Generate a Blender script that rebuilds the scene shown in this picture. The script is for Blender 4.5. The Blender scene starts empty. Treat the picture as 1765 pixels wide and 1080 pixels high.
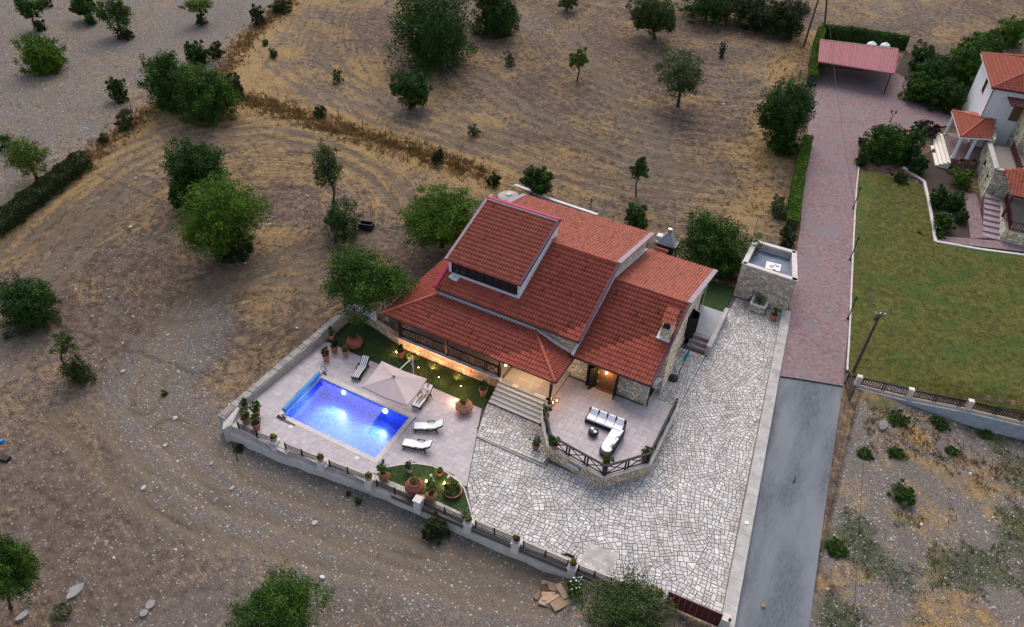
import bpy, math, random
import numpy as np
from mathutils import Matrix, Vector
rad = math.radians
scene = bpy.context.scene
COL = scene.collection
random.seed(7)
RNG = np.random.default_rng(7)

# ------------------------------------------------------------------ camera
CAM_H = 38.0
FPX = 1256.8                       # focal length in pixels of the 1765 px wide photograph
RX = np.array([0.87594715, 0.48082045, 0.03909333])
UP = np.array([-0.32579297, 0.5298586, 0.78301265])
FW = np.array([-0.35577455, 0.69861403, -0.62077605])
cam_d = bpy.data.cameras.new('camera')
cam = bpy.data.objects.new('camera', cam_d)
COL.objects.link(cam)
m = Matrix.Identity(4)
for i in range(3):
    m[i][0], m[i][1], m[i][2] = RX[i], UP[i], -FW[i]
m[2][3] = CAM_H
cam.matrix_world = m
cam_d.sensor_width = 36
cam_d.lens = FPX / 1765 * 36
cam_d.clip_start = 0.5
cam_d.clip_end = 1500
scene.camera = cam

# ------------------------------------------------------------------ dusk light
SUN_EL, SUN_AZ = 52.0, 25.0        # azimuth from +Y towards -X
world = bpy.data.worlds.new('World')
scene.world = world
world.use_nodes = True
wn = world.node_tree.nodes
wl = world.node_tree.links
sky = wn.new('ShaderNodeTexSky')
sky.sky_type = 'NISHITA'
sky.sun_disc = False
sky.sun_elevation = rad(SUN_EL)
sky.sun_rotation = rad(-SUN_AZ)
sky.air_density = 0.8
sky.dust_density = 3.0
sky.ozone_density = 1.0
bg = wn['Background']
bg.inputs[1].default_value = 0.13
hs = wn.new('ShaderNodeHueSaturation')
hs.inputs['Saturation'].default_value = 0.68
wl.new(sky.outputs[0], hs.inputs['Color'])
wl.new(hs.outputs[0], bg.inputs[0])
sd = bpy.data.lights.new('sun', 'SUN')
sd.energy = 0.65
sd.angle = rad(38)
sd.color = (1.0, 0.90, 0.84)
so = bpy.data.objects.new('sun', sd)
COL.objects.link(so)
sdir = Vector((-math.sin(rad(SUN_AZ)) * math.cos(rad(SUN_EL)), math.cos(rad(SUN_AZ)) * math.cos(rad(SUN_EL)), math.sin(rad(SUN_EL))))
so.rotation_euler = sdir.to_track_quat('Z', 'Y').to_euler()
so.location = (0, 60, 80)
scene.view_settings.view_transform = 'Standard'
scene.view_settings.look = 'None'
scene.view_settings.gamma = 1
scene.view_settings.use_curve_mapping = False
scene.view_settings.exposure = 0.95

# ------------------------------------------------------------------ world position helpers
def ray(px, py):
    return RX * (px - 882.5) / FPX - UP * (py - 540) / FPX + FW
def G(px, py, z=0.0):
    d = ray(px, py)
    return np.array([0, 0, CAM_H]) + d * ((z - CAM_H) / d[2])
def PX(px, py, x):
    d = ray(px, py)
    return np.array([0, 0, CAM_H]) + d * (x / d[0])
def proj(p):
    v = np.asarray(p, float) - [0, 0, CAM_H]
    c = np.array([RX @ v, UP @ v, FW @ v])
    return 882.5 + FPX * c[0] / c[2], 540 - FPX * c[1] / c[2], c[2]

def sstep(a, b, x):
    t = np.clip((np.asarray(x, float) - a) / (b - a), 0, 1)
    return t * t * (3 - 2 * t)
class VNoise:
    def __init__(s, seed):
        s.g = np.random.default_rng(seed).random((256, 256))
    def __call__(s, x, y):
        x = np.asarray(x, float); y = np.asarray(y, float)
        xi = np.floor(x).astype(int); yi = np.floor(y).astype(int)
        fx = x - xi; fy = y - yi
        fx = fx * fx * (3 - 2 * fx); fy = fy * fy * (3 - 2 * fy)
        g = s.g
        a = g[xi % 256, yi % 256]; b = g[(xi + 1) % 256, yi % 256]
        c = g[xi % 256, (yi + 1) % 256]; d = g[(xi + 1) % 256, (yi + 1) % 256]
        return (a * (1 - fx) + b * fx) * (1 - fy) + (c * (1 - fx) + d * fx) * fy
    def fbm(s, x, y, o=4):
        r = 0; a = 0.5; t = 0
        for i in range(o):
            r = r + a * s(x * 2 ** i + 17 * i, y * 2 ** i + 31 * i); t += a; a *= 0.5
        return r / t
VN = VNoise(3)
VN2 = VNoise(5)

WALL_PTS = np.array([G(389, 730)[:2], G(493, 775)[:2], G(640, 826)[:2], G(717, 858)[:2], G(817, 905)[:2],
                     G(887, 935)[:2], G(985, 975)[:2], G(1050, 1003)[:2], G(1145, 1036)[:2], G(1245, 1080)[:2]])
def wall_y(x):
    return np.interp(x, WALL_PTS[:, 0], WALL_PTS[:, 1])
def right_x(y):                     # centre line of the courtyard's low right wall
    return np.interp(y, [20, 25, 54.9, 58], [2.15, 1.55, -1.75, -2.1])

def terr(x, y):
    x = np.asarray(x, float); y = np.asarray(y, float)
    v = -0.454 * x + 0.891 * y
    h = 0.07 * (np.logaddexp(0, (v - 60) / 6.0) * 6.0)
    drop = 1.25 * sstep(36, 21, y) * sstep(-3.5, -9, x)
    rise = 0.45 * sstep(30, 42, y) * sstep(-24, -34, x)
    h = h - drop + rise
    right = sstep(6.5, 15, x) * sstep(51.5, 49, y + (4.5 - x) * 0.17)
    h = h - 1.3 * right
    h = h - 0.15 * sstep(54, 50, y) * sstep(-4, 0, x)
    amp = 0.10 * (1 - sstep(2.0, 3.0, x) * sstep(9.0, 7.0, x))
    h = h + amp * (VN.fbm(x * 0.35, y * 0.35, 3) - 0.5) * 2
    inside = (x > -33.0) & (y > wall_y(x) + 0.35) & (x < right_x(y) - 0.05) & (((y < 35.9)) | ((x > -29.6) & (y < 56.5)))
    pool = (x > -31) & (x < -21.4) & (y > 23.6) & (y < 29.4)
    return np.where(pool, -2.2, np.where(inside, -0.75, h))
def T(px, py):
    d = ray(px, py)
    t = 30.0
    p = None
    while t < 400:
        p = np.array([0, 0, CAM_H]) + d * t
        if p[2] <= terr(p[0], p[1]): break
        t += 0.25
    lo, hi = t - 0.25, t
    for _ in range(12):
        mid = (lo + hi) / 2
        p = np.array([0, 0, CAM_H]) + d * mid
        if p[2] <= terr(p[0], p[1]): hi = mid
        else: lo = mid
    return p
def height_at(base, py):            # height above base whose picture row is py
    lo, hi = 0.0, 15.0
    for _ in range(40):
        mid = (lo + hi) / 2
        if proj(base + [0, 0, mid])[1] > py: lo = mid
        else: hi = mid
    return lo

# ------------------------------------------------------------------ materials
def _n(nt, t, **kw):
    n = nt.nodes.new(t)
    for k, v in kw.items(): setattr(n, k, v)
    return n
def M(name, base, rough=0.85, var=0.18, scale=3.0, bump=0.15, bscale=40.0, spots=None, metallic=0.0, stretch=None, usecol=True, trans=0.0, spec=0.3):
    mt = bpy.data.materials.new(name)
    mt.use_nodes = True
    nt = mt.node_tree
    b = nt.nodes['Principled BSDF']
    geo = _n(nt, 'ShaderNodeNewGeometry')
    mp = _n(nt, 'ShaderNodeMapping')
    if stretch: mp.inputs['Scale'].default_value = stretch
    nt.links.new(geo.outputs['Position'], mp.inputs[0])
    nz = _n(nt, 'ShaderNodeTexNoise')
    nz.inputs['Scale'].default_value = scale
    nz.inputs['Detail'].default_value = 6
    nz.inputs['Roughness'].default_value = 0.65
    nt.links.new(mp.outputs[0], nz.inputs['Vector'])
    cr = _n(nt, 'ShaderNodeValToRGB')
    cr.color_ramp.elements[0].position = 0.3
    cr.color_ramp.elements[1].position = 0.7
    cr.color_ramp.elements[0].color = (*[c * (1 - var) for c in base], 1)
    cr.color_ramp.elements[1].color = (*[min(1, c * (1 + var)) for c in base], 1)
    nt.links.new(nz.outputs['Fac'], cr.inputs[0])
    last = cr.outputs[0]
    if spots:
        sc, th, colr = spots
        n2 = _n(nt, 'ShaderNodeTexNoise'); n2.inputs['Scale'].default_value = sc; n2.inputs['Detail'].default_value = 3
        nt.links.new(mp.outputs[0], n2.inputs['Vector'])
        r2 = _n(nt, 'ShaderNodeValToRGB')
        r2.color_ramp.elements[0].position = th; r2.color_ramp.elements[1].position = th + (0.09 if sc > 1 else 0.24)
        nt.links.new(n2.outputs['Fac'], r2.inputs[0])
        mx = _n(nt, 'ShaderNodeMix', data_type='RGBA')
        nt.links.new(r2.outputs[0], mx.inputs[0]); nt.links.new(last, mx.inputs[6]); mx.inputs[7].default_value = (*colr, 1)
        last = mx.outputs[2]
    if usecol:
        at = _n(nt, 'ShaderNodeAttribute', attribute_name='Col')
        mx = _n(nt, 'ShaderNodeMix', data_type='RGBA', blend_type='MULTIPLY')
        mx.inputs[0].default_value = 1
        nt.links.new(last, mx.inputs[6]); nt.links.new(at.outputs['Color'], mx.inputs[7])
        last = mx.outputs[2]
    nt.links.new(last, b.inputs['Base Color'])
    b.inputs['Roughness'].default_value = rough
    b.inputs['Metallic'].default_value = metallic
    b.inputs['Specular IOR Level'].default_value = spec
    if bump > 0:
        n3 = _n(nt, 'ShaderNodeTexNoise'); n3.inputs['Scale'].default_value = bscale; n3.inputs['Detail'].default_value = 4
        nt.links.new(mp.outputs[0], n3.inputs['Vector'])
        bp = _n(nt, 'ShaderNodeBump'); bp.inputs['Strength'].default_value = bump; bp.inputs['Distance'].default_value = 0.03
        nt.links.new(n3.outputs['Fac'], bp.inputs['Height']); nt.links.new(bp.outputs[0], b.inputs['Normal'])
    if trans > 0:
        tr = _n(nt, 'ShaderNodeBsdfTranslucent')
        nt.links.new(last, tr.inputs[0])
        ms = _n(nt, 'ShaderNodeMixShader'); ms.inputs[0].default_value = trans
        out = nt.nodes['Material Output']
        nt.links.new(b.outputs[0], ms.inputs[1]); nt.links.new(tr.outputs[0], ms.inputs[2]); nt.links.new(ms.outputs[0], out.inputs[0])
    return mt
def EMIT(name, col, strength):
    mt = bpy.data.materials.new(name); mt.use_nodes = True
    b = mt.node_tree.nodes['Principled BSDF']
    b.inputs['Base Color'].default_value = (*col, 1)
    b.inputs['Emission Color'].default_value = (*col, 1)
    b.inputs['Emission Strength'].default_value = strength
    return mt

MT = dict(
    paving=M('paving_stone', (0.55, 0.525, 0.495), 0.85, 0.20, 1.6, 0.25, 30, spots=(0.45, 0.50, (0.42, 0.395, 0.37))),
    mortar=M('mortar', (0.12, 0.11, 0.10), 0.95, 0.25, 3),
    deck_tile=M('deck_tile', (0.40, 0.355, 0.36), 0.6, 0.10, 2.5, 0.08, 50),
    coping=M('pool_coping', (0.52, 0.46, 0.42), 0.6, 0.08, 3, 0.06),
    stone=M('wall_stone', (0.54, 0.475, 0.38), 0.95, 0.28, 5, 0.4, 35),
    stone_warm=M('wall_stone_warm', (0.42, 0.34, 0.26), 0.95, 0.25, 5, 0.4, 35),
    stone_joint=M('stone_joint', (0.19, 0.17, 0.14), 0.95, 0.2, 5),
    quoin=M('cut_stone', (0.42, 0.38, 0.31), 0.9, 0.15, 4, 0.2),
    concrete=M('concrete', (0.39, 0.365, 0.34), 0.95, 0.25, 1.6, 0.3, 18, spots=(0.9, 0.58, (0.22, 0.205, 0.19))),
    concrete_light=M('pale_concrete', (0.56, 0.51, 0.465), 0.9, 0.15, 2.0, 0.2, 25),
    blue_concrete=M('bluish_concrete', (0.34, 0.36, 0.38), 0.95, 0.22, 1.4, 0.25, 20),
    white=M('white_render', (0.72, 0.72, 0.73), 0.8, 0.05, 1.5, 0.06),
    cream=M('cream_render', (0.62, 0.55, 0.40), 0.85, 0.08, 2, 0.08),
    tile=M('clay_roof_tile', (0.305, 0.070, 0.043), 0.8, 0.16, 1.2, 0.15, 40, spots=(1.3, 0.62, (0.25, 0.064, 0.044))),
    tile_old=M('weathered_roof_tile', (0.315, 0.088, 0.052), 0.85, 0.2, 2.4, 0.2, 40, spots=(4.5, 0.55, (0.075, 0.05, 0.04))),
    tile_new=M('bright_roof_tile', (0.36, 0.092, 0.055), 0.75, 0.14, 2.2, 0.12, 40),
    crimson=M('crimson_flashing', (0.33, 0.012, 0.050), 0.6, 0.1, 4, 0.05),
    lilac=M('lilac_verge', (0.30, 0.22, 0.24), 0.8, 0.2, 4, 0.1),
    plum=M('plum_fascia', (0.10, 0.035, 0.06), 0.6, 0.15, 4, 0.05),
    flash=M('white_flashing', (0.60, 0.59, 0.60), 0.75, 0.12, 3, 0.1),
    wood=M('dark_wood', (0.012, 0.008, 0.007), 0.6, 0.3, 6, 0.1),
    wood_brown=M('brown_wood', (0.16, 0.075, 0.035), 0.6, 0.25, 6, 0.1),
    fence_wood=M('fence_wood', (0.032, 0.019, 0.018), 0.65, 0.25, 6, 0.1),
    black=M('black_metal', (0.018, 0.018, 0.02), 0.5, 0.2, 5, 0.0),
    steel=M('pale_steel', (0.45, 0.46, 0.47), 0.4, 0.1, 5, 0.0, metallic=0.6),
    glass=M('dark_glass', (0.015, 0.02, 0.025), 0.08, 0.1, 2, 0.0, spec=0.6),
    terracotta=M('terracotta', (0.36, 0.155, 0.085), 0.85, 0.2, 6, 0.15),
    terracotta_red=M('red_terracotta', (0.26, 0.085, 0.06), 0.85, 0.2, 5, 0.15),
    pot_stone=M('stone_pot', (0.38, 0.33, 0.27), 0.9, 0.2, 6, 0.2),
    soil=M('potting_soil', (0.05, 0.035, 0.025), 0.95, 0.3, 9, 0.3),
    cushion=M('white_cushion', (0.84, 0.82, 0.82), 0.9, 0.05, 4, 0.08, 60),
    rattan=M('dark_rattan', (0.028, 0.022, 0.024), 0.6, 0.3, 20, 0.4, 90),
    navy=M('navy_cushion', (0.02, 0.024, 0.045), 0.9, 0.1, 6, 0.05),
    canvas=M('beige_canvas', (0.58, 0.465, 0.43), 0.9, 0.06, 2, 0.05, trans=0.25),
    asphalt=M('asphalt', (0.105, 0.116, 0.128), 0.9, 0.30, 9, 0.7, 25, spots=(0.62, 0.40, (0.170, 0.182, 0.196)), stretch=(1, 0.22, 1)),
    block=M('red_block_paving', (0.215, 0.142, 0.142), 0.9, 0.42, 3.2, 0.5, 45, spots=(0.45, 0.50, (0.185, 0.158, 0.165))),
    lawn=M('dry_lawn', (0.080, 0.080, 0.014), 0.95, 0.55, 2.0, 0.7, 14, spots=(0.30, 0.50, (0.034, 0.078, 0.008))),
    turf=M('green_turf', (0.035, 0.062, 0.016), 0.95, 0.3, 1.2, 0.5, 40),
    blade=M('grass_blade', (0.056, 0.098, 0.018), 0.9, 0.35, 1.2, 0.0),
    straw=M('dry_grass', (0.36, 0.235, 0.095), 0.9, 0.3, 0.8, 0.0),
    rock=M('limestone_rock', (0.46, 0.43, 0.40), 0.95, 0.25, 3, 0.3, 20),
    bark=M('bark', (0.055, 0.042, 0.034), 0.95, 0.3, 8, 0.4, 25),
    leaf=M('leaf', (0.95, 1.0, 0.85), 0.75, 0.25, 0.9, 0.0, trans=0.14, spec=0.25),
    pole=M('pole_wood', (0.085, 0.060, 0.050), 0.9, 0.3, 5, 0.2),
    green_metal=M('dark_green_metal', (0.012, 0.03, 0.028), 0.5, 0.2, 5, 0.0),
    cover=M('blue_pool_cover', (0.012, 0.19, 0.52), 0.45, 0.12, 3, 0.1),
    gate=M('maroon_gate', (0.085, 0.018, 0.020), 0.5, 0.15, 3, 0.05),
    carport=M('pink_roof_sheet', (0.33, 0.115, 0.125), 0.7, 0.12, 2, 0.1),
    skin=M('skin', (0.50, 0.26, 0.17), 0.6, 0.05, 9, 0.0),
    shirt=M('white_shirt', (0.62, 0.58, 0.60), 0.9, 0.06, 8, 0.1),
    trousers=M('khaki_trousers', (0.36, 0.29, 0.20), 0.9, 0.1, 8, 0.1),
    hair=M('grey_hair', (0.20, 0.12, 0.08), 0.8, 0.2, 20, 0.2),
    card=M('cardboard', (0.21, 0.145, 0.095), 0.9, 0.2, 3, 0.1),
    teal=M('teal_fabric', (0.01, 0.20, 0.27), 0.6, 0.1, 5, 0.0),
    floor_side=M('grey_slab', (0.34, 0.34, 0.36), 0.8, 0.10, 2, 0.1),
    step_stone=M('step_stone', (0.70, 0.65, 0.56), 0.75, 0.12, 3, 0.1),
    gutter=M('dark_gutter', (0.03, 0.022, 0.022), 0.5, 0.1, 3, 0.0),
    blue_roof=M('grey_blue_roof', (0.16, 0.20, 0.25), 0.8, 0.3, 1.2, 0.1, spots=(1.5, 0.6, (0.24, 0.28, 0.33))),
    hull=M('white_paint', (0.78, 0.78, 0.78), 0.6, 0.05, 3, 0.0),
)
MT['lamp_warm'] = EMIT('warm_lamp_glass', (1.0, 0.62, 0.25), 7)
MT['lamp_yellow'] = EMIT('yellow_lamp_glass', (1.0, 0.72, 0.18), 16)
MT['lamp_pool'] = EMIT('pool_lamp_glass', (0.75, 0.85, 1.0), 25)
MT['globe'] = M('globe_glass', (0.7, 0.68, 0.6), 0.3, 0.02, 3, 0.0)

# ------------------------------------------------------------------ mesh builder
class MB:
    def __init__(s):
        s.v = []; s.f = []; s.c = []; s.n = 0
    def add(s, verts, faces, col=(1, 1, 1)):
        o = s.n
        verts = [tuple(map(float, q)) for q in verts]
        s.v += verts; s.n += len(verts)
        s.c += [col] * len(verts)
        s.f += [tuple(i + o for i in f) for f in faces]
        return s
    def box(s, c, size, rz=0.0, col=(1, 1, 1), taper=1.0, M4=None):
        x, y, z = size[0] / 2, size[1] / 2, size[2] / 2
        vs = [(-x, -y, -z), (x, -y, -z), (x, y, -z), (-x, y, -z)] + [(a * taper, b * taper, z) for a, b in ((-x, -y), (x, -y), (x, y), (-x, y))]
        ca, sa = math.cos(rz), math.sin(rz)
        out = []
        for a, b, d in vs:
            if M4 is not None:
                q = M4 @ Vector((a, b, d)); out.append((q.x + c[0], q.y + c[1], q.z + c[2]))
            else:
                out.append((c[0] + a * ca - b * sa, c[1] + a * sa + b * ca, c[2] + d))
        return s.add(out, [(0, 3, 2, 1), (4, 5, 6, 7), (0, 1, 5, 4), (1, 2, 6, 5), (2, 3, 7, 6), (3, 0, 4, 7)], col)
    def prism(s, poly, z0, z1, col=(1, 1, 1)):
        n = len(poly)
        a = sum(poly[i][0] * poly[(i + 1) % n][1] - poly[(i + 1) % n][0] * poly[i][1] for i in range(n))
        if a < 0:
            poly = poly[::-1]
            z0 = list(z0)[::-1] if hasattr(z0, '__len__') else z0
            z1 = list(z1)[::-1] if hasattr(z1, '__len__') else z1
        zf = (lambda k, z: z[k] if hasattr(z, '__len__') else z)
        vs = [(p[0], p[1], zf(i, z0)) for i, p in enumerate(poly)] + [(p[0], p[1], zf(i, z1)) for i, p in enumerate(poly)]
        fs = [tuple(range(n - 1, -1, -1)), tuple(range(n, 2 * n))] + [(i, (i + 1) % n, n + (i + 1) % n, n + i) for i in range(n)]
        return s.add(vs, fs, col)
    def beam(s, a, b, w, h, col=(1, 1, 1), up=(0, 0, 1)):
        a = Vector(a); b = Vector(b); d = (b - a).normalized(); u = Vector(up)
        if abs(d.dot(u)) > 0.98: u = Vector((0, 1, 0))
        r = d.cross(u).normalized(); u = r.cross(d)
        vs = [p + r * sx * w / 2 + u * sz * h / 2 for p in (a, b) for sx, sz in ((-1, -1), (1, -1), (1, 1), (-1, 1))]
        return s.add(vs, [(0, 3, 2, 1), (4, 5, 6, 7), (0, 1, 5, 4), (1, 2, 6, 5), (2, 3, 7, 6), (3, 0, 4, 7)][::1] if False else [(0, 1, 2, 3), (7, 6, 5, 4), (4, 5, 1, 0), (5, 6, 2, 1), (6, 7, 3, 2), (7, 4, 0, 3)], col)
    def tube(s, pts, r, n=6, col=(1, 1, 1), cap=True):
        pts = [Vector(p) for p in pts]
        rs = r if hasattr(r, '__len__') else [r] * len(pts)
        vs = []; fs = []
        for i, p in enumerate(pts):
            d = (pts[min(i + 1, len(pts) - 1)] - pts[max(i - 1, 0)]).normalized()
            u = Vector((0, 0, 1)) if abs(d.z) < 0.9 else Vector((1, 0, 0))
            a = d.cross(u).normalized(); b = d.cross(a)
            for k in range(n):
                t = 2 * math.pi * k / n
                vs.append(p + (a * math.cos(t) + b * math.sin(t)) * rs[i])
        for i in range(len(pts) - 1):
            for k in range(n):
                fs.append((i * n + k, i * n + (k + 1) % n, (i + 1) * n + (k + 1) % n, (i + 1) * n + k))
        if cap:
            fs.append(tuple(range(n))[::-1]); fs.append(tuple(range((len(pts) - 1) * n, len(pts) * n)))
        return s.add(vs, fs, col)
    def lathe(s, c, prof, n=14, col=(1, 1, 1)):
        vs = []; fs = []
        for r, z in prof:
            for k in range(n):
                t = 2 * math.pi * k / n
                vs.append((c[0] + r * math.cos(t), c[1] + r * math.sin(t), c[2] + z))
        for i in range(len(prof) - 1):
            for k in range(n):
                fs.append((i * n + k, i * n + (k + 1) % n, (i + 1) * n + (k + 1) % n, (i + 1) * n + k))
        fs.append(tuple(range(n))[::-1]); fs.append(tuple(range((len(prof) - 1) * n, len(prof) * n)))
        return s.add(vs, fs, col)
    def mesh(s, name, mat, smooth=False):
        me = bpy.data.meshes.new(name)
        me.from_pydata(s.v, [], s.f)
        ca = me.color_attributes.new('Col', 'FLOAT_COLOR', 'POINT')
        arr = np.ones((len(s.v), 4), np.float32)
        if s.v: arr[:, :3] = np.array(s.c, np.float32)
        ca.data.foreach_set('color', arr.ravel())
        me.materials.append(mat)
        if smooth: me.polygons.foreach_set('use_smooth', [True] * len(me.polygons))
        me.update()
        return me
    def build(s, name, mat, parent=None, label=None, kind=None, smooth=False):
        return link(name, s.mesh(name, mat, smooth), parent, label, kind)
def arr_mesh(name, V, F, C, mat, smooth=False):       # numpy arrays, all faces with the same corner count
    me = bpy.data.meshes.new(name)
    V = np.asarray(V, np.float32); F = np.asarray(F, np.int32); k = F.shape[1]
    me.vertices.add(len(V)); me.vertices.foreach_set('co', V.ravel())
    me.loops.add(F.size); me.loops.foreach_set('vertex_index', F.ravel())
    me.polygons.add(len(F)); me.polygons.foreach_set('loop_start', np.arange(0, F.size, k, dtype=np.int32))
    try: me.polygons.foreach_set('loop_total', np.full(len(F), k, dtype=np.int32))
    except Exception: pass
    ca = me.color_attributes.new('Col', 'FLOAT_COLOR', 'POINT')
    A = np.ones((len(V), 4), np.float32)
    if C is not None: A[:, :3] = C
    ca.data.foreach_set('color', A.ravel())
    if smooth: me.polygons.foreach_set('use_smooth', [True] * len(F))
    me.materials.append(mat)
    me.update(calc_edges=True)
    return me
KIDS = {}
ROOTM = {}
def link(name, me, parent=None, label=None, kind=None):
    o = bpy.data.objects.new(name, me)
    COL.objects.link(o)
    if parent is not None:
        o.parent = parent
        if parent.name in ROOTM: o.matrix_parent_inverse = ROOTM[parent.name].inverted()
        KIDS.setdefault(parent.name, []).append(o)
    if label: o['label'] = label
    if kind: o['kind'] = kind
    return o
def thing(name, label, cat, loc=(0, 0, 0), group=None, rz=0.0):
    o = bpy.data.objects.new(name, None)
    o.empty_display_size = 0.2
    COL.objects.link(o)
    o.location = [float(q) for q in loc]; o.rotation_euler = (0, 0, rz)
    ROOTM[o.name] = Matrix.Translation(Vector([float(q) for q in loc])) @ Matrix.Rotation(rz, 4, 'Z')
    o['label'] = label; o['category'] = cat
    if group: o['group'] = group
    return o
def tag(o, label, cat, group=None):
    o['label'] = label; o['category'] = cat
    if group: o['group'] = group
    return o
def copy_tree(src, parent=None):
    c = src.copy()
    COL.objects.link(c)
    if parent is not None:
        c.parent = parent
        KIDS.setdefault(parent.name, []).append(c)
    for k in KIDS.get(src.name, []): copy_tree(k, c)
    return c
def dup(proto, loc, rz, label, group=None, scale=1.0, first=False):
    o = proto if first else copy_tree(proto)
    o.location = [float(q) for q in loc]; o.rotation_euler = (0, 0, rz); o.scale = (scale,) * 3
    o['label'] = label
    if group: o['group'] = group
    return o
def lamp(name, loc, power, col, r=0.05, parent=None, spot=None, dirv=None):
    ld = bpy.data.lights.new(name, 'SPOT' if spot else 'POINT')
    ld.energy = power; ld.color = col; ld.shadow_soft_size = r
    o = bpy.data.objects.new(name, ld)
    COL.objects.link(o)
    o.location = [float(q) for q in loc]
    if spot:
        ld.spot_size = rad(spot); ld.spot_blend = 0.7
        o.rotation_euler = (-Vector(dirv)).to_track_quat('Z', 'Y').to_euler()
    if parent is not None:
        o.parent = parent
        if parent.name in ROOTM: o.matrix_parent_inverse = ROOTM[parent.name].inverted()
    return o
def struct(o):
    o['kind'] = 'structure'
    return o

# ------------------------------------------------------------------ flat pieces (paving, tiles): the nearest ones are objects, the rest one mesh
def clip_convex(poly, clip):
    out = list(poly)
    n = len(clip)
    a = sum(clip[i][0] * clip[(i + 1) % n][1] - clip[(i + 1) % n][0] * clip[i][1] for i in range(n))
    if a < 0: clip = clip[::-1]
    for i in range(n):
        p, q = clip[i], clip[(i + 1) % n]
        nx, ny = -(q[1] - p[1]), q[0] - p[0]
        inp = out; out = []
        for k in range(len(inp)):
            s0, e0 = inp[k - 1], inp[k]
            ds = (s0[0] - p[0]) * nx + (s0[1] - p[1]) * ny
            de = (e0[0] - p[0]) * nx + (e0[1] - p[1]) * ny
            if (ds >= 0) != (de >= 0):
                t = ds / (ds - de)
                out.append((s0[0] + (e0[0] - s0[0]) * t, s0[1] + (e0[1] - s0[1]) * t))
            if de >= 0: out.append(e0)
        if len(out) < 3: return []
    return out
def area(poly):
    return 0.5 * abs(sum(poly[i - 1][0] * poly[i][1] - poly[i][0] * poly[i - 1][1] for i in range(len(poly))))
def inset(poly, d):
    n = len(poly)
    a = sum(poly[i - 1][0] * poly[i][1] - poly[i][0] * poly[i - 1][1] for i in range(n))
    if a < 0: poly = poly[::-1]
    out = list(poly)
    for i in range(n):
        p, q = poly[i], poly[(i + 1) % n]
        L = math.hypot(q[0] - p[0], q[1] - p[1])
        if L < 1e-6: continue
        nx, ny = -(q[1] - p[1]) / L, (q[0] - p[0]) / L
        a0 = (p[0] + nx * d, p[1] + ny * d)
        inp = out; out = []
        for k in range(len(inp)):
            s0, e0 = inp[k - 1], inp[k]
            ds = (s0[0] - a0[0]) * nx + (s0[1] - a0[1]) * ny
            de = (e0[0] - a0[0]) * nx + (e0[1] - a0[1]) * ny
            if (ds >= 0) != (de >= 0):
                t = ds / (ds - de)
                out.append((s0[0] + (e0[0] - s0[0]) * t, s0[1] + (e0[1] - s0[1]) * t))
            if de >= 0: out.append(e0)
        if len(out) < 3: return []
    # drop near-duplicate corners
    res = [out[0]]
    for p in out[1:]:
        if math.hypot(p[0] - res[-1][0], p[1] - res[-1][1]) > 0.008: res.append(p)
    if len(res) > 2 and math.hypot(res[0][0] - res[-1][0], res[0][1] - res[-1][1]) < 0.008: res.pop()
    return res if len(res) > 2 else []
def inside_poly(x, y, poly):
    r = False
    for i in range(len(poly)):
        x1, y1 = poly[i - 1][:2]; x2, y2 = poly[i][:2]
        if (y1 > y) != (y2 > y) and x < (x2 - x1) * (y - y1) / (y2 - y1) + x1: r = not r
    return r
def pieces(name, plural, items, mat, parent, n=300):
    """items: (polygon, z_bottom, z_top, colour, tilt)"""
    def key(it):
        cx = sum(p[0] for p in it[0]) / len(it[0]); cy = sum(p[1] for p in it[0]) / len(it[0])
        u, w, d = proj((cx, cy, it[2]))
        vis = -10 < u < 1775 and -10 < w < 1090
        return -(area(it[0]) / d ** 2) if vis else 1.0
    items = sorted(items, key=key)
    def put(mb, it):
        poly, z0, z1, c, tl = it
        cx = sum(p[0] for p in poly) / len(poly); cy = sum(p[1] for p in poly) / len(poly)
        a = sum(poly[i - 1][0] * poly[i][1] - poly[i][0] * poly[i - 1][1] for i in range(len(poly)))
        if a < 0: poly = poly[::-1]
        zt = [z1 + (p[0] - cx) * tl[0] + (p[1] - cy) * tl[1] for p in poly]
        nn = len(poly)
        mb.add([(p[0], p[1], z0) for p in poly] + [(p[0], p[1], zt[i]) for i, p in enumerate(poly)],
               [tuple(range(nn, 2 * nn))] + [(i, (i + 1) % nn, nn + (i + 1) % nn, nn + i) for i in range(nn)], c)
    for it in items[:n]:
        mb = MB(); put(mb, it); mb.build(name, mat, parent)
    if len(items) > n:
        mb = MB()
        for it in items[n:]: put(mb, it)
        mb.build(plural, mat, parent, kind='stuff')
def crazy(poly, target, rng, depth=0):
    A = area(poly)
    if A < target * (0.75 + 0.9 * rng.random()): return [poly]
    cx = sum(p[0] for p in poly) / len(poly); cy = sum(p[1] for p in poly) / len(poly)
    # longest direction by covariance
    le = max(range(len(poly)), key=lambda i: math.hypot(poly[i][0] - poly[i - 1][0], poly[i][1] - poly[i - 1][1]))
    P = np.array(poly) - [cx, cy]
    C = P.T @ P
    w, v = np.linalg.eigh(C)
    d = v[:, 1]
    if rng.random() < 0.8: d = np.array(poly[le]) - np.array(poly[le - 1])
    ang = math.atan2(d[1], d[0]) + rng.uniform(-0.15, 0.15)
    nx, ny = math.cos(ang), math.sin(ang)
    L = math.sqrt(w[1] / len(poly))
    off = rng.uniform(-0.35, 0.35) * L
    px, py = cx + nx * off, cy + ny * off
    tx, ty = -ny, nx
    B = 100
    res = []
    for sg in (1, -1):
        c = [(px - tx * B, py - ty * B), (px + tx * B, py + ty * B), (px + tx * B + nx * B * sg, py + ty * B + ny * B * sg), (px - tx * B + nx * B * sg, py - ty * B + ny * B * sg)]
        q = clip_convex(poly, c)
        if len(q) >= 3 and area(q) > 0.004: res += crazy(q, target, rng, depth + 1)
    return res
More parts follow.
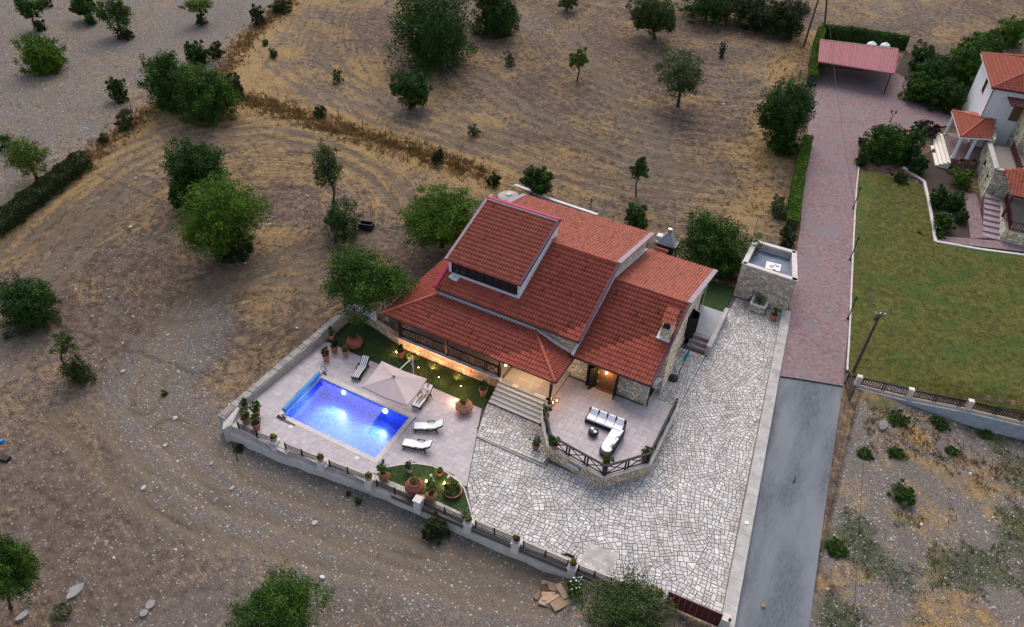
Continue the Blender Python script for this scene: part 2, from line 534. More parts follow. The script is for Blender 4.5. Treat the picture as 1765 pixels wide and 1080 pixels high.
def crazy_region(region, target, rng, macro=2.6):
    xs = [p[0] for p in region]; ys = [p[1] for p in region]
    nx = max(1, int((max(xs) - min(xs)) / macro)); ny = max(1, int((max(ys) - min(ys)) / macro))
    pts = [((i + rng.uniform(0.1, 0.9)) / nx * (max(xs) - min(xs)) + min(xs), (j + rng.uniform(0.1, 0.9)) / ny * (max(ys) - min(ys)) + min(ys)) for i in range(nx) for j in range(ny)]
    out = []
    for i, p in enumerate(pts):
        cell = list(region)
        for j, q in enumerate(pts):
            if i == j or math.hypot(p[0] - q[0], p[1] - q[1]) > macro * 3.5: continue
            mx, my = (p[0] + q[0]) / 2, (p[1] + q[1]) / 2
            dx, dy = p[0] - q[0], p[1] - q[1]
            L = math.hypot(dx, dy); dx /= L; dy /= L
            B = 200
            cell = clip_convex(cell, [(mx - dy * B, my + dx * B), (mx + dy * B, my - dx * B), (mx + dy * B + dx * B, my - dx * B + dy * B), (mx - dy * B + dx * B, my + dx * B + dy * B)])
            if not cell: break
        if cell and area(cell) > 0.02: out += crazy(cell, target, rng)
    return out
# ================================================================== SETTING
def polyline_dist(x, y, pts):
    best = np.full(np.shape(x), 1e9)
    side = np.zeros(np.shape(x))
    for a, b in zip(pts[:-1], pts[1:]):
        dx, dy = b[0] - a[0], b[1] - a[1]
        L2 = dx * dx + dy * dy
        t = np.clip(((x - a[0]) * dx + (y - a[1]) * dy) / L2, 0, 1)
        d = np.hypot(x - a[0] - t * dx, y - a[1] - t * dy)
        sg = np.sign((x - a[0]) * dy - (y - a[1]) * dx)
        side = np.where(d < best, sg, side)
        best = np.minimum(best, d)
    return best, side
def TP(*px): return [T(*q)[:2] for q in px]

BANK_W = TP((-60, 430), (0, 395), (60, 335), (135, 290), (190, 240), (250, 195), (310, 165), (380, 130), (420, 75), (480, 15), (500, 0))
BANK_N = TP((395, 165), (450, 178), (520, 200), (600, 225), (680, 250), (760, 275), (835, 305))
BANK_E = TP((1400, 60), (1345, 115), (1320, 210), (1310, 290), (1295, 385))
LANE = TP((345, 560), (255, 680), (330, 790), (520, 880), (760, 960), (960, 1010))
TRK1 = TP((930, 15), (1010, 90), (1065, 170), (1100, 230), (1145, 300))
CA = T(420, 400)[:2]
CB = T(1210, 60)[:2]

def axis(lo, a, b, hi, fine, coarse):
    return np.concatenate([np.arange(lo, a, coarse), np.arange(a, b, fine), np.arange(b, hi + coarse, coarse)])
gx = axis(-230, -80, 22, 90, 0.36, 1.2)
gy = axis(-10, 8, 105, 270, 0.36, 1.2)
XX, YY = np.meshgrid(gx, gy, indexing='ij')
ZZ = terr(XX, YY)
nx_, ny_ = XX.shape
idx = np.arange(nx_ * ny_).reshape(nx_, ny_)
FF = np.stack([idx[:-1, :-1], idx[1:, :-1], idx[1:, 1:], idx[:-1, 1:]], -1).reshape(-1, 4)
dW, sW = polyline_dist(XX, YY, BANK_W)
dN, sN = polyline_dist(XX, YY, BANK_N)
dE, _ = polyline_dist(XX, YY, BANK_E)
dL, _ = polyline_dist(XX, YY, LANE)
dT, sT = polyline_dist(XX, YY, TRK1)
n1 = VN.fbm(XX * 0.22, YY * 0.22, 5)
n2 = VN2.fbm(XX * 0.09, YY * 0.09, 4)
n3 = VN2.fbm(XX * 0.8 + 40, YY * 0.8, 4)
upleft = (sW < 0) & (XX < -20)
if upleft[np.argmin(abs(gx + 150)), np.argmin(abs(gy - 80))] == False:
    upleft = (sW > 0) & (XX < -20)
straw = 0.30 + 1.1 * (n1 - 0.5) + 0.5 * (n3 - 0.5)
straw = straw + 0.75 * np.exp(-(dW / 2.2) ** 2) + 0.8 * np.exp(-(dN / 2.4) ** 2) + 0.5 * np.exp(-(dE / 2.2) ** 2)
straw = straw + 0.35 * np.exp(-(dN / 16) ** 2) * (~upleft)
straw = straw + 0.45 * np.exp(-(dW / 7) ** 2) * (~upleft)
straw = np.where(upleft, straw * 0.55 + .10, straw)
grav = 0.15 + 0.8 * (n2 - 0.45)
grav = grav + 0.85 * np.exp(-(dL / 3.0) ** 2)
front = sstep(34, 22, YY - 0.12 * (XX + 35)) * (XX < 4)
grav = grav + 0.24 * front
straw = straw - 0.10 * front + 0.30 * front * (VN2.fbm(XX * 0.16 + 50, YY * 0.16, 3) - .5) * 2
grav = np.where(upleft, grav + 0.62, grav)
straw = straw - 0.6 * np.exp(-(dL / 2.6) ** 2)
right = (XX > 5.5) & (YY < 52)
grav = np.where(right, 0.78 + 1.2 * (n2 - 0.45) - 1.8 * (VN.fbm(XX * 0.5 + 3, YY * 0.5 + 8, 5) - .5), grav)
n4 = VN.fbm(XX * 0.5 + 3, YY * 0.5 + 8, 5)
straw = np.where(right, 0.40 + 1.5 * (n4 - 0.5) + 0.7 * (n3 - .5), straw)
green = np.where(right, np.clip(3.4 * (VN.fbm(XX * 0.42 + 90, YY * 0.42, 5) - 0.47), 0, 1), np.clip(1.5 * (VN.fbm(XX * 0.4 + 9, YY * 0.4, 3) - 0.66), 0, 0.5))
track = np.zeros(XX.shape)
for gauge, wd, amp_, pts in ((.85, .30, 1.0, TRK1), (.9, .34, .9, TP((0, 585), (50, 480), (125, 385), (220, 292), (330, 236), (450, 226), (560, 250), (650, 300), (715, 370))),
        (.9, .34, .8, TP((10, 640), (75, 500), (150, 410), (240, 330))), (.9, .4, .9, TP((250, 700), (275, 610), (330, 530), (430, 470), (540, 430), (640, 410))),
        (1.0, .4, .9, TP((120, 720), (230, 830), (370, 900), (560, 950), (800, 1005), (930, 1030))), (1.0, .4, .9, TP((290, 740), (410, 850), (600, 920), (800, 985), (930, 1015))),
        (.9, .34, .8, TP((470, 110), (560, 170), (680, 215), (800, 250), (920, 290), (1050, 320), (1180, 330))), (.9, .32, .7, TP((540, 60), (590, 130), (690, 190), (830, 225), (960, 280))),
        (.9, .32, .8, TP((830, 130), (900, 190), (1000, 240), (1120, 290), (1230, 300))), (.85, .30, .8, TP((985, 60), (1060, 140), (1135, 230), (1200, 320))),
        (.9, .4, .7, TP((300, 560), (380, 480), (500, 470), (600, 500))), (.9, .4, .6, TP((20, 430), (110, 340), (210, 260), (320, 215), (430, 205), (560, 232)))):
    d_, _s = polyline_dist(XX, YY, pts)
    track = np.maximum(track, amp_ * np.exp(-((d_ - gauge) / wd) ** 2) * (.35 + .9 * VN2.fbm(XX * .3 + 7, YY * .3, 2)))
# furrow coordinates: rings round the middle of each field
rA = np.hypot((XX - CA[0]) * 1.0, (YY - CA[1]) * 0.85)
tA = np.arctan2(YY - CA[1], XX - CA[0]) * 14
rB = np.hypot(XX - CB[0], (YY - CB[1]) * 1.0)
tB = np.arctan2(YY - CB[1], XX - CB[0]) * 25
useB = (sN * np.sign(sN[np.argmin(abs(gx - CB[0])), np.argmin(abs(gy - CB[1]))]) > 0) & (YY > 40)
ps = np.where(upleft, XX * 0.6 + YY * 0.8, np.where(useB, rB, rA))
pt = np.where(upleft, XX * 0.8 - YY * 0.6, np.where(useB, tB, tA))
ps = np.where(right | (front > 0.8), XX * 0.3 + YY * 0.9, ps)
ps = ps + 1.2 * (VN.fbm(XX * 0.1, YY * 0.1, 2) - 0.5)
MASK = np.stack([np.clip(straw, 0, 1), np.clip(grav, 0, 1), np.clip(green, 0, 1)], -1).reshape(-1, 3)
furrow_amt = np.where(upleft, 0.35, np.where(right, 0.15, np.where(front > .6, 0.6, 1.0)))
FUR = np.stack([ps * 0.05, pt * 0.05, furrow_amt], -1).reshape(-1, 3)
ZZ = ZZ + 0.06 * furrow_amt * np.sin(ps * 3.2 + 4 * n1) * (ZZ > -0.7) * ((XX < -33.5) | (YY > 57) | (XX > 20))

gm = bpy.data.materials.new('field_ground'); gm.use_nodes = True
nt = gm.node_tree; bs = nt.nodes['Principled BSDF']
bs.inputs['Roughness'].default_value = 0.97; bs.inputs['Specular IOR Level'].default_value = 0.15
def N(t, **k): return _n(nt, t, **k)
def mixc(f, a, b, bt='MIX'):
    x = N('ShaderNodeMix', data_type='RGBA', blend_type=bt)
    for s_, v_ in ((0, f), (6, a), (7, b)):
        if isinstance(v_, (tuple, float)): x.inputs[s_].default_value = v_ if isinstance(v_, float) else (*v_, 1)
        else: nt.links.new(v_, x.inputs[s_])
    return x.outputs[2]
def math_(op, a, b=None, c=None):
    x = N('ShaderNodeMath', operation=op)
    for i, v_ in enumerate((a, b, c)):
        if v_ is None: continue
        if isinstance(v_, (int, float)): x.inputs[i].default_value = v_
        else: nt.links.new(v_, x.inputs[i])
    return x.outputs[0]
def noise(vec, sc, det=5, rough=0.6):
    x = N('ShaderNodeTexNoise'); x.inputs['Scale'].default_value = sc; x.inputs['Detail'].default_value = det; x.inputs['Roughness'].default_value = rough
    nt.links.new(vec, x.inputs['Vector'])
    return x.outputs['Fac']
def ramp(f, a, b):
    x = N('ShaderNodeMapRange'); x.inputs['From Min'].default_value = a; x.inputs['From Max'].default_value = b
    nt.links.new(f, x.inputs['Value'])
    return x.outputs[0]
geo = N('ShaderNodeNewGeometry'); pos = geo.outputs['Position']
am = N('ShaderNodeAttribute', attribute_name='Col'); sep = N('ShaderNodeSeparateColor'); nt.links.new(am.outputs['Color'], sep.inputs[0])
af = N('ShaderNodeAttribute', attribute_name='furrow'); sf = N('ShaderNodeSeparateColor'); nt.links.new(af.outputs['Color'], sf.inputs[0])
cv = N('ShaderNodeCombineXYZ')
nt.links.new(math_('MULTIPLY', sf.outputs[0], 20.0 * 3.6), cv.inputs[0])
nt.links.new(math_('MULTIPLY', sf.outputs[1], 20.0 * 0.2), cv.inputs[1])
fur = noise(cv.outputs[0], 1.0, 5, 0.7)
cv2 = N('ShaderNodeCombineXYZ')
nt.links.new(math_('MULTIPLY', sf.outputs[0], 20.0 * 9.0), cv2.inputs[0])
nt.links.new(math_('MULTIPLY', sf.outputs[1], 20.0 * 0.5), cv2.inputs[1])
fur2 = noise(cv2.outputs[0], 1.0, 4, 0.7)
fine = noise(pos, 9.0, 6, 0.75)
mid = noise(pos, 1.6, 6, 0.7)
furm = math_('ADD', math_('MULTIPLY', fur, 0.6), math_('MULTIPLY', fur2, 0.4))
furx = math_('MULTIPLY', math_('MULTIPLY', math_('SUBTRACT', furm, 0.5), sf.outputs[2]), ramp(noise(pos, 0.16, 4), 0.22, 0.55))
sfac = math_('ADD', math_('ADD', sep.outputs[0], math_('MULTIPLY', furx, 3.0)), math_('ADD', math_('MULTIPLY', math_('SUBTRACT', mid, 0.5), 1.9), math_('MULTIPLY', math_('SUBTRACT', fine, 0.5), 1.1)))
at_ = N('ShaderNodeAttribute', attribute_name='track')
sfac = ramp(math_('SUBTRACT', sfac, math_('MULTIPLY', at_.outputs['Fac'], 1.15)), 0.30, 0.98)
soil = mixc(ramp(mid, 0.35, 0.65), (0.070, 0.047, 0.034), (0.168, 0.120, 0.087))
grv = mixc(ramp(fine, 0.38, 0.62), (0.088, 0.074, 0.063), (0.235, 0.202, 0.177))
strw = mixc(ramp(fine, 0.36, 0.64), (0.170, 0.104, 0.045), (0.45, 0.298, 0.128))
gfac = ramp(math_('ADD', sep.outputs[1], math_('MULTIPLY', math_('SUBTRACT', mid, 0.5), 0.9)), 0.2, 0.75)
base = mixc(gfac, soil, grv)
base = mixc(math_('MULTIPLY', at_.outputs['Fac'], 0.70), base, (0.080, 0.062, 0.052))
ed_ = math_('MULTIPLY', math_('MULTIPLY', at_.outputs['Fac'], math_('SUBTRACT', 1.0, at_.outputs['Fac'])), 1.2)
base = mixc(math_('MINIMUM', ed_, 0.32), base, (0.27, 0.200, 0.118))
base = mixc(sfac, base, strw)
grn = ramp(math_('ADD', sep.outputs[2], math_('MULTIPLY', math_('SUBTRACT', fine, 0.5), 0.8)), 0.3, 0.8)
base = mixc(math_('MULTIPLY', grn, 0.62), base, (0.045, 0.068, 0.022))
# pale chips of limestone, several sizes
def chips(sc, th0, th1, dens):
    v_ = N('ShaderNodeTexVoronoi'); v_.inputs['Scale'].default_value = sc
    nt.links.new(pos, v_.inputs['Vector'])
    sc_ = N('ShaderNodeSeparateColor'); nt.links.new(v_.outputs['Color'], sc_.inputs[0])
    on = math_('GREATER_THAN', sc_.outputs[0], 1 - dens)
    rr = math_('MULTIPLY', math_('LESS_THAN', v_.outputs['Distance'], math_('MULTIPLY_ADD', sc_.outputs[1], th1 - th0, th0)), on)
    return rr
c1 = chips(4.2, 0.10, 0.34, 0.20)
c2 = chips(8.0, 0.2, 0.45, 0.11)
c0 = chips(2.6, 0.05, 0.20, 0.08)
gate = ramp(math_('ADD', sep.outputs[1], math_('SUBTRACT', noise(pos, 0.5, 3), 0.5)), -0.1, 0.7)
cf = math_('MULTIPLY', math_('MAXIMUM', math_('MAXIMUM', c1, c0), c2), math_('MULTIPLY_ADD', gate, 0.70, 0.08))
base = mixc(cf, base, mixc(fine, (0.34, 0.31, 0.28), (0.66, 0.62, 0.58)))
nt.links.new(base, bs.inputs['Base Color'])
bp = N('ShaderNodeBump'); bp.inputs['Strength'].default_value = 0.9; bp.inputs['Distance'].default_value = 0.12
hh = math_('ADD', math_('ADD', math_('MULTIPLY', fine, 0.6), math_('MULTIPLY', furx, 3.0)), math_('ADD', math_('MULTIPLY', mid, 0.7), math_('SUBTRACT', math_('MULTIPLY', c1, 0.25), math_('MULTIPLY', at_.outputs['Fac'], 1.2))))
nt.links.new(hh, bp.inputs['Height']); nt.links.new(bp.outputs[0], bs.inputs['Normal'])
me = arr_mesh('ground', np.stack([XX, YY, ZZ], -1).reshape(-1, 3), FF, MASK, gm, True)
ta = me.attributes.new('track', 'FLOAT', 'POINT'); ta.data.foreach_set('value', track.astype(np.float32).ravel())
fa = me.color_attributes.new('furrow', 'FLOAT_COLOR', 'POINT')
A4 = np.ones((len(FUR), 4), np.float32); A4[:, :3] = FUR
fa.data.foreach_set('color', A4.ravel())
struct(link('ground', me))

# --- draped strips (roads, lawns)
def drape(name, left, right, mat, off=0.05, step=1.2, cross=8, z=None):
    left = [np.array(q[:2]) for q in left]; right = [np.array(q[:2]) for q in right]
    def sample(pts, n):
        L = np.concatenate([[0], np.cumsum([np.linalg.norm(pts[i + 1] - pts[i]) for i in range(len(pts) - 1)])])
        t = np.linspace(0, L[-1], n)
        return np.stack([np.interp(t, L, [p[0] for p in pts]), np.interp(t, L, [p[1] for p in pts])], -1)
    n = max(4, int(max(sum(np.linalg.norm(p[i + 1] - p[i]) for i in range(len(p) - 1)) for p in (left, right)) / step))
    A, B = sample(left, n), sample(right, n)
    t = np.linspace(0, 1, cross)[None, :, None]
    P = A[:, None] * (1 - t) + B[:, None] * t
    Z = (terr(P[..., 0], P[..., 1]) + off) if z is None else np.full(P.shape[:2], z)
    V = np.concatenate([P, Z[..., None]], -1).reshape(-1, 3)
    ii = np.arange(n * cross).reshape(n, cross)
    F = np.stack([ii[:-1, :-1], ii[:-1, 1:], ii[1:, 1:], ii[1:, :-1]], -1).reshape(-1, 4)
    a, b, c = V[F[0, 0]], V[F[0, 1]], V[F[0, 2]]
    if np.cross(b - a, c - a)[2] < 0: F = F[:, ::-1]
    return struct(link(name, arr_mesh(name, V, F, None, mat, True)))
zz = -0.1
drape('road', [(3.4, 12.0), (right_x(24.0) + .3, 24.0), (right_x(35.0) + .3, 35.0), (right_x(46.7) + .3, 46.7)], [G(1376, 1300, zz), G(1395, 1080, zz), G(1420, 890, zz), G(1453, 665, zz)], MT['asphalt'], 0.045)
drape('driveway', [(right_x(46.7) + .38, 46.75), (right_x(54.9) + .3, 54.9), (-1.9, 57.0), T(1378, 400), T(1388, 270), T(1398, 160), T(1402, 118)],
      [G(1453, 665, 0), T(1463, 545), T(1474, 330), T(1478, 262), T(1492, 236), T(1545, 225)], MT['block'], 0.16, cross=12)
drape('driveway', [T(1402, 118), T(1478, 262)], [T(1545, 128), T(1500, 232)], MT['block'], 0.175, cross=14)
drape('driveway', [T(1545, 128), T(1500, 232)], [T(1648, 188), T(1640, 218)], MT['block'], 0.19, cross=14)
drape('lawn', [T(1462, 648), T(1466, 545), T(1476, 330), T(1478, 292)], [T(1800, 715), T(1800, 450), T(1622, 420), T(1590, 320)], MT['lawn'], 0.12, cross=40)
# kerb along the driveway
mb = MB()
ks = [T(1459, 640), T(1464.5, 545), T(1475, 330), T(1479, 290)]
for a, b in zip(ks[:-1], ks[1:]):
    nseg = 14
    for i in range(nseg):
        p = a + (b - a) * i / nseg; q = a + (b - a) * (i + 0.96) / nseg
        p = [p[0], p[1], terr(p[0], p[1]) + 0.14]; q = [q[0], q[1], terr(q[0], q[1]) + 0.14]
        mb.beam(p, q, 0.14, 0.16)
o = mb.build('kerb', MT['concrete_light']); struct(o)

# ------------------------------------------------------------------ terrace edge coordinates
TER = [(-14.05, 33.2), (-13.75, 32.45), (-12.31, 30.46), (-8.05, 29.95), (-5.9, 32.45), (-6.0, 38.4), (-8.1, 38.4), (-8.1, 37.45), (-14.05, 37.45)]
FLOOR_Z = 1.0
DECK_E = [G(830, 704)[:2], G(805, 835)[:2], G(817, 905)[:2]]
ARC = [G(663, 806)[:2], G(690, 801)[:2], G(718, 799)[:2], G(745, 803)[:2], G(768, 813)[:2], G(787, 827)[:2], G(800, 842)[:2], G(808, 868)[:2], G(817, 902)[:2]]

# ------------------------------------------------------------------ crazy paving
court = struct(MB().prism([(-19.5, 22.6), (1.6, 24.2), (1.75, 25.0), (-1.8, 55.6), (-6.4, 55.6), (-6.4, 47), (-8.2, 47), (-8.2, 33.0), (-19.5, 33.0)], -0.5, -0.165).build('courtyard', MT['mortar']))
items = []
rngp = random.Random(11)
def stone_cols(r):
    k = r.uniform(0.80, 1.16)
    t = r.random()
    if t < 0.05: return (k * 0.92, k * 0.84, k * 0.80)
    if t < 0.15: return (k * 0.80, k * 0.82, k * 0.84)
    return (k, k * r.uniform(0.98, 1.0), k * r.uniform(0.96, 1.02))
d1, d2, d3 = [tuple(map(float, q)) for q in DECK_E]
lev = 29.62       # the small step between landing and drive
landL = (d1[0] + (d2[0] - d1[0]) * (d1[1] - lev) / (d1[1] - d2[1]), lev)
regs = [
    ([landL, d2, (d3[0], 23.3), (-8, 23.75), (-8, 30.2), (-12.4, 30.05)], -0.15, 0.104),
    ([(-8, 23.75), (-1.9, 24.3), (1.3, 24.6), (1.28, 25.0), (0.35, 33.0), (-8, 33.0)], -0.15, 0.104),
    ([(0.35, 33.0), (-2.05, 55.3), (-6.05, 55.3), (-6.05, 33.0)], -0.15, 0.094),
    ([(-6.08, 33.0), (-6.08, 46.2), (-8.15, 46.2), (-8.15, 33.0)], -0.13, 0.085),
    ([landL, (d1[0] + 0.05, 32.72), (-13.9, 32.72), (-12.25, 30.35), (-12.25, 29.75)], -0.03, 0.10),
]
for reg, zt, tg in regs:
    for q in crazy_region(reg, tg, rngp):
        cx = sum(p[0] for p in q) / len(q); cy = sum(p[1] for p in q) / len(q)
        if inside_poly(cx, cy, TER) and zt < 0 and polyline_dist(np.array(cx), np.array(cy), TER + TER[:1])[0] > 0.35: continue
        q = inset(q, 0.016 + rngp.random() * 0.014)
        if len(q) < 3 or area(q) < 0.006: continue
        z1 = zt + rngp.uniform(-0.006, 0.008)
        items.append((q, zt - 0.05, z1, stone_cols(rngp), (rngp.uniform(-.012, .012), rngp.uniform(-.012, .012))))
pieces('paving_stone', 'paving_stones', items, MT['paving'], court)
MB().prism([landL, (d1[0], 32.72), (-13.5, 32.72), (-12.0, 30.2), (-12.0, 29.62)], -0.4, -0.045).build('landing', MT['mortar'], court)
MB().beam((landL[0], 29.58, -.10), (-12.0, 29.58, -.10), .07, .13).build('landing_kerb', MT['concrete'], court)

# ------------------------------------------------------------------ pool deck
POOL = [(-30.2, 28.55), (-22.3, 28.6), (-22.1, 24.4), (-29.95, 24.35)]
deck_poly = [(-32.75, 22.0), (-27.6, 22.35), (-21.3, 23.2)] + [tuple(map(float, q)) for q in ARC] + [d2, d1, (-32.0, 31.95), (-32.75, 31.95)]
deck = struct(MB().prism([(-33.0, 21.8), (-27.6, 22.2), (-21.3, 23.0), (-20.0, 23.1), (-20.0, 24.02), (-33, 24.02)], -0.5, -0.012)
    .prism([(-33.0, 24.02), (-30.3, 24.02), (-30.3, 28.9), (-33.0, 28.9)], -0.5, -0.012)
    .prism([(-33.0, 28.9), (-17.2, 28.9), (d1[0], d1[1]), (d1[0], 32.2), (-33.0, 32.2)], -0.5, -0.012)
    .prism([(-21.75, 24.02), (d2[0] - 0.01, 24.6), (d2[0], d2[1]), (-17.1, 28.9), (-21.75, 28.9)], -0.5, -0.012)
    .build('pool_deck', MT['mortar']))
items = []
GARD = [tuple(map(float, q)) for q in ARC] + [(-17.9, 23.2), (-21.3, 23.0)]
pool_out = [(-30.62, 28.95), (-21.95, 29.0), (-21.72, 24.05), (-30.35, 24.0)]
S = 0.42
rows = [-33 + 0.0]
for i in range(-2, 42):
    for j in range(-2, 26):
        x0, y0 = -33.2 + i * S, 21.7 + j * S
        cell = [(x0, y0), (x0 + S, y0), (x0 + S, y0 + S), (x0, y0 + S)]
        def keep(px_, py_):
            return py_ > wall_y(px_) + 0.12 and px_ > -32.95 and not inside_poly(px_, py_, GARD) and not inside_poly(px_, py_, pool_out)
        cs = [keep(*p) for p in cell]
        if not any(cs): continue
        q = cell
        # straight cuts: deck edge, grass strip, pool, garden
        q = clip_convex(q, [(-33.0, 21.5), (d2[0], 21.5), (d2[0], d2[1]), (d1[0], d1[1]), (-33.0, 31.97)])
        if not q: continue
        if not all(cs):
            cx = x0 + S / 2; cy = y0 + S / 2
            if inside_poly(cx, cy, GARD): continue
            if inside_poly(cx, cy, pool_out) : continue
        q = inset(q, 0.004)
        if len(q) < 3 or area(q) < 0.01: continue
        k = rngp.uniform(0.90, 1.08)
        items.append((q, -0.03, rngp.uniform(-0.002, 0.002), (k, k * rngp.uniform(.98, 1.01), k * rngp.uniform(0.98, 1.03)), (0, 0)))
pieces('deck_tile', 'deck_tiles', items, MT['deck_tile'], deck)
# coping stones round the pool
ci = []
for (a, b), (c, d_) in (((POOL[0], POOL[1]), (pool_out[0], pool_out[1])), ((POOL[1], POOL[2]), (pool_out[1], pool_out[2])), ((POOL[2], POOL[3]), (pool_out[2], pool_out[3])), ((POOL[3], POOL[0]), (pool_out[3], pool_out[0]))):
    L = math.hypot(b[0] - a[0], b[1] - a[1]); n = int(L / 0.6)
    for i in range(n):
        t0, t1 = i / n, (i + 1) / n
        ip = lambda p, q, t: (p[0] + (q[0] - p[0]) * t, p[1] + (q[1] - p[1]) * t)
        q = inset([ip(a, b, t0), ip(a, b, t1), ip(c, d_, t1), ip(c, d_, t0)], 0.005)
        k = rngp.uniform(0.93, 1.06)
        ci.append((q, -0.14, 0.018, (k, k, k), (0, 0)))
pieces('coping_stone', 'coping_stones', ci, MT['coping'], deck)

# ------------------------------------------------------------------ pool
wat = bpy.data.materials.new('pool_mosaic'); wat.use_nodes = True
nt = wat.node_tree; bs = nt.nodes['Principled BSDF']
geo = N('ShaderNodeNewGeometry'); pos = geo.outputs['Position']
vv = N('ShaderNodeTexVoronoi'); vv.inputs['Scale'].default_value = 15.0; vv.distance = 'CHEBYCHEV'; nt.links.new(pos, vv.inputs['Vector'])
sc_ = N('ShaderNodeSeparateColor'); nt.links.new(vv.outputs['Color'], sc_.inputs[0])
col = mixc(sc_.outputs[0], (0.050, 0.135, 0.62), (0.13, 0.25, 0.82))
col = mixc(math_('GREATER_THAN', sc_.outputs[1], 0.86), col, (0.26, 0.38, 0.92))
nt.links.new(col, bs.inputs['Base Color']); bs.inputs['Roughness'].default_value = 0.4
pz = -1.45
mb = MB()
P4 = POOL
mb.add([(p[0], p[1], pz) for p in P4], [(3, 2, 1, 0)])
for i in range(4):
    a, b = P4[i], P4[(i + 1) % 4]
    mb.add([(a[0], a[1], pz), (b[0], b[1], pz), (b[0], b[1], -0.13), (a[0], a[1], -0.13)], [(0, 1, 2, 3)])
basin = struct(mb.build('pool', wat))
ws = bpy.data.materials.new('pool_water'); ws.use_nodes = True
nt = ws.node_tree
for nn_ in list(nt.nodes):
    if nn_.type == 'BSDF_PRINCIPLED': nt.nodes.remove(nn_)
tr = N('ShaderNodeBsdfTransparent'); tr.inputs[0].default_value = (0.70, 0.84, 1.0, 1)
gl = N('ShaderNodeBsdfGlossy'); gl.inputs['Roughness'].default_value = 0.05
fr = N('ShaderNodeFresnel'); fr.inputs['IOR'].default_value = 1.33
geo = N('ShaderNodeNewGeometry')
nz = N('ShaderNodeTexNoise'); nz.inputs['Scale'].default_value = 5; nz.inputs['Detail'].default_value = 3
nt.links.new(geo.outputs['Position'], nz.inputs['Vector'])
bp = N('ShaderNodeBump'); bp.inputs['Strength'].default_value = 0.08; bp.inputs['Distance'].default_value = 0.02
nt.links.new(nz.outputs['Fac'], bp.inputs['Height']); nt.links.new(bp.outputs[0], gl.inputs['Normal']); nt.links.new(bp.outputs[0], fr.inputs['Normal'])
mx = N('ShaderNodeMixShader'); nt.links.new(fr.outputs[0], mx.inputs[0]); nt.links.new(tr.outputs[0], mx.inputs[1]); nt.links.new(gl.outputs[0], mx.inputs[2])
nt.links.new(mx.outputs[0], nt.nodes['Material Output'].inputs[0])
mb = MB(); mb.add([(p[0], p[1], -0.10) for p in [(-30.2, 28.555), (-22.3, 28.605), (-22.1, 24.4), (-29.95, 24.35)]], [(3, 2, 1, 0)])
struct(mb.build('water', ws))
for i, (px_, py_) in enumerate(((591, 677), (663, 709))):
    x = G(px_, py_, -0.45)[0]
    lm = thing('pool_lamp', ('glowing round underwater lamp in the long pool wall, nearer the blue roller', 'glowing round underwater lamp in the long pool wall, nearer the white loungers')[i], 'pool lamp', (x, 28.55, -0.45), 'underwater pool lamps')
    mb = MB(); mb.tube([(x, 28.53, -0.45), (x, 28.50, -0.45)], 0.15, 16); mb.build('lens', MT['lamp_pool'], lm)
    mb = MB()
    for k in range(16):
        t0, t1 = 2 * math.pi * k / 16, 2 * math.pi * (k + 1) / 16
        mb.beam((x + .17 * math.cos(t0), 28.51, -.45 + .17 * math.sin(t0)), (x + .17 * math.cos(t1), 28.51, -.45 + .17 * math.sin(t1)), 0.04, 0.04)
    mb.build('ring', MT['steel'], lm)
    lamp('pool_light', (x, 28.25, -0.5), 250, (0.70, 0.82, 1.0), 0.15, lm, 140, (0.0, -1, 0.0))

# ------------------------------------------------------------------ stone cladding on a vertical face
def cladding(mb, p0, p1, z0, z1, rng, proud=0.03, rowh=(0.11, 0.22), lenr=(0.18, 0.46), holes=(), out=None, back=0.02, top=None, tint=(1, 1, 1), skip=None):
    """stones on the wall from p0 to p1 (xy), outward normal to the right of p0->p1"""
    p0 = np.array(p0, float); p1 = np.array(p1, float)
    d = p1 - p0; L = np.linalg.norm(d); d /= L
    n = np.array([d[1], -d[0]])
    z = z0
    zmax = z1
    while z < zmax - 0.03:
        h = min(rng.uniform(*rowh), zmax - z)
        if zmax - z - h < 0.07: h = zmax - z
        u = -rng.random() * 0.1
        while u < L:
            w = rng.uniform(*lenr)
            a, b = max(u, 0) , min(u + w, L)
            u += w
            if b - a < 0.04: continue
            g = 0.010
            ua, ub, za, zb = a + g, b - g, z + g, z + h - g
            if ub - ua < 0.03 or zb - za < 0.02: continue
            mu, mz = (a + b) / 2, z + h / 2
            if any(q[0] < mu < q[1] and q[2] < mz < q[3] for q in holes): continue
            if top is not None:
                tz = top(mu)
                if za > tz - 0.04: continue
                zb = min(zb, tz)
            pr = proud * rng.uniform(0.4, 1.3)
            k = rng.uniform(0.62, 1.28); wv = rng.uniform(-0.06, 0.08)
            c = (k * tint[0] * (1 + wv), k * tint[1], k * tint[2] * (1 - wv))
            js = [(ua, za), (ub, za), (ub, zb), (ua, zb)]
            js = [(q[0] + rng.uniform(-.008, .008), q[1] + rng.uniform(-.008, .008)) for q in js]
            mu2, mz2 = (ua + ub) / 2, (za + zb) / 2
            f = [(q[0] + (mu2 - q[0]) * 0.12, q[1] + (mz2 - q[1]) * 0.16) for q in js]
            B_ = [(p0[0] + d[0] * q[0] - n[0] * back, p0[1] + d[1] * q[0] - n[1] * back, q[1]) for q in js]
            F_ = [(p0[0] + d[0] * q[0] + n[0] * pr, p0[1] + d[1] * q[0] + n[1] * pr, q[1]) for q in f]
            mb.add(B_ + F_, [(4, 5, 6, 7), (0, 1, 5, 4), (1, 2, 6, 5), (2, 3, 7, 6), (3, 0, 4, 7)], c)
        z += h
RS = random.Random(5)

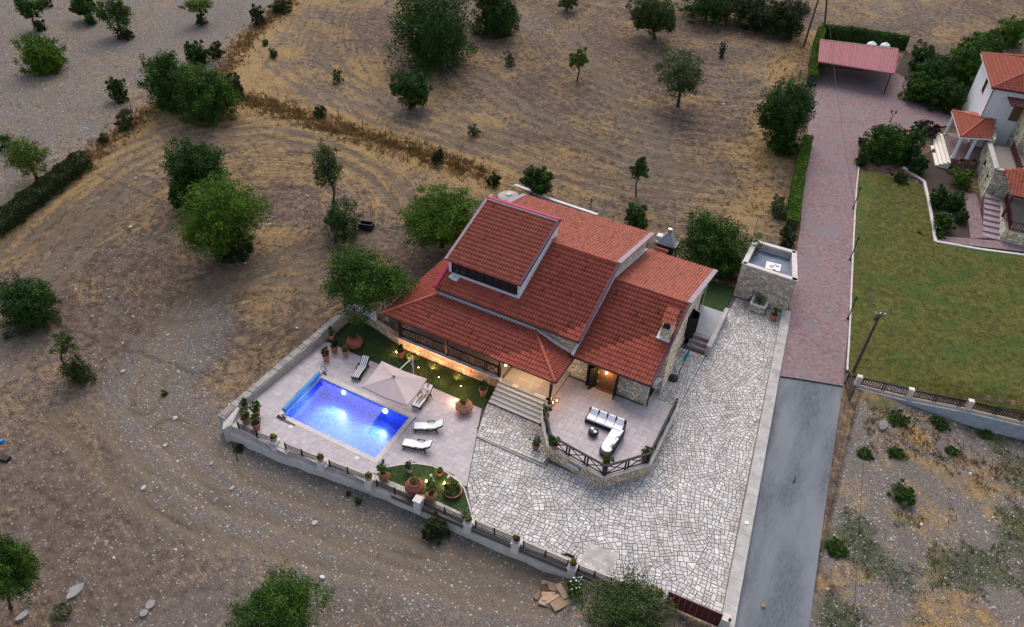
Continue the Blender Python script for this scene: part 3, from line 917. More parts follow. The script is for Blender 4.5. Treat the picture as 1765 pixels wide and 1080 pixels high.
# ------------------------------------------------------------------ plot walls
lw = thing('stone_garden_wall', 'rough pale stone wall between the pool deck and the dry field', 'wall', (-33.0, 29, 0))
mb = MB(); zt = lambda y: 0.45 + 0.55 * (y - 22) / 14
wy = np.linspace(21.75, 35.9, 12)
mb.prism([(-33.45, 21.7), (-32.86, 21.7), (-32.62, 35.9), (-33.2, 35.9)], -1.6, [0.45, 0.45, 1.0, 1.0])
mb.build('wall_core', MT['concrete'], lw)
mb = MB(); cladding(mb, (-32.62, 35.9), (-32.86, 21.9), -0.02, 1.0, RS, 0.035, (0.10, 0.2), top=lambda u: 1.0 - 0.55 * u / 14.2 - 0.03, tint=(1.15, 1.08, 0.98)); mb.build('stone_cladding', MT['stone'], lw, kind='stuff')
mb = MB(); r_ = random.Random(3)
for i in range(27):
    y0 = 21.85 + i * 0.52; xs_ = -33.16 + 0.24 * (y0 - 21.7) / 14.2
    k = r_.uniform(.58, .80)
    mb.box((xs_, y0 + .26, zt(y0) + 0.035 + r_.uniform(-.02, .02)), (0.52 + r_.uniform(-.10, .08), 0.53 + r_.uniform(-.02, .06), 0.07), r_.uniform(-.07, .07), (k, k, k * .98))
mb.build('cap_stones', MT['concrete'], lw, kind='stuff')
# wall with a white niche panel between deck wall and porch
cw = thing('stepped_stone_wall', 'low stone wall joining the field wall to the porch corner', 'wall', (-30, 35.6, 0))
pA, pB = np.array([-32.6, 35.7]), np.array([-27.35, 34.62])
mb = MB(); dv = (pB - pA) / np.linalg.norm(pB - pA); nv = np.array([-dv[1], dv[0]])
mb.prism([tuple(pA), tuple(pB), tuple(pB + nv * 0.4), tuple(pA + nv * 0.4)], -0.5, 0.55); mb.build('wall_core', MT['stone_joint'], cw)
mb = MB(); cladding(mb, pA, pB, 0.0, 0.55, RS, 0.03, tint=(1.1, 1.02, 0.92)); mb.build('stone_cladding', MT['stone'], cw, kind='stuff')
mb = MB(); r_ = random.Random(4)
for i in range(11):
    c = pA + dv * (0.25 + i * 0.49) + nv * 0.2; k = r_.uniform(.8, 1.15)
    mb.box((c[0], c[1], 0.585), (0.47, 0.46, 0.07), math.atan2(dv[1], dv[0]), (k, k * .96, k * .9))
mb.build('cap_stones', MT['stone_warm'], cw, kind='stuff')
wp = thing('white_wall_panel', 'white rendered wall panel with sloping top behind the corner jar', 'wall', (-31.3, 35.8, 0.6))
mb = MB(); a = pA + dv * 0.25 + nv * 0.12; b = pA + dv * 2.3 + nv * 0.12
mb.prism([tuple(a), tuple(b), tuple(b + nv * .2), tuple(a + nv * .2)], 0.6, [1.75, 1.55, 1.55, 1.75]); mb.build('wall_panel', MT['white'], wp)

# front retaining wall: upper wall, ledge, lower wall
fw = thing('front_retaining_wall', 'long pale concrete retaining wall below the brown rail fence', 'wall', (-15, 22.5, -1.2))
def offset_line(pts, d):
    out = []
    for i in range(len(pts)):
        a = pts[max(i - 1, 0)]; b = pts[min(i + 1, len(pts) - 1)]
        t = (b - a) / np.linalg.norm(b - a); out.append(pts[i] + np.array([-t[1], t[0]]) * d)
    return out
wps = [WALL_PTS[i] for i in range(8)]
dens = []
for a, b in zip(wps[:-1], wps[1:]):
    n = max(2, int(np.linalg.norm(b - a) / 0.9))
    dens += [a + (b - a) * i / n for i in range(n)]
dens.append(wps[-1]); dens.append(G(1062, 1006)[:2])
def wallstrip(mb, lo, hi, z0f, z1f):
    for i in range(len(lo) - 1):
        q = [lo[i], lo[i + 1], hi[i + 1], hi[i]]
        z0 = [z0f(p) for p in q]; z1 = [z1f(p) for p in q]
        v = [(p[0], p[1], z) for p, z in zip(q, z0)] + [(p[0], p[1], z) for p, z in zip(q, z1)]
        mb.add(v, [(3, 2, 1, 0), (4, 5, 6, 7), (0, 1, 5, 4), (1, 2, 6, 5), (2, 3, 7, 6), (3, 0, 4, 7)])
r_ = random.Random(8)
mb = MB(); wallstrip(mb, offset_line(dens, 0.0), offset_line(dens, 0.42), lambda p: -1.6, lambda p: 0.04); mb.c = [(.80, .79, .78)] * len(mb.c); mb.build('upper_wall', MT['concrete_light'], fw)
wob = {i: r_.uniform(-.06, .06) for i in range(200)}
lo = [p + np.array([0, -0.28 + wob[i] * 0.8]) for i, p in enumerate(dens)]
mb = MB(); wallstrip(mb, lo, offset_line(dens, -0.004), lambda p: -2.0, lambda p: -0.52 + 0.12 * math.sin(p[0] * 0.9) * 0.4); mb.build('lower_wall', MT['concrete_light'], fw)
cn = thing('chamfered_wall_end', 'pale concrete corner block where the two plot walls meet', 'wall', (-33.2, 21.8, 0))
mb = MB(); mb.prism([tuple(G(389, 730)[:2] + [-0.25, 0.0]), tuple(G(389, 730)[:2] + [0.3, -0.55]), tuple(G(400, 733)[:2]), (-32.6, 22.9), (-33.6, 22.9)], -1.9, [0.1, 0.1, 0.1, 0.5, 0.5]); mb.build('corner_block', MT['concrete_light'], cn)

# right low wall
rw = thing('courtyard_side_wall', 'long low pale wall between the crazy paving and the road', 'wall', (0, 40, 0))
mb = MB(); ys = np.linspace(24.3, 55.2, 20)
for a, b in zip(ys[:-1], ys[1:]):
    b2 = b - 0.012
    xa, xb = right_x(a), right_x(b)
    mb.prism([(xa - .28, a), (xa + .46, a), (xb + .46, b2), (xb - .28, b2)], -0.9, 0.32)
mb.build('wall_section', MT['concrete'], rw)
# ================================================================== VILLA
WX0, WX1, WY, WE, WR, WRZ, WB, WBZ = -13.95, -7.9, 37.45, 37.13, 43.95, 5.89, 52.1, 3.98
MX0, MX1, MY, ME, MEZ, MR, MRZ, MB_, MBZ = -25.8, -13.68, 37.8, 37.43, 4.45, 43.95, 7.34, 52.1, 5.62
WEZ = 3.25
villa = thing('stone_villa', 'stone villa with stepped red tiled roofs, dormer and corner porch', 'house', (-17, 44, 0))

def wall_block(poly, z0, z1, mat, name='wall'):
    return MB().prism(poly, z0, z1).build(name, mat, villa)
# main volume, gable profile along Y
def gable(name, x0, x1, pts, mat):
    mb = MB(); n = len(pts)
    v = [(x0, y, z) for y, z in pts] + [(x1, y, z) for y, z in pts]
    mb.add(v, [tuple(range(n)), tuple(range(2 * n - 1, n - 1, -1))] + [(i, n + i, n + (i + 1) % n, (i + 1) % n) for i in range(n)])
    return mb.build(name, mat, villa)
mslope = (MRZ - MEZ) / (MR - ME); wslope = (WRZ - WEZ) / (WR - WE)
mb_s = (MRZ - MBZ) / (MB_ - MR); wb_s = (WRZ - WBZ) / (WB - WR)
main_wall = gable('main_wall', -25.55, -13.97, [(MY, -0.3), (51.8, -0.3), (51.8, MBZ + 0.3 * mb_s - 0.15), (MR, MRZ - 0.16), (MY, MEZ + (MY - ME) * mslope - 0.16)], MT['stone_joint'])
wing_wall = gable('wing_wall', -13.96, -8.17, [(WY, -0.3), (51.75, -0.3), (51.75, WBZ + .35 * wb_s - 0.15), (WR, WRZ - 0.16), (WY, WEZ + (WY - WE) * wslope - 0.16)], MT['stone_joint'])

# ---- tiles
TW, TL = 0.235, 0.40
PROF = [(0.0, 0.0), (0.10, 0.05), (0.30, 0.075), (0.50, 0.05), (0.62, 0.0), (1.0, -0.008)]
def tile_geo(w=TW, l=TL):   # one barrel tile with a raised lower lip
    v = []; f = []
    n = len(PROF)
    for yv, lift in ((0.0, 0.052), (l * 1.04, 0.0)):
        for a, h in PROF: v.append((a * w * 1.0, yv, h * w / 0.235 + lift))
    for a, h in PROF: v.append((a * w, 0.0, h * w / 0.235 + 0.0))
    for i, (a, h) in enumerate(PROF): v[2 * n + i] = (a * w, 0.0, max(h * w / .235 - 0.012, -0.02))
    for i in range(n - 1):
        f.append((i, i + 1, n + i + 1, n + i))
        f.append((2 * n + i, 2 * n + i + 1, i + 1, i))
    return np.array(v), f
TV, TF = tile_geo()
ALL_TILES = []      # (depth, roof object, matrix, material key, colour)
rt = random.Random(21)
def roof_plane(name, O, U, V, poly, matk, parent=villa, thick=0.10, tw=TW, hole=None, patches=True, slab=None):
    O = Vector(O); U = Vector(U).normalized(); V = Vector(V).normalized(); Nn = U.cross(V).normalized()
    W = lambda p, d=0: O + U * p[0] + V * p[1] + Nn * d
    mb = MB(); n = len(poly)
    mb.add([W(p, -thick) for p in poly] + [W(p, -0.005) for p in poly], [tuple(range(n))[::-1], tuple(range(n, 2 * n))] + [(i, (i + 1) % n, n + (i + 1) % n, n + i) for i in range(n)], (.8, .8, .8))
    r = mb.build(name, slab or MT[matk], parent)
    us = [p[0] for p in poly]; vs = [p[1] for p in poly]
    nu = int((max(us) - min(us)) / tw) + 1; nv = int((max(vs) - min(vs)) / TL) + 1
    for j in range(nv):
        for i in range(nu):
            u = min(us) + i * tw; v = min(vs) + j * TL - 0.05
            if not inside_poly(u + tw / 2, v + TL * 0.5, poly): continue
            if hole and inside_poly(u + tw / 2, v + TL * 0.5, hole): continue
            k = rt.uniform(0.90, 1.10)
            c = (k, k * rt.uniform(0.94, 1.08), k * rt.uniform(0.92, 1.12))
            if rt.random() < 0.015: c = (k * .55, k * .6, k * .65)
            p = O + U * (u + rt.uniform(-.004, .004)) + V * (v + rt.uniform(-.012, .012)) + Nn * rt.uniform(0, .006)
            mt4 = Matrix(((U.x, V.x, Nn.x, p.x), (U.y, V.y, Nn.y, p.y), (U.z, V.z, Nn.z, p.z), (0, 0, 0, 1)))
            px_, py_, d = proj(p)
            ALL_TILES.append((d if (0 < px_ < 1765 and 0 < py_ < 1080) else 999, r, mt4, matk, c))
    return r
def slope_len(dy, dz): return math.hypot(dy, dz)
# main front slope
ml = slope_len(MR - ME, MRZ - MEZ)
XR = (1, 0, 0)
r_main = roof_plane('roof', (MX0, ME, MEZ), XR, (0, MR - ME, MRZ - MEZ), [(0, 0), (MX1 - MX0, 0), (MX1 - MX0, ml), (0, ml)], 'tile')
bl = slope_len(MB_ - MR, MRZ - MBZ)
roof_plane('roof', (MX1, MB_, MBZ), (-1, 0, 0), (0, MR - MB_, MRZ - MBZ), [(0, 0), (MX1 - MX0, 0), (MX1 - MX0, bl), (0, bl)], 'tile_old')
wl_ = slope_len(WR - WE, WRZ - WEZ)
roof_plane('roof', (WX0, WE, WEZ), XR, (0, WR - WE, WRZ - WEZ), [(0, 0), (WX1 - WX0, 0), (WX1 - WX0, wl_), (0, wl_)], 'tile')
wbl = slope_len(WB - WR, WRZ - WBZ)
roof_plane('roof', (WX1, WB, WBZ), (-1, 0, 0), (0, WR - WB, WRZ - WBZ), [(0, 0), (WX1 - WX0, 0), (WX1 - WX0, wbl), (0, wbl)], 'tile_old')
# dormer
DX0, DX1, DY0, DZ0, DY1, DZ1 = -25.65, -19.33, 38.85, 6.30, 45.1, 8.62
dl = slope_len(DY1 - DY0, DZ1 - DZ0)
r_dorm = roof_plane('dormer_roof', (DX0, DY0, DZ0), XR, (0, DY1 - DY0, DZ1 - DZ0), [(0, 0), (DX1 - DX0, 0), (DX1 - DX0, dl), (0, dl)], 'tile_new')
# porch: front, right and left skirts
PE, PZ, PX0, PX1, PTZ = 34.2, 3.0, -28.5, -13.82, 3.78
TL_, TR_ = -25.6, -17.3
pl = slope_len(MY - PE, PTZ - PZ)
roof_plane('porch_roof', (PX0, PE, PZ), XR, (0, MY - PE, PTZ - PZ), [(0, 0), (PX1 - PX0, 0), (TR_ - PX0, pl), (TL_ - PX0, pl)], 'tile')
pr_ = slope_len(PX1 - TR_, PTZ - PZ)
roof_plane('porch_roof', (PX1, PE, PZ), (0, 1, 0), (TR_ - PX1, 0, PTZ - PZ), [(0, 0), (WY - PE, 0), (MY - PE, pr_)], 'tile')
pll = slope_len(TL_ - PX0, PTZ - PZ)
roof_plane('porch_roof', (PX0, 47.6, PZ), (0, -1, 0), (TL_ - PX0, 0, PTZ - PZ), [(0, 0), (47.6 - PE, 0), (47.6 - MY, pll), (0, pll)], 'tile')

def ridge(name, a, b, mat, r=0.13):
    a = Vector(a); b = Vector(b); L = (b - a).length; n = max(2, int(L / 0.42)); d = (b - a) / L
    mb = MB()
    for i in range(n):
        p = a + d * (L * i / n - 0.02); q = a + d * (L * (i + 1) / n + 0.02)
        k = rt.uniform(.85, 1.15)
        mb.tube([p, q], [r * 1.06, r * 0.94], 8, (k, k, k))
    return mb.build(name, mat, villa, kind='stuff')
ridge('ridge_tiles', (DX1, MR, MRZ + 0.03), (MX1, MR, MRZ + 0.03), MT['tile_new'])
ridge('ridge_tiles', (WX0, WR, WRZ + 0.03), (WX1, WR, WRZ + 0.03), MT['tile_new'])
ridge('hip_tiles', (PX1, PE, PZ + 0.06), (TR_, MY, PTZ + 0.06), MT['tile_new'], 0.12)
ridge('hip_tiles', (PX0, PE, PZ + 0.06), (TL_, MY, PTZ + 0.06), MT['tile_new'], 0.12)

# verge boards, fascias, flashings
def strip(name, a, b, w, h, mat): return MB().beam(a, b, w, h).build(name, mat, villa)
strip('verge_board', (WX1 + .06, WE, WEZ), (WX1 + .06, WR, WRZ), 0.14, 0.20, MT['plum'])
strip('verge_board', (WX1 + .03, WB, WBZ + .07), (WX1 + .03, WR, WRZ + .07), 0.40, 0.10, MT['lilac'])
strip('verge_board', (MX1 + .06, ME, MEZ), (MX1 + .06, MR, MRZ), 0.14, 0.20, MT['plum'])
strip('verge_board', (MX1 + .02, MB_, MBZ + .07), (MX1 + .02, MR, MRZ + .07), 0.40, 0.10, MT['lilac'])
strip('verge_board', (MX0 - .05, MB_, MBZ + .07), (MX0 - .05, MR, MRZ + .07), 0.40, 0.10, MT['lilac'])
strip('verge_board', (DX1 + .06, DY0, DZ0 + .02), (DX1 + .06, DY1, DZ1 + .02), 0.16, 0.22, MT['plum'])
strip('verge_board', (DX0 - .06, DY0, DZ0 + .04), (DX0 - .06, DY1, DZ1 + .04), 0.22, 0.16, MT['lilac'])
strip('top_flashing', (DX0 - .1, DY1 + .10, DZ1 + .03), (DX1 + .14, DY1 + .10, DZ1 + .04), 0.30, 0.26, MT['crimson'])
strip('side_flashing', (MX0 - .08, ME - .02, MEZ + .08), (MX0 - .08, DY0 + .5, MEZ + (DY0 + .5 - ME) * mslope + .08), 0.34, 0.22, MT['crimson'])
strip('ridge_mortar', (DX0 + .1, DY1 - .12, DZ1 + .05), (DX1, DY1 - .12, DZ1 + .05), 0.20, 0.10, MT['lilac'])
for nm, a, b in (('gutter', (MX0 + .1, ME - .08, MEZ - .06), (MX1 + .1, ME - .08, MEZ - .06)), ('gutter', (WX0 - .1, WE - .08, WEZ - .06), (WX1 + .1, WE - .08, WEZ - .06)), ('gutter', (PX1 + .07, PE, PZ - .05), (PX1 + .07, WY - .1, PZ - .05))):
    MB().tube([a, b], 0.07, 8).build(nm, MT['gutter'], villa)
MB().tube([(WX1 - .02, WE - .06, WEZ - .08), (WX1 - .02, WY - .10, WEZ - .35), (WX1 - .02, WY - .10, 1.02)], 0.05, 8).build('downpipe', MT['gutter'], villa)
strip('eave_board', (PX0, PE + .02, PZ - .08), (PX1, PE + .02, PZ - .08), 0.06, 0.10, MT['wood'])
strip('eave_board', (PX0 + .02, PE, PZ - .08), (PX0 + .02, 47.6, PZ - .08), 0.06, 0.10, MT['wood'])
# white flashing where the wing roof meets the main gable
strip('white_flashing', (MX1 - .16, WE - .1, WEZ + .17), (MX1 - .16, WR, WRZ + .17), 0.20, 0.16, MT['flash'])
strip('white_flashing', (MX1 - .16, WR, WRZ + .17), (MX1 - .16, 51.6, WRZ - (51.6 - WR) * wb_s + .17), 0.20, 0.16, MT['flash'])
# white parapet strip above the porch roof, with a toothed mortar edge
mb = MB(); mb.beam((TL_, MY - .06, PTZ + .22), (TR_, MY - .06, PTZ + .22), 0.14, 0.30)
for i in range(int((TR_ - TL_) / TW)):
    mb.box((TL_ + .1 + i * TW, MY - .16, PTZ + .085), (0.12, 0.16, 0.07))
mb.build('white_parapet', MT['flash'], villa)
strip('white_flashing', (TR_, MY - .1, PTZ + .14), (-14.15, WY - .05, PZ + .22), 0.14, 0.22, MT['flash'])
# dormer body
zr = lambda y: MEZ + (y - ME) * mslope
DW = 39.0
mb = MB(); mb.prism([(DX0 + .12, DW), (DX1 - .15, DW), (DX1 - .15, DW + .12), (DX0 + .12, DW + .12)], zr(DW) - 0.3, DZ0 + (DW - DY0) * (DZ1 - DZ0) / (DY1 - DY0) - 0.06)
dw = mb.build('dormer_wall', MT['white'], villa)
zd = lambda y: DZ0 + (y - DY0) * (DZ1 - DZ0) / (DY1 - DY0) - 0.1
for nm, x in (('dormer_cheek', DX1 - .15), ('dormer_cheek', DX0 + .02)):
    mb = MB(); ys_ = [DW + .13, MR, 45.25]; lowz = [zr(DW) - .2, MRZ - .1, MRZ - (45.25 - MR) * mb_s - .1]
    v = [(x, y, z) for y, z in zip(ys_, lowz)] + [(x, y, zd(y)) for y in ys_[::-1]]
    n = len(v); v2 = [(a + .12, b, c) for a, b, c in v]
    mb.add(v + v2, [tuple(range(n))[::-1], tuple(range(n, 2 * n))] + [(i, (i + 1) % n, n + (i + 1) % n, n + i) for i in range(n)])
    mb.build(nm, MT['white'], villa)
mb = MB(); mb.prism([(DX0 + .12, 45.12), (DX1 - .15, 45.12), (DX1 - .15, 45.24), (DX0 + .12, 45.24)], MRZ - .6, zd(45.2)); mb.build('dormer_wall', MT['white'], villa)
strip('white_flashing', (DX1 + .03, DW - .05, zr(DW) + .12), (DX1 + .03, MR, MRZ + .12), 0.18, 0.12, MT['flash'])
strip('white_flashing', (DX0 + .5, DW - .10, zr(DW - .1) + .10), (DX1 + .1, DW - .10, zr(DW - .1) + .10), 0.20, 0.14, MT['flash'])
mb = MB(); mb.box((DX0 + .95, DW - .42, zr(DW - .42) + .1), (0.55, 0.45, 0.12)); mb.box((DX0 + .62, DW - .25, zr(DW - .25) + .1), (0.30, 0.75, 0.12)); mb.build('mortar_patch', MT['flash'], villa)
wz0, wz1 = zr(DW) + 0.16, zd(DW) - 0.06
for i in range(4):
    x0 = DX0 + 0.42 + i * 1.44; x1 = x0 + 1.36
    mb = MB(); y = DW - .03
    for a, b in (((x0, y, wz0), (x1, y, wz0)), ((x0, y, wz1), (x1, y, wz1)), ((x0, y, wz0), (x0, y, wz1)), ((x1, y, wz0), (x1, y, wz1)), (((x0 + x1) / 2, y, wz0), ((x0 + x1) / 2, y, wz1))):
        mb.beam(a, b, 0.07, 0.07)
    w = mb.build('window', MT['wood'], villa)
    MB().box(((x0 + x1) / 2, DW - .012, (wz0 + wz1) / 2), (x1 - x0, 0.015, wz1 - wz0)).build('pane', MT['glass'], w)
# stone faces
DOORX0, DOORX1 = -11.85, -10.30
holes = [(DOORX0 - WX0 - 0.02, DOORX1 - WX0 + 0.02, 1.0, 3.12)]
mb = MB(); cladding(mb, (WX0, WY), (-8.17, WY), 1.0, 3.2, RS, 0.03, holes=holes, tint=(1.2, 1.15, 1.08)); mb.build('stone_cladding', MT['stone'], villa, kind='stuff')
mb = MB(); cladding(mb, (-8.17, WY), (-8.17, 40.3), -0.1, 5.9, RS, 0.03, top=lambda u: WEZ + (WY + u - WE) * wslope - .2, holes=[(1.3, 2.3, .5, 1.9)], tint=(1.35, 1.28, 1.15))
cladding(mb, (-8.17, 42.9), (-8.17, 51.75), -0.1, 5.9, RS, 0.03, top=lambda u: min(WEZ + (42.9 + u - WE) * wslope, WRZ - (42.9 + u - WR) * wb_s) - .2, holes=[(3.7, 5.1, .55, 2.75), (7.3, 8.4, .9, 3.0)], tint=(1.35, 1.28, 1.15))
mb.build('stone_cladding', MT['stone'], villa, kind='stuff')
mb = MB(); cladding(mb, (-13.97, 37.8), (-13.97, 51.75), 3.0, 7.3, RS, 0.03, top=lambda u: min(MEZ + (37.8 + u - ME) * mslope, MRZ - (37.8 + u - MR) * mb_s) - .2, tint=(1.2, 1.1, 1.0))
cladding(mb, (TR_, MY), (-13.97, MY), 3.1, 4.5, RS, 0.03, tint=(1.2, 1.1, 1.0)); mb.build('stone_cladding', MT['stone'], villa, kind='stuff')
# quoins on the wing corner
mb = MB()
for i in range(8):
    s = 0.42 if i % 2 else 0.26; t_ = 0.26 if i % 2 else 0.42
    mb.box((-8.17 - s / 2 + .05, WY + t_ / 2 - .05, 1.0 + .275 * i + .137), (s, t_, 0.262), 0, (rt.uniform(.9, 1.1),) * 3)
mb.build('quoins', MT['quoin'], villa)
# door of the wing: recess, floor, two open leaves
mb = MB(); mb.box(((DOORX0 + DOORX1) / 2, WY + .0 + .02, 2.04), (DOORX1 - DOORX0, 0.06, 2.08)); mb.build('door_recess', MT['wood_brown'], villa)
dr = MB().prism([(DOORX0, WY - .32), (DOORX1, WY - .32), (DOORX1, WY - .02), (DOORX0, WY - .02)], 1.0, 1.03).build('door_sill', MT['wood_brown'], villa)
def leaf(hx, ang, w=0.78):
    c, s_ = math.cos(ang), math.sin(ang)
    mb = MB(); mb.box((hx + c * w / 2, WY - .05 + s_ * w / 2, 2.03), (w, 0.05, 2.0), ang); d = mb.build('door', MT['wood'], villa)
    mb = MB()
    for zc in (1.5, 2.05, 2.6): mb.box((hx + c * w / 2, WY - .05 + s_ * w / 2, zc), (w * .7, 0.075, 0.42), ang)
    mb.build('door_panel', MT['wood'], d)
leaf(DOORX0 - 0.02, rad(-115)); leaf(DOORX0 - .06, rad(-150), .75); leaf(DOORX1, rad(-88), .72)
strip('lintel', (DOORX0 - .2, WY - .04, 3.09), (DOORX1 + .2, WY - .04, 3.09), 0.14, 0.12, MT['wood_brown'])
wl2 = MB(); wl2.box(((DOORX0 + DOORX1) / 2 - .1, WY - .12, 2.85), (0.08, 0.16, 0.2)); wlo = wl2.build('wall_lamp', MT['black'], villa)
MB().lathe(((DOORX0 + DOORX1) / 2 - .1, WY - .26, 2.72), [(0.03, 0.14), (0.06, 0.1), (0.05, 0)], 8).build('lamp_glass', MT['lamp_warm'], wlo)
lamp('door_lamp_light', ((DOORX0 + DOORX1) / 2 - .1, WY - .42, 2.68), 26, (1.0, 0.60, 0.24), 0.06, villa)
# wing side: window, AC boxes, breast, door, arch
mb = MB()
for a, b in (((WY + 1.35), 0), ((WY + 2.25), 0)): mb.beam((-8.14, a, .6), (-8.14, a, 1.9), 0.08, 0.1)
mb.beam((-8.14, WY + 1.35, .6), (-8.14, WY + 2.25, .6), .1, .08); mb.beam((-8.14, WY + 1.35, 1.9), (-8.14, WY + 2.25, 1.9), .1, .08); mb.beam((-8.14, WY + 1.8, .6), (-8.14, WY + 1.8, 1.9), .06, .06)
w = mb.build('window', MT['wood'], villa); MB().box((-8.16, WY + 1.8, 1.25), (.02, .9, 1.3)).build('pane', MT['glass'], w)
bz = lambda y: WEZ + (y - WE) * wslope
mb = MB(); mb.prism([(-8.2, 40.3), (-7.78, 40.3), (-7.78, 42.9), (-8.2, 42.9)], -0.2, [4.4, 4.2, 5.3, 5.4]); mb.build('chimney_breast', MT['stone_joint'], villa)
mb = MB(); cladding(mb, (-7.78, 40.3), (-7.78, 42.9), -0.1, 5.3, RS, 0.03, top=lambda u: 4.15 + u * .4, tint=(1.5, 1.4, 1.22)); cladding(mb, (-8.17, 40.3), (-7.78, 40.3), -0.1, 4.2, RS, 0.02, tint=(1.4, 1.3, 1.15)); mb.build('stone_cladding', MT['stone'], villa, kind='stuff')
mb = MB(); mb.box((-8.42, 41.1, 5.3), (0.72, 0.86, 1.9)); ch = mb.build('chimney', MT['stone_joint'], villa)
mb = MB(); cladding(mb, (-8.78, 40.66), (-8.06, 40.66), 4.5, 6.25, RS, .025, holes=[(.14, .6, 5.6, 6.05)], tint=(1.2, 1.15, 1.1)); cladding(mb, (-8.06, 40.66), (-8.06, 41.54), 4.4, 6.25, RS, .025, tint=(1.3, 1.25, 1.15)); cladding(mb, (-8.78, 41.54), (-8.78, 40.66), 4.9, 6.25, RS, .025); mb.build('stone_cladding', MT['stone'], ch, kind='stuff')
MB().box((-8.42, 40.64, 5.83), (.46, .04, .42)).build('flue_opening', MT['black'], ch)
cv_r = roof_plane('chimney_roof', (-8.82, 40.5, 6.26), XR, (0, 1.2, .62), [(0, 0), (.86, 0), (.86, 1.25), (0, 1.25)], 'tile_new', parent=villa, tw=0.2)
strip('white_flashing', (-8.86, 40.55, bz(40.55) + .12), (-8.0, 40.55, bz(40.55) + .12), 0.22, 0.14, MT['flash'])
strip('white_flashing', (-8.88, 40.45, bz(40.45) + .12), (-8.88, 41.6, bz(41.6) + .12), 0.14, 0.14, MT['flash'])
mb = MB(); mb.box((-8.13, 47.3, 1.66), (0.10, 1.36, 2.1)); mb.build('door_recess', MT['wood'], villa)
for yy, an in ((46.62, rad(20)), (47.98, rad(-25))):
    mb = MB(); mb.box((-8.12 + .33 * math.cos(an), yy + .33 * math.sin(an), 1.62), (.66, .05, 2.0), an); mb.build('shutter', MT['wood'], villa)
mb = MB(); mb.box((-8.14, 50.75, 1.95), (0.08, 1.0, 2.0)); mb.build('window_recess', MT['glass'], villa)
mb = MB()
for k in range(9):
    t0, t1 = math.pi * k / 9, math.pi * (k + 1) / 9
    mb.beam((-8.12, 50.75 + .55 * math.cos(t0), 2.75 + .4 * math.sin(t0)), (-8.12, 50.75 + .55 * math.cos(t1), 2.75 + .4 * math.sin(t1)), .12, .14)
mb.build('window_arch', MT['quoin'], villa)
for lab, yy, zz_ in (('white outdoor cooling unit on the wing wall nearer the terrace corner', 39.0, 1.9), ('white outdoor cooling unit on the wing wall nearer the chimney', 39.75, 1.35)):
    ac = thing('cooling_unit', lab, 'cooling unit', (-7.95, yy, zz_), 'cooling units on the wing wall')
    MB().box((-7.93, yy, zz_), (0.30, 0.62, 0.55)).build('casing', MT['flash'], ac)
    MB().tube([(-7.775, yy, zz_), (-7.76, yy, zz_)], 0.2, 14).build('fan_grille', MT['black'], ac)
    MB().beam((-8.15, yy, zz_ - .32), (-7.8, yy, zz_ - .32), .5, .04).build('bracket', MT['steel'], ac)
# porch back wall details
for x0, w_, nm in ((-25.0, 1.5, 'window'), (-22.4, 1.6, 'door'), (-19.6, 1.5, 'window')):
    mb = MB(); z0 = 1.0 if nm == 'door' else 1.8
    mb.box((x0 + w_ / 2, MY - .04, (z0 + 3.1) / 2), (w_, .06, 3.1 - z0)); w = mb.build(nm, MT['wood'], villa)
    for k in (0.27, 0.73): MB().box((x0 + w_ * k, MY - .08, (z0 + 3.1) / 2 + .05), (w_ * .36, .02, (3.1 - z0) * .75)).build('pane', MT['glass'], w)
mb = MB(); mb.prism([(-25.5, MY - .025), (-14, MY - .025), (-14, MY), (-25.5, MY)], 1.0, 3.5); mb.build('porch_plaster', MT['cream'], villa)
mb = MB(); mb.prism([(PX0 + .4, PE + .3), (-14.2, PE + .3), (-17.3, MY - .05), (-25.5, MY - .05)], [PZ - .1, PZ - .1, PTZ - .16, PTZ - .16], [PZ - .06, PZ - .06, PTZ - .12, PTZ - .12]); mb.build('porch_ceiling', MT['wood_brown'], villa)
for x, y in ((-27.25, 34.55), (-23.0, 34.6), (-18.4, 34.6), (-13.98, 34.0)):
    MB().box((x, y, (1.0 + 3.0) / 2 - .02), (0.17, 0.17, 2.0)).build('porch_post', MT['wood'], villa)
MB().beam((PX0 + .4, 34.55, 2.93), (-13.9, 34.4, 2.93), .16, .16).build('porch_beam', MT['wood'], villa)
mb = MB(); mb.prism([(-28.3, 37.8), (-25.56, 37.8), (-25.56, 47.5), (-28.3, 47.5)], -.3, [3.0, 3.6, 3.6, 3.0]); mb.build('side_wall', MT['concrete_light'], villa)
# tiles: nearest 300 as objects, the rest joined per roof
ALL_TILES.sort(key=lambda t: t[0])
TVAR = {}
for d, r, m4, mk, c in ALL_TILES[:300]:
    key = (mk, rt.randrange(8))
    if key not in TVAR:
        mb = MB(); mb.add(TV, TF, c); TVAR[key] = mb.mesh('roof_tile', MT[mk])
    o = bpy.data.objects.new('roof_tile', TVAR[key]); COL.objects.link(o)
    o.parent = r; o.matrix_basis = m4
byroof = {}
for d, r, m4, mk, c in ALL_TILES[300:]: byroof.setdefault((r.name, mk), []).append((m4, c))
for (rn, mk), lst in byroof.items():
    n = len(TV); Ms = np.array([np.array(a) for a, _ in lst])
    V = np.einsum('kij,nj->kni', Ms[:, :3, :3], TV) + Ms[:, None, :3, 3]
    F = (np.array(TF)[None] + (np.arange(len(lst)) * n)[:, None, None]).reshape(-1, 4)
    C = np.repeat(np.array([c for _, c in lst]), n, 0)
    link('roof_tiles', arr_mesh('roof_tiles', V.reshape(-1, 3), F, C, MT[mk]), bpy.data.objects[rn], kind='stuff')

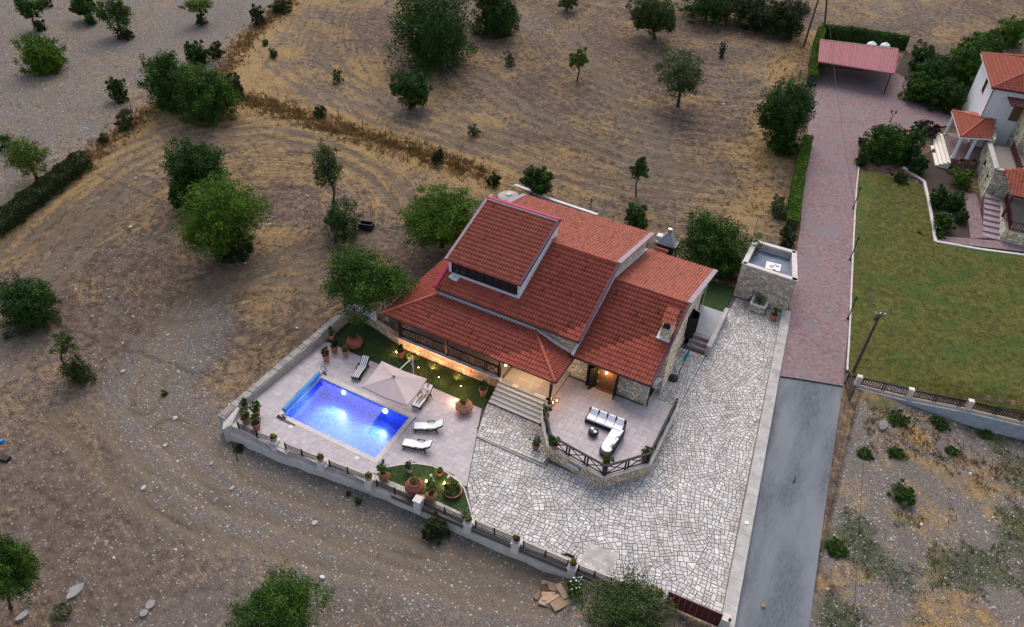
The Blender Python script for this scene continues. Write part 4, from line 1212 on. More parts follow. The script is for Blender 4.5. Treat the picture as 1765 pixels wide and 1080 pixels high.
# ================================================================== TERRACE, STEPS, RAILINGS
ter = struct(MB().prism(TER, -0.5, FLOOR_Z - 0.03).prism([(-27.4, 34.42), (-18.26, 34.42), (-18.26, 37.79), (-27.4, 37.79)], -0.5, FLOOR_Z - 0.03)
    .prism([(-18.26, 34.2), (-14.05, 34.2), (-14.05, 37.79), (-18.26, 37.79)], -0.5, FLOOR_Z - 0.03).build('terrace', MT['mortar']))
items = []
S = 0.45
TIN = inset(TER[:6] + [(-8.1, 38.4), (-8.1, 37.4), (-14.05, 37.4)], 0.02)
for i in range(50):
    for j in range(24):
        x0, y0 = -27.5 + i * S, 29.6 + j * S
        q = [(x0, y0), (x0 + S, y0), (x0 + S, y0 + S), (x0, y0 + S)]
        cx, cy = x0 + S / 2, y0 + S / 2
        if x0 < -14.05 < x0 + S and -18 < x0:
            q2 = inset(clip_convex(q, [(-18.26, 34.22), (-14.05, 34.22), (-14.05, 37.76), (-18.26, 37.76)]) or [(0, 0)] * 3, .006)
            if len(q2) > 2: items.append((q2, FLOOR_Z - .04, FLOOR_Z, (1, .99, .99), (0, 0)))
        if x0 + S > -14.05:
            if not inside_poly(cx, cy, TER): continue
            if x0 < -14.05: q = clip_convex(q, [(-14.05, 29), (-5, 29), (-5, 39), (-14.05, 39)])
            core = [(-14.05, 33.2), (-13.75, 32.45), (-12.31, 30.46), (-8.05, 29.95), (-5.9, 32.45), (-6.0, 38.4), (-14.05, 38.4)]
            q = clip_convex(q, core)
            if q and cy > 37.2: q = clip_convex(q, [(-14.05, 29), (-5, 29), (-5, 37.44), (-14.05, 37.44)]) if x0 < -8.2 else q
        else:
            reg = [(-27.38, 34.44), (-18.26, 34.44), (-18.26, 37.76), (-27.38, 37.76)] if cx < -18.26 else [(-18.26, 34.22), (-14.05, 34.22), (-14.05, 37.76), (-18.26, 37.76)]
            q = clip_convex(q, reg)
        if not q: continue
        q = inset(q, 0.006)
        if len(q) < 3 or area(q) < .01: continue
        k = rngp.uniform(.92, 1.07)
        items.append((q, FLOOR_Z - .04, FLOOR_Z + rngp.uniform(-.002, .002), (k, k * .99, k * .99), (0, 0)))
pieces('floor_tile', 'floor_tiles', items, MT['deck_tile'], ter)
mb = MB()
for a, b in zip(TER[:5], TER[1:6]): cladding(mb, a, b, -0.2, FLOOR_Z - .09, RS, 0.03, (0.09, 0.17), (.16, .4), tint=(1.12, 1.05, .92), holes=[(1.6, 2.5, .2, .55)] if a == TER[2] else ())
mb.build('stone_cladding', MT['stone'], ter, kind='stuff')
a = np.array(TER[2]); b = np.array(TER[3]); dv2 = (b - a) / np.linalg.norm(b - a)
mb = MB(); c = a + dv2 * 2.05 + np.array([dv2[1], -dv2[0]]) * .0; mb.box((c[0], c[1], .38), (.86, .10, .30), math.atan2(dv2[1], dv2[0])); mb.build('white_plaque', MT['flash'], ter)
mb = MB(); 
for a, b in zip(TER[:5], TER[1:6]): mb.beam((*a, FLOOR_Z - .035), (*b, FLOOR_Z - .035), .24, .075)
mb.build('edge_coping', MT['coping'], ter)
mb = MB(); cladding(mb, (-27.4, 34.42), (-18.26, 34.42), -0.02, .9, RS, 0.025, tint=(1.1, 1.0, .88)); cladding(mb, (-18.26, 34.42), (-18.26, 34.85), -.02, .9, RS, .02); mb.build('stone_cladding', MT['stone_warm'], ter, kind='stuff')
MB().beam((-27.45, 34.47, FLOOR_Z - .04), (-18.2, 34.47, FLOOR_Z - .04), .34, .09).build('edge_coping', MT['coping'], ter)
st = struct(MB().prism([(-18.24, 33.0), (-14.0, 33.0), (-14.0, 34.2), (-18.24, 34.2)], -.4, -0.06).build('staircase', MT['step_stone']))
for i in range(6):
    y0 = 32.74 + i * .29
    z1 = -0.03 + (i + 1) * (1.03 / 6)
    MB().prism([(-18.22, y0), (-14.02 + (0.0), y0), (-14.02, 34.2 if i < 5 else 34.5), (-18.22, 34.2 if i < 5 else 34.5)], z1 - .06, z1).build('step', MT['step_stone'], st)
    MB().prism([(-18.20, y0 + .035), (-14.04, y0 + .035), (-14.04, 34.19), (-18.20, 34.19)], z1 - 1.03 / 6, z1 - .061).build('riser', MT['pot_stone'], st)  # darker tone than the treads stands in for their shadow line
# side platform with steps
sp_ = struct(MB().prism([(-8.15, 47.9), (-6.25, 47.9), (-6.1, 51.6), (-8.15, 51.6)], -.4, .6).build('side_platform', MT['floor_side']))
for i in range(3):
    MB().prism([(-7.75, 46.55 + i * .42), (-6.2, 46.55 + i * .42), (-6.2, 47.9), (-7.75, 47.9)], -.15 + i * .25, -.151 + (i + 1) * .25).build('step', MT['lilac'], sp_)
MB().prism([(-6.2, 46.3), (-5.85, 46.3), (-5.95, 52.0), (-6.3, 52.0)], -.3, .85).build('side_parapet', MT['concrete'], sp_)

def rail_run(root, pts, z, h=0.92, bay=1.45, close=True):
    for a, b in zip(pts[:-1], pts[1:]):
        a = np.array(a, float); b = np.array(b, float); L = np.linalg.norm(b - a); d = (b - a) / L
        P3 = lambda u, zz: (a[0] + d[0] * u, a[1] + d[1] * u, z + zz)
        MB().beam(P3(0, h), P3(L, h), .15, .07).build('top_rail', MT['wood'], root)
        MB().beam(P3(0, .12), P3(L, .12), .07, .07).build('bottom_rail', MT['wood'], root)
        n = max(1, round(L / bay))
        for i in range(n + 1):
            for o_ in ((.09,) if i == 0 else (-.09,) if i == n else (-.1, .1)):
                u = L * i / n + o_
                MB().beam(P3(u, 0), P3(u, h - .035), .10, .10).build('post', MT['wood'], root)
        for i in range(n):
            u0, u1 = L * i / n + .15, L * (i + 1) / n - .15
            MB().beam(P3(u0, .15), P3(u1, h - .05), .05, .05).build('brace', MT['wood'], root)
            MB().beam(P3(u0, h - .05), P3(u1, .15), .045, .045).build('brace', MT['wood'], root)
tr_ = thing('terrace_railing', 'dark wooden cross braced railing around the sofa terrace', 'railing', (-8, 30.1, 1.0))
TR2 = inset(TER[:6] + [(-14, 38.4)], .1)
rail_run(tr_, [(-13.95, 33.0), (-13.62, 32.48), (-12.24, 30.56), (-8.1, 30.06), (-6.02, 32.5), (-6.1, 38.3)], FLOOR_Z)
pr2 = thing('porch_railing', 'dark wooden cross braced railing along the porch edge', 'railing', (-23, 34.6, 1.0))
rail_run(pr2, [(-27.15, 34.56), (-23.0, 34.6), (-18.45, 34.6)], FLOOR_Z, bay=1.3)
lamp('porch_ceiling_light', (-16.2, 35.4, 2.75), 85, (1.0, 0.70, 0.33), 0.12, villa)
pl_ = MB().lathe((-16.2, 35.4, 2.86), [(.03, .3), (.05, .12), (.11, .05), (.12, -.02)], 10).build('ceiling_lamp', MT['lamp_warm'], villa)
pk = MB(); pk.box((-18.1, 34.95, 2.0), (.1, .1, .16)); pk.build('bracket_lamp', MT['lamp_warm'], villa)
lamp('bracket_light', (-17.9, 34.95, 2.0), 8, (1.0, 0.68, 0.3), 0.05, villa)
# barbecue behind the wing with its lean-to roof
bq = thing('barbecue', 'outdoor barbecue with grey metal hood behind the villa wing', 'barbecue', G(1150, 420, 1.6))
c = G(1152, 414, 2.2)
mb = MB(); mb.box((c[0], c[1] - .2, 1.0), (1.9, 1.1, 2.3)); mb.build('masonry', MT['concrete'], bq)
mb = MB(); mb.box((c[0], c[1] - .78, 1.35), (1.6, .06, 1.3)); mb.build('fire_opening', MT['black'], bq)
mb = MB(); mb.box((c[0], c[1] - .1, 2.65), (1.5, 1.1, .9), 0, taper=.25); mb.build('hood', MT['blue_concrete'], bq)
mb = MB(); mb.tube([(c[0], c[1] - .1, 3.0), (c[0], c[1] - .1, 3.5)], .2, 12); mb.build('flue', MT['steel'], bq)
mb = MB(); mb.box((c[0] - .85, c[1], 2.35), (.5, .6, .35)); mb.build('side_shelf', MT['flash'], bq)
roof_plane('lean_to_roof', (-13.5, 51.9, 3.35), XR, (0, 1.6, .35), [(0, 0), (1.15, 0), (1.15, 1.6), (0, 1.6)], 'tile', parent=bq)
lst = [t for t in ALL_TILES if t[1].name.startswith('lean_to')]
n = len(TV); Ms = np.array([np.array(t[2]) for t in lst])
V = np.einsum('kij,nj->kni', Ms[:, :3, :3], TV) + Ms[:, None, :3, 3]
F = (np.array(TF)[None] + (np.arange(len(lst)) * n)[:, None, None]).reshape(-1, 4)
link('roof_tiles', arr_mesh('roof_tiles', V.reshape(-1, 3), F, np.repeat(np.array([t[4] for t in lst]), n, 0), MT['tile']), lst[0][1], kind='stuff')
# back yard: walls, cistern
bw = thing('backyard_wall', 'weathered concrete wall round the yard behind and left of the villa', 'wall', G(850, 325, .9))
bp_ = [np.array([-29.6, 36.0]), np.array([-29.9, 47.5]), np.array(G(850, 330, .9)[:2]), np.array(G(884, 318, .9)[:2]), np.array(G(955, 346, .9)[:2]), np.array(G(1030, 371, .9)[:2])]
for a, b in zip(bp_[:-1], bp_[1:]):
    MB().beam((*a, .2), (*b, .2), .28, 1.5).build('wall_section', MT['concrete'], bw)
MB().beam((*bp_[3], 1.0), (*bp_[4], 1.0), .34, .09).build('wall_cap', MT['flash'], bw)
MB().beam((*bp_[4], 1.0), (*bp_[5], 1.0), .34, .09).build('wall_cap', MT['flash'], bw)
c = G(877, 338, 1.0)
ci_ = thing('water_cistern', 'round grey concrete cistern in the corner of the back yard', 'cistern', (c[0], c[1], 0))
MB().lathe((c[0], c[1], -.3), [(1.15, 0), (1.15, 1.3), (1.05, 1.38), (.3, 1.5)], 22).build('tank', MT['concrete'], ci_)
MB().lathe((c[0], c[1], 1.2), [(.3, 0), (.3, .1), (.25, .12)], 12).build('hatch', MT['concrete_light'], ci_)
by = struct(MB().prism([(-29.6, 51.8), (-8.2, 51.7), (-6.3, 51.65), (-6.4, 55.4), (-6.4, 60), (-29, 57.5)], -.5, -0.02).build('back_lawn', MT['turf']))
# ================================================================== FENCES ON THE FRONT WALL
ff = thing('rail_fence', 'low brown fence of four thin rails on the front wall', 'fence', (-15, 22.9, 0))
def fence_bay(a, b, nmid=1):
    a = np.array(a[:2]); b = np.array(b[:2])
    for h in (.16, .30, .44, .58): MB().beam((*a, h), (*b, h), .035, .05).build('rail', MT['fence_wood'], ff)
    for k in range(nmid + 2):
        p = a + (b - a) * k / (nmid + 1)
        MB().beam((*p, 0.02), (*p, .68), .08, .08).build('post', MT['fence_wood'], ff)
bays = [((412, 738), (444, 754), 0), ((444, 754), (469, 763), 0), ((493, 774), (550, 797), 1), ((569, 804), (631, 828), 1), ((650, 838), (712, 864), 1), ((733, 871), (801, 900), 1),
        ((820, 908), (884, 934), 1), ((902, 943), (978, 976), 1), ((996, 984), (1052, 1006), 1), ((1052, 1006), (1124, 1030), 1)]
for a, b, n in bays: fence_bay(G(*a, 0.04), G(*b, 0.04), n)
# pillars: pale pedestals on the wall, with planters
def pedestal(px_, py_, lab, tall=.42):
    g = G(px_, py_, 0.0)
    t = thing('wall_pedestal', lab, 'pedestal', g, 'pedestals on the front wall')
    MB().box((g[0], g[1] - .05, tall / 2 - .3), (.52, .5, tall + .6), .1, (1.15, 1.15, 1.15), taper=.86).build('pier', MT['concrete_light'], t)
    MB().box((g[0], g[1] - .05, tall + .03), (.56, .54, .06), .1, (1.2, 1.2, 1.2)).build('pier_cap', MT['concrete_light'], t)
    return (g[0], g[1] - .05, tall + .06)

# ------------------------------------------------------------------ leaves
LEAFQ = np.array([(-.5, 0, 0), (0, -.28, .05), (.5, 0, 0), (0, .28, .05)])
def leaf_cloud(centers, normals, size, rng, cols, flat=0.5):
    """centers Nx3; returns V,F,C of diamond leaves"""
    n = len(centers)
    nr = normals * flat + rng.normal(size=(n, 3)) * (1 - flat * .6)
    nr /= np.linalg.norm(nr, axis=1)[:, None] + 1e-9
    a = np.cross(nr, rng.normal(size=(n, 3))); a /= np.linalg.norm(a, axis=1)[:, None] + 1e-9
    b = np.cross(nr, a)
    s = (size * rng.uniform(.65, 1.35, n))[:, None, None] if np.isscalar(size) else (size * rng.uniform(.65, 1.35, n))[:, None, None]
    V = centers[:, None] + s * (a[:, None] * LEAFQ[None, :, 0:1] + b[:, None] * LEAFQ[None, :, 1:2] + nr[:, None] * LEAFQ[None, :, 2:3])
    F = np.arange(n * 4).reshape(n, 4)
    return V.reshape(-1, 3), F, np.repeat(cols, 4, 0)
PAL = {   # leaf base colours (dark, light)
    'dark': ((0.011, 0.034, 0.006), (0.059, 0.142, 0.016)),
    'mid': ((0.017, 0.048, 0.007), (0.097, 0.195, 0.019)),
    'light': ((0.052, 0.091, 0.013), (0.183, 0.247, 0.032)),
    'lime': ((0.028, 0.075, 0.006), (0.162, 0.283, 0.019)),
    'hedge': ((0.050, 0.110, 0.008), (0.135, 0.235, 0.018)),
    'olive': ((0.033, 0.053, 0.014), (0.124, 0.169, 0.046)),
    'dusky': ((0.017, 0.031, 0.008), (0.075, 0.101, 0.024)),
    'pale': ((0.10, 0.12, 0.05), (0.19, 0.20, 0.10)),
    'agave': ((0.07, 0.11, 0.08), (0.16, 0.21, 0.15)),
    'purple': ((0.03, 0.018, 0.022), (0.07, 0.035, 0.04)),
    'yellow': ((0.16, 0.17, 0.02), (0.42, 0.38, 0.03)),
    'yg': ((0.09, 0.11, 0.02), (0.22, 0.22, 0.05)),
}
def crown_arrays(c, rx, ry, rz, leaf, n, pal, rng, lobes=9, rough=.36, hollow=.3, bottom=-1.0, skirt=False):
    lo, hi = np.array(PAL[pal][0]), np.array(PAL[pal][1])
    # lobes fill the ellipsoid
    lc = rng.normal(size=(lobes, 3)); lc /= np.linalg.norm(lc, axis=1)[:, None]
    lc *= rng.uniform(.30, .68, lobes)[:, None]
    lr = rng.uniform(.30, .52, lobes)
    lc = np.vstack([lc, [[0, 0, 0]]]); lr = np.append(lr, .72)
    if skirt:                     # foliage down to the ground
        a_ = np.linspace(0, 6.28, 7)[:6] + rng.random()
        lc = np.vstack([lc, np.stack([.48 * np.cos(a_), .48 * np.sin(a_), np.full(6, -.52)], -1)]); lr = np.append(lr, np.full(6, .40))
    w = lr ** 2; w /= w.sum()
    k = rng.choice(len(lc), n, p=w)
    # small clumps on every lobe so that the outline is broken
    nc = max(14, n // 70)
    ck = rng.choice(len(lc), nc, p=w)
    cd = rng.normal(size=(nc, 3)); cd /= np.linalg.norm(cd, axis=1)[:, None]
    cp = lc[ck] + cd * (lr[ck] * rng.uniform(.72, 1.16, nc))[:, None]
    j = rng.integers(0, nc, n)
    d = rng.normal(size=(n, 3)); d /= np.linalg.norm(d, axis=1)[:, None]
    cr = rough * .36
    p = cp[j] + d * (cr * rng.random(n) ** .5)[:, None]
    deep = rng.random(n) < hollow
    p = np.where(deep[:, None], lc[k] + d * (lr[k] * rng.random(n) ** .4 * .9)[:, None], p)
    p[:, 2] = np.maximum(p[:, 2], bottom)
    nrm = p / (np.linalg.norm(p, axis=1)[:, None] + 1e-6)
    P = p * [rx, ry, rz] + np.asarray(c)
    ct = rng.random(nc)           # random clump tint, imitates lit and shaded clumps
    t = np.clip(.74 * ct[j] ** 1.3 + .30 * rng.random(n) - .10 * deep, 0, 1)[:, None]  # inner leaves coloured darker, shade put into the leaf colour
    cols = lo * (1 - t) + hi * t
    cols *= rng.uniform(.8, 1.2, (n, 1))
    return leaf_cloud(P, nrm, leaf, rng, cols)
def merge(parts):
    V = []; F = []; C = []; o = 0
    for v, f, c in parts:
        V.append(v); F.append(f + o); C.append(c); o += len(v)
    return np.vstack(V), np.vstack(F), np.vstack(C)
def branch_mesh(mb, base, top, r0, rng, crown_c, rx, rz, nb=5):
    base = Vector(base); top = Vector(top)
    mid = base.lerp(top, .5) + Vector((rng.uniform(-.12, .12), rng.uniform(-.12, .12), 0)) * (top - base).length
    mb.tube([base - Vector((0, 0, .15)), base + Vector((0, 0, .12)), mid, top], [r0 * 1.5, r0 * 1.1, r0 * .85, r0 * .6], 7)
    for i in range(nb):
        t = rng.uniform(0, 6.28); e = rng.uniform(.35, .85)
        end = Vector(crown_c) + Vector((math.cos(t) * rx * e, math.sin(t) * rx * e, rng.uniform(-.25, .6) * rz))
        s_ = mid.lerp(top, rng.uniform(.3, 1.0))
        m_ = s_.lerp(end, .5) + Vector((0, 0, rng.uniform(0, .2) * rz))
        mb.tube([s_, m_, end], [r0 * .5, r0 * .33, r0 * .12], 5)

PLANTS = []
def plant(cx, cy, w_, h_, label, pal='mid', base=None, name='tree', cat='tree', group=None, lobes=9, leafpx=3.4, dens=13.0, ground=None, rough=.36, gz=None, flat=False):
    w, h = w_ * 1.08, h_ * 1.08
    """crown seen w x h picture pixels around (cx, cy); base = foot of the trunk"""
    rng = np.random.default_rng(int(cx * 13 + cy * 7)); pr = random.Random(int(cx * 3 + cy))
    TT = (lambda a, b: G(a, b, gz)) if gz is not None else T
    if base is None: b0 = TT(cx, cy + h * .33)
    else: b0 = TT(*base)
    for it in range(4):
        u, v_, d = proj(b0 + [0, 0, 1])
        s = FPX / d
        rx = w / 2 / s
        th = math.atan2(CAM_H - b0[2], math.hypot(b0[0], b0[1]))
        hh = h / 2 / s
        q = hh * hh - (rx * math.sin(th)) ** 2
        rz = math.sqrt(max(q, (0.62 * rx * math.cos(th)) ** 2)) / math.cos(th)
        rz = min(rz, 2.2 * rx) if not flat else .28 * rx
        if base is None:
            zc = b0[2] + rz * .86
            g = G(cx, cy, zc); z_ = gz if gz is not None else float(terr(g[0], g[1])); b0 = np.array([g[0], g[1], z_])
        else:
            lo = height_at(b0, cy); zc = b0[2] + max(lo, rz * .7)
    if base is None: c = G(cx, cy, b0[2] + rz * .86)
    else:
        c = np.array([b0[0], b0[1], zc])
        gg = G(cx, cy, zc); c[0] = gg[0] * .8 + c[0] * .2; c[1] = b0[1] * .5 + gg[1] * .5
    leaf = max(leafpx / s, .07)
    n = int(np.clip(w * h * .785 * dens / (leafpx ** 2 * .28) * .55, 80, 30000))
    t = thing(name, label, cat, b0, group)
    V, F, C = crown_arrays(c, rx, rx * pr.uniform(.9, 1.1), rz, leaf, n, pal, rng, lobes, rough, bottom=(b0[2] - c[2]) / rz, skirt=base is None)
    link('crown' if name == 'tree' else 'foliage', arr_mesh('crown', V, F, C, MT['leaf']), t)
    mb = MB()
    r0 = max(.045, min(.22, rx * .075))
    branch_mesh(mb, b0, (c[0], c[1], max(c[2] - rz * .1, b0[2] + .2)), r0, pr, c, rx, rz, 5 if rx > .8 else 3)
    mb.build('trunk' if name == 'tree' else 'stem', MT['bark'], t)
    return t, b0, c, rx, rz

# ------------------------------------------------------------------ pots
PROFS = {
    'flower': [(.68, 0), (.72, .1), (.92, .85), (1.0, .86), (1.0, 1.0), (.86, 1.0), (.84, .9)],
    'jar': [(.45, 0), (.75, .18), (1.0, .5), (.95, .72), (.68, .92), (.62, .96), (.66, 1.0), (.52, 1.0), (.50, .94)],
    'round': [(.5, 0), (.85, .25), (1.0, .55), (.85, .88), (.80, 1.0), (.70, 1.0), (.68, .92)],
    'bowl': [(.55, 0), (.85, .4), (1.0, .9), (1.0, 1.0), (.88, 1.0), (.86, .88)],
}
def pot(px_, py_, z, r, h, label, shape='flower', mat='terracotta', plant_=None, name='plant_pot', cat='plant pot', group='potted plants', at=None):
    """foot of the pot at picture point (px_, py_) on level z"""
    g = np.array(at) if at is not None else G(px_, py_, z)
    rng = np.random.default_rng(int(px_ * 5 + py_ * 3)); pr = random.Random(int(px_ + py_ * 5))
    t = thing(name, label, cat, g, group)
    pf = PROFS[shape]
    k = pr.uniform(.85, 1.15)
    MB().lathe(g, [(a * r, b * h) for a, b in pf], 18, (k, k * pr.uniform(.95, 1.05), k * pr.uniform(.9, 1.1))).build('pot', MT[mat], t, smooth=False)
    ri = pf[-1][0] * r
    MB().lathe((g[0], g[1], g[2]), [(ri * .5, h * .80), (ri * 1.02, h * .9), (ri * .3, h * .93)], 12).build('soil', MT['soil'], t)
    if plant_:
        kind, pal, pr_, ph = plant_
        top = np.array([g[0], g[1], g[2] + h])
        if kind == 'bush':
            V, F, C = crown_arrays(top + [0, 0, ph * .48], pr_, pr_, ph * .55, .10, int(420 * (pr_ / .35) ** 1.5 + 130), pal, rng, 6, .45)
            link('foliage', arr_mesh('foliage', V, F, C, MT['leaf']), t)
            mb = MB(); mb.tube([top - [0, 0, .1], top + [0, 0, ph * .5]], [.03, .015], 5)
            for q in range(4):
                a_ = pr.uniform(0, 6.28); mb.tube([top + [0, 0, .05], top + [math.cos(a_) * pr_ * .6, math.sin(a_) * pr_ * .6, ph * .6]], [.018, .008], 4)
            mb.build('stem', MT['bark'], t)
        elif kind == 'spike':
            mb = MB(); lo, hi = PAL[pal]
            for q in range(34):
                a_ = pr.uniform(0, 6.28); e = pr.uniform(.35, 1.0)
                L = pr.uniform(.7, 1.1); x_, y_ = math.cos(a_), math.sin(a_)
                m1 = top + [x_ * pr_ * e * .5 * L, y_ * pr_ * e * .5 * L, ph * .7 * L]; tp = top + [x_ * pr_ * e * L, y_ * pr_ * e * L, ph * (1.1 - .5 * e) * L]
                w_ = .035
                c_ = [lo[i] + (hi[i] - lo[i]) * pr.random() for i in range(3)]
                o0 = np.array([-y_, x_, 0]) * w_
                b_ = top - [0, 0, .06]
                mb.add([b_ - o0 * .7, b_ + o0 * .7, m1 + o0, m1 - o0, tp], [(0, 1, 2, 3), (3, 2, 4)], c_)
            mb.build('foliage', MT['leaf'], t)
    return t
GP = 'potted plants'
# pool deck, back corner
pot(563, 621, 0, .30, .62, 'orange flower pot with dark bush at the end of the blue pool roller', plant_=('bush', 'dusky', .42, .75))
pot(577, 606, 0, .30, .62, 'reddish flower pot with dark shrub between garden wall and big corner jar', plant_=('bush', 'purple', .36, .5))
pot(596, 613, 0, .27, .58, 'flower pot with yellow green leaves just in front of the big corner jar', plant_=('bush', 'pale', .36, .62))
pot(572, 583, .85, .26, .42, 'orange pot with dense green bush standing on the stone garden wall', plant_=('bush', 'mid', .42, .72))
pot(612, 598, 0, .66, .98, 'big round reddish clay jar in the far grass corner by the stone walls', 'jar', 'terracotta_red', ('bush', 'dusky', .30, .32), 'clay_jar', 'clay jar', 'big clay jars')
pot(691, 615, 0, .30, .68, 'flower pot lit orange beside the stone porch wall, at the corner step', plant_=('bush', 'dark', .40, .75))
pot(833, 681, 0, .32, .72, 'tall tapered pot with leafy plant at the foot of the main stairs', plant_=('bush', 'dark', .42, .80))
pot(800, 708, 0, .64, .86, 'big wide terracotta jar with yellow green plant on the deck corner by the grass strip', 'jar', 'terracotta', ('bush', 'yg', .38, .35), 'clay_jar', 'clay jar', 'big clay jars')
# front-left corner
pot(443, 738, 0, .33, .58, 'orange terracotta pot at the deck corner, the one nearer the pool', plant_=('bush', 'dark', .50, .75))
pot(425, 728, 0, .33, .58, 'terracotta pot at the deck corner, the one nearer the wall end', plant_=('bush', 'mid', .55, .85))
pot(443, 715, 0, .28, .50, 'terracotta pot behind the two corner pots beside the garden wall', plant_=('bush', 'mid', .55, 1.0))
pot(423, 703, .42, .26, .35, 'small dark bush in a pot on the end of the stone garden wall', plant_=('bush', 'dark', .40, .50))
# garden bed
pot(663, 826, 0, .38, .68, 'round peach pot with tall leafy oleander between fence and grass bed', 'round', 'terracotta', ('bush', 'mid', .62, 1.0))
pot(706, 813, 0, .22, .40, 'small white pot with a green shrub at the pool side edge of the grass bed', 'flower', 'pot_stone', ('bush', 'mid', .34, .62))
pot(758, 818, 0, .26, .38, 'low terracotta bowl pot with small plant at the deck edge of the grass bed', 'bowl', 'terracotta', ('bush', 'yg', .24, .30))
pot(715, 847, 0, .62, .98, 'big red clay jar with yellow lit rim in the grass bed by the fence', 'jar', 'terracotta_red', ('bush', 'yg', .34, .28), 'clay_jar', 'clay jar', 'big clay jars')
pot(743, 860, 0, .40, .66, 'round peach pot with silvery olive shrub in the grass bed by the fence', 'round', 'terracotta', ('bush', 'olive', .50, 1.25))
pot(780, 850, 0, .62, .34, 'wide sunken terracotta bowl spilling dark green leaves in the grass bed', 'bowl', 'terracotta', ('bush', 'mid', .66, .50))
# terrace
pot(941, 722, 1.0, .24, .42, 'terracotta pot with dark plant by the porch corner post at the top of the stairs', plant_=('bush', 'dark', .42, .95))
pot(955, 772, 1.0, .26, .42, 'leafy potted plant inside the railing where it turns away from the stairs', plant_=('bush', 'mid', .52, .70))
pot(1043, 806, 1.0, .26, .42, 'leafy potted plant inside the front corner of the terrace railing', plant_=('bush', 'mid', .50, .80))
pot(1110, 790, 1.0, .26, .42, 'leafy potted plant inside the terrace railing corner nearest the paved drive', plant_=('bush', 'mid', .46, .75))
pot(923, 772, -.03, .28, .42, 'orange pot with spreading leaves on the paving outside the terrace wall', plant_=('bush', 'pale', .50, .62))
pot(1332, 550, -.13, .36, .55, 'terracotta pot with spiky plant at the foot of the stone tower', plant_=('spike', 'olive', .62, .75))
# pedestals
peds = [(475, 762, 'wall pedestal nearest the pool corner of the front fence', 'yellow', 'flower'), (555, 797, 'wall pedestal in front of the middle of the pool', 'yg', 'flower'), (637, 829, 'wall pedestal beside the peach oleander pot', 'yellow', 'flower'),
        (722, 868, 'bare slanted wall pedestal in front of the big red jar', None, None), (808, 903, 'wall pedestal at the paving end of the grass bed', 'yellow', 'flower'), (890, 937, 'wall pedestal with green pot in front of the paved drive', 'yg', 'flower'), (987, 979, 'wall pedestal with yellow pot beside the patched paving', 'yellow', 'flower'), (1134, 1031, 'pedestal beside the maroon gate', 'yellow', 'flower')]
for px_, py_, lab, pal, kd in peds:
    top = pedestal(px_, py_, lab, .5 if kd is None else .22)
    if kd: pot(px_, py_, 0, .26, .30, lab.replace('wall pedestal', 'stone pot on the pedestal').replace('pedestal beside', 'stone pot on the pedestal beside').replace('on the pedestal with green pot', 'and green plant on the pedestal').replace('on the pedestal with yellow pot', 'and yellow plant on the pedestal') , 'bowl', 'pot_stone', ('bush', pal, .24, .34), at=top, group='pots on the front wall')
pot(801, 896, 0, .24, .34, 'pale agave with spiky grey green leaves at the tip of the grass bed', 'flower', 'pot_stone', ('spike', 'agave', .60, .62))

# ------------------------------------------------------------------ grass beds
def grass_area(name, poly, z, dens, seed):
    poly = [tuple(map(float, p[:2])) for p in poly]
    g = struct(MB().prism(poly, z - .3, z).build(name, MT['turf']))
    rng = np.random.default_rng(seed)
    xs = [p[0] for p in poly]; ys = [p[1] for p in poly]
    n = int((max(xs) - min(xs)) * (max(ys) - min(ys)) * dens)
    P = np.stack([rng.uniform(min(xs), max(xs), n), rng.uniform(min(ys), max(ys), n)], -1)
    P = P[[inside_poly(p[0], p[1], poly) for p in P]]
    n = len(P); a = rng.uniform(0, 6.28, n); L = rng.uniform(.05, .11, n); w = .018
    b = np.stack([P[:, 0], P[:, 1], np.full(n, z)], -1); t = np.stack([np.cos(a) * w, np.sin(a) * w, 0 * a], -1)
    tip = b + np.stack([rng.normal(0, .035, n), rng.normal(0, .035, n), L], -1)
    V = np.stack([b - t, b + t, tip], 1).reshape(-1, 3)
    k = rng.uniform(.6, 1.5, n)
    link('grass_blades', arr_mesh('grass_blades', V, np.arange(3 * n).reshape(n, 3), np.repeat(np.stack([k, k, k * .9], -1), 3, 0), MT['blade']), g, kind='stuff')
    return g
grass_area('grass_strip', [(-32.6, 31.98), (d1[0] - .02, 31.95), (d1[0] - .02, 32.9), (-18.3, 32.9), (-18.3, 34.38), (-27.4, 34.38), (-32.5, 35.6)], 0.0, 170, 1)
grass_area('grass_bed', GARD, 0.015, 170, 2)
# edging of the bed
mb = MB()
for a, b in zip(ARC[:-1], ARC[1:]): mb.beam((*a, 0.0), (*b, 0.0), .09, .09)
struct(mb.build('bed_edging', MT['coping']))

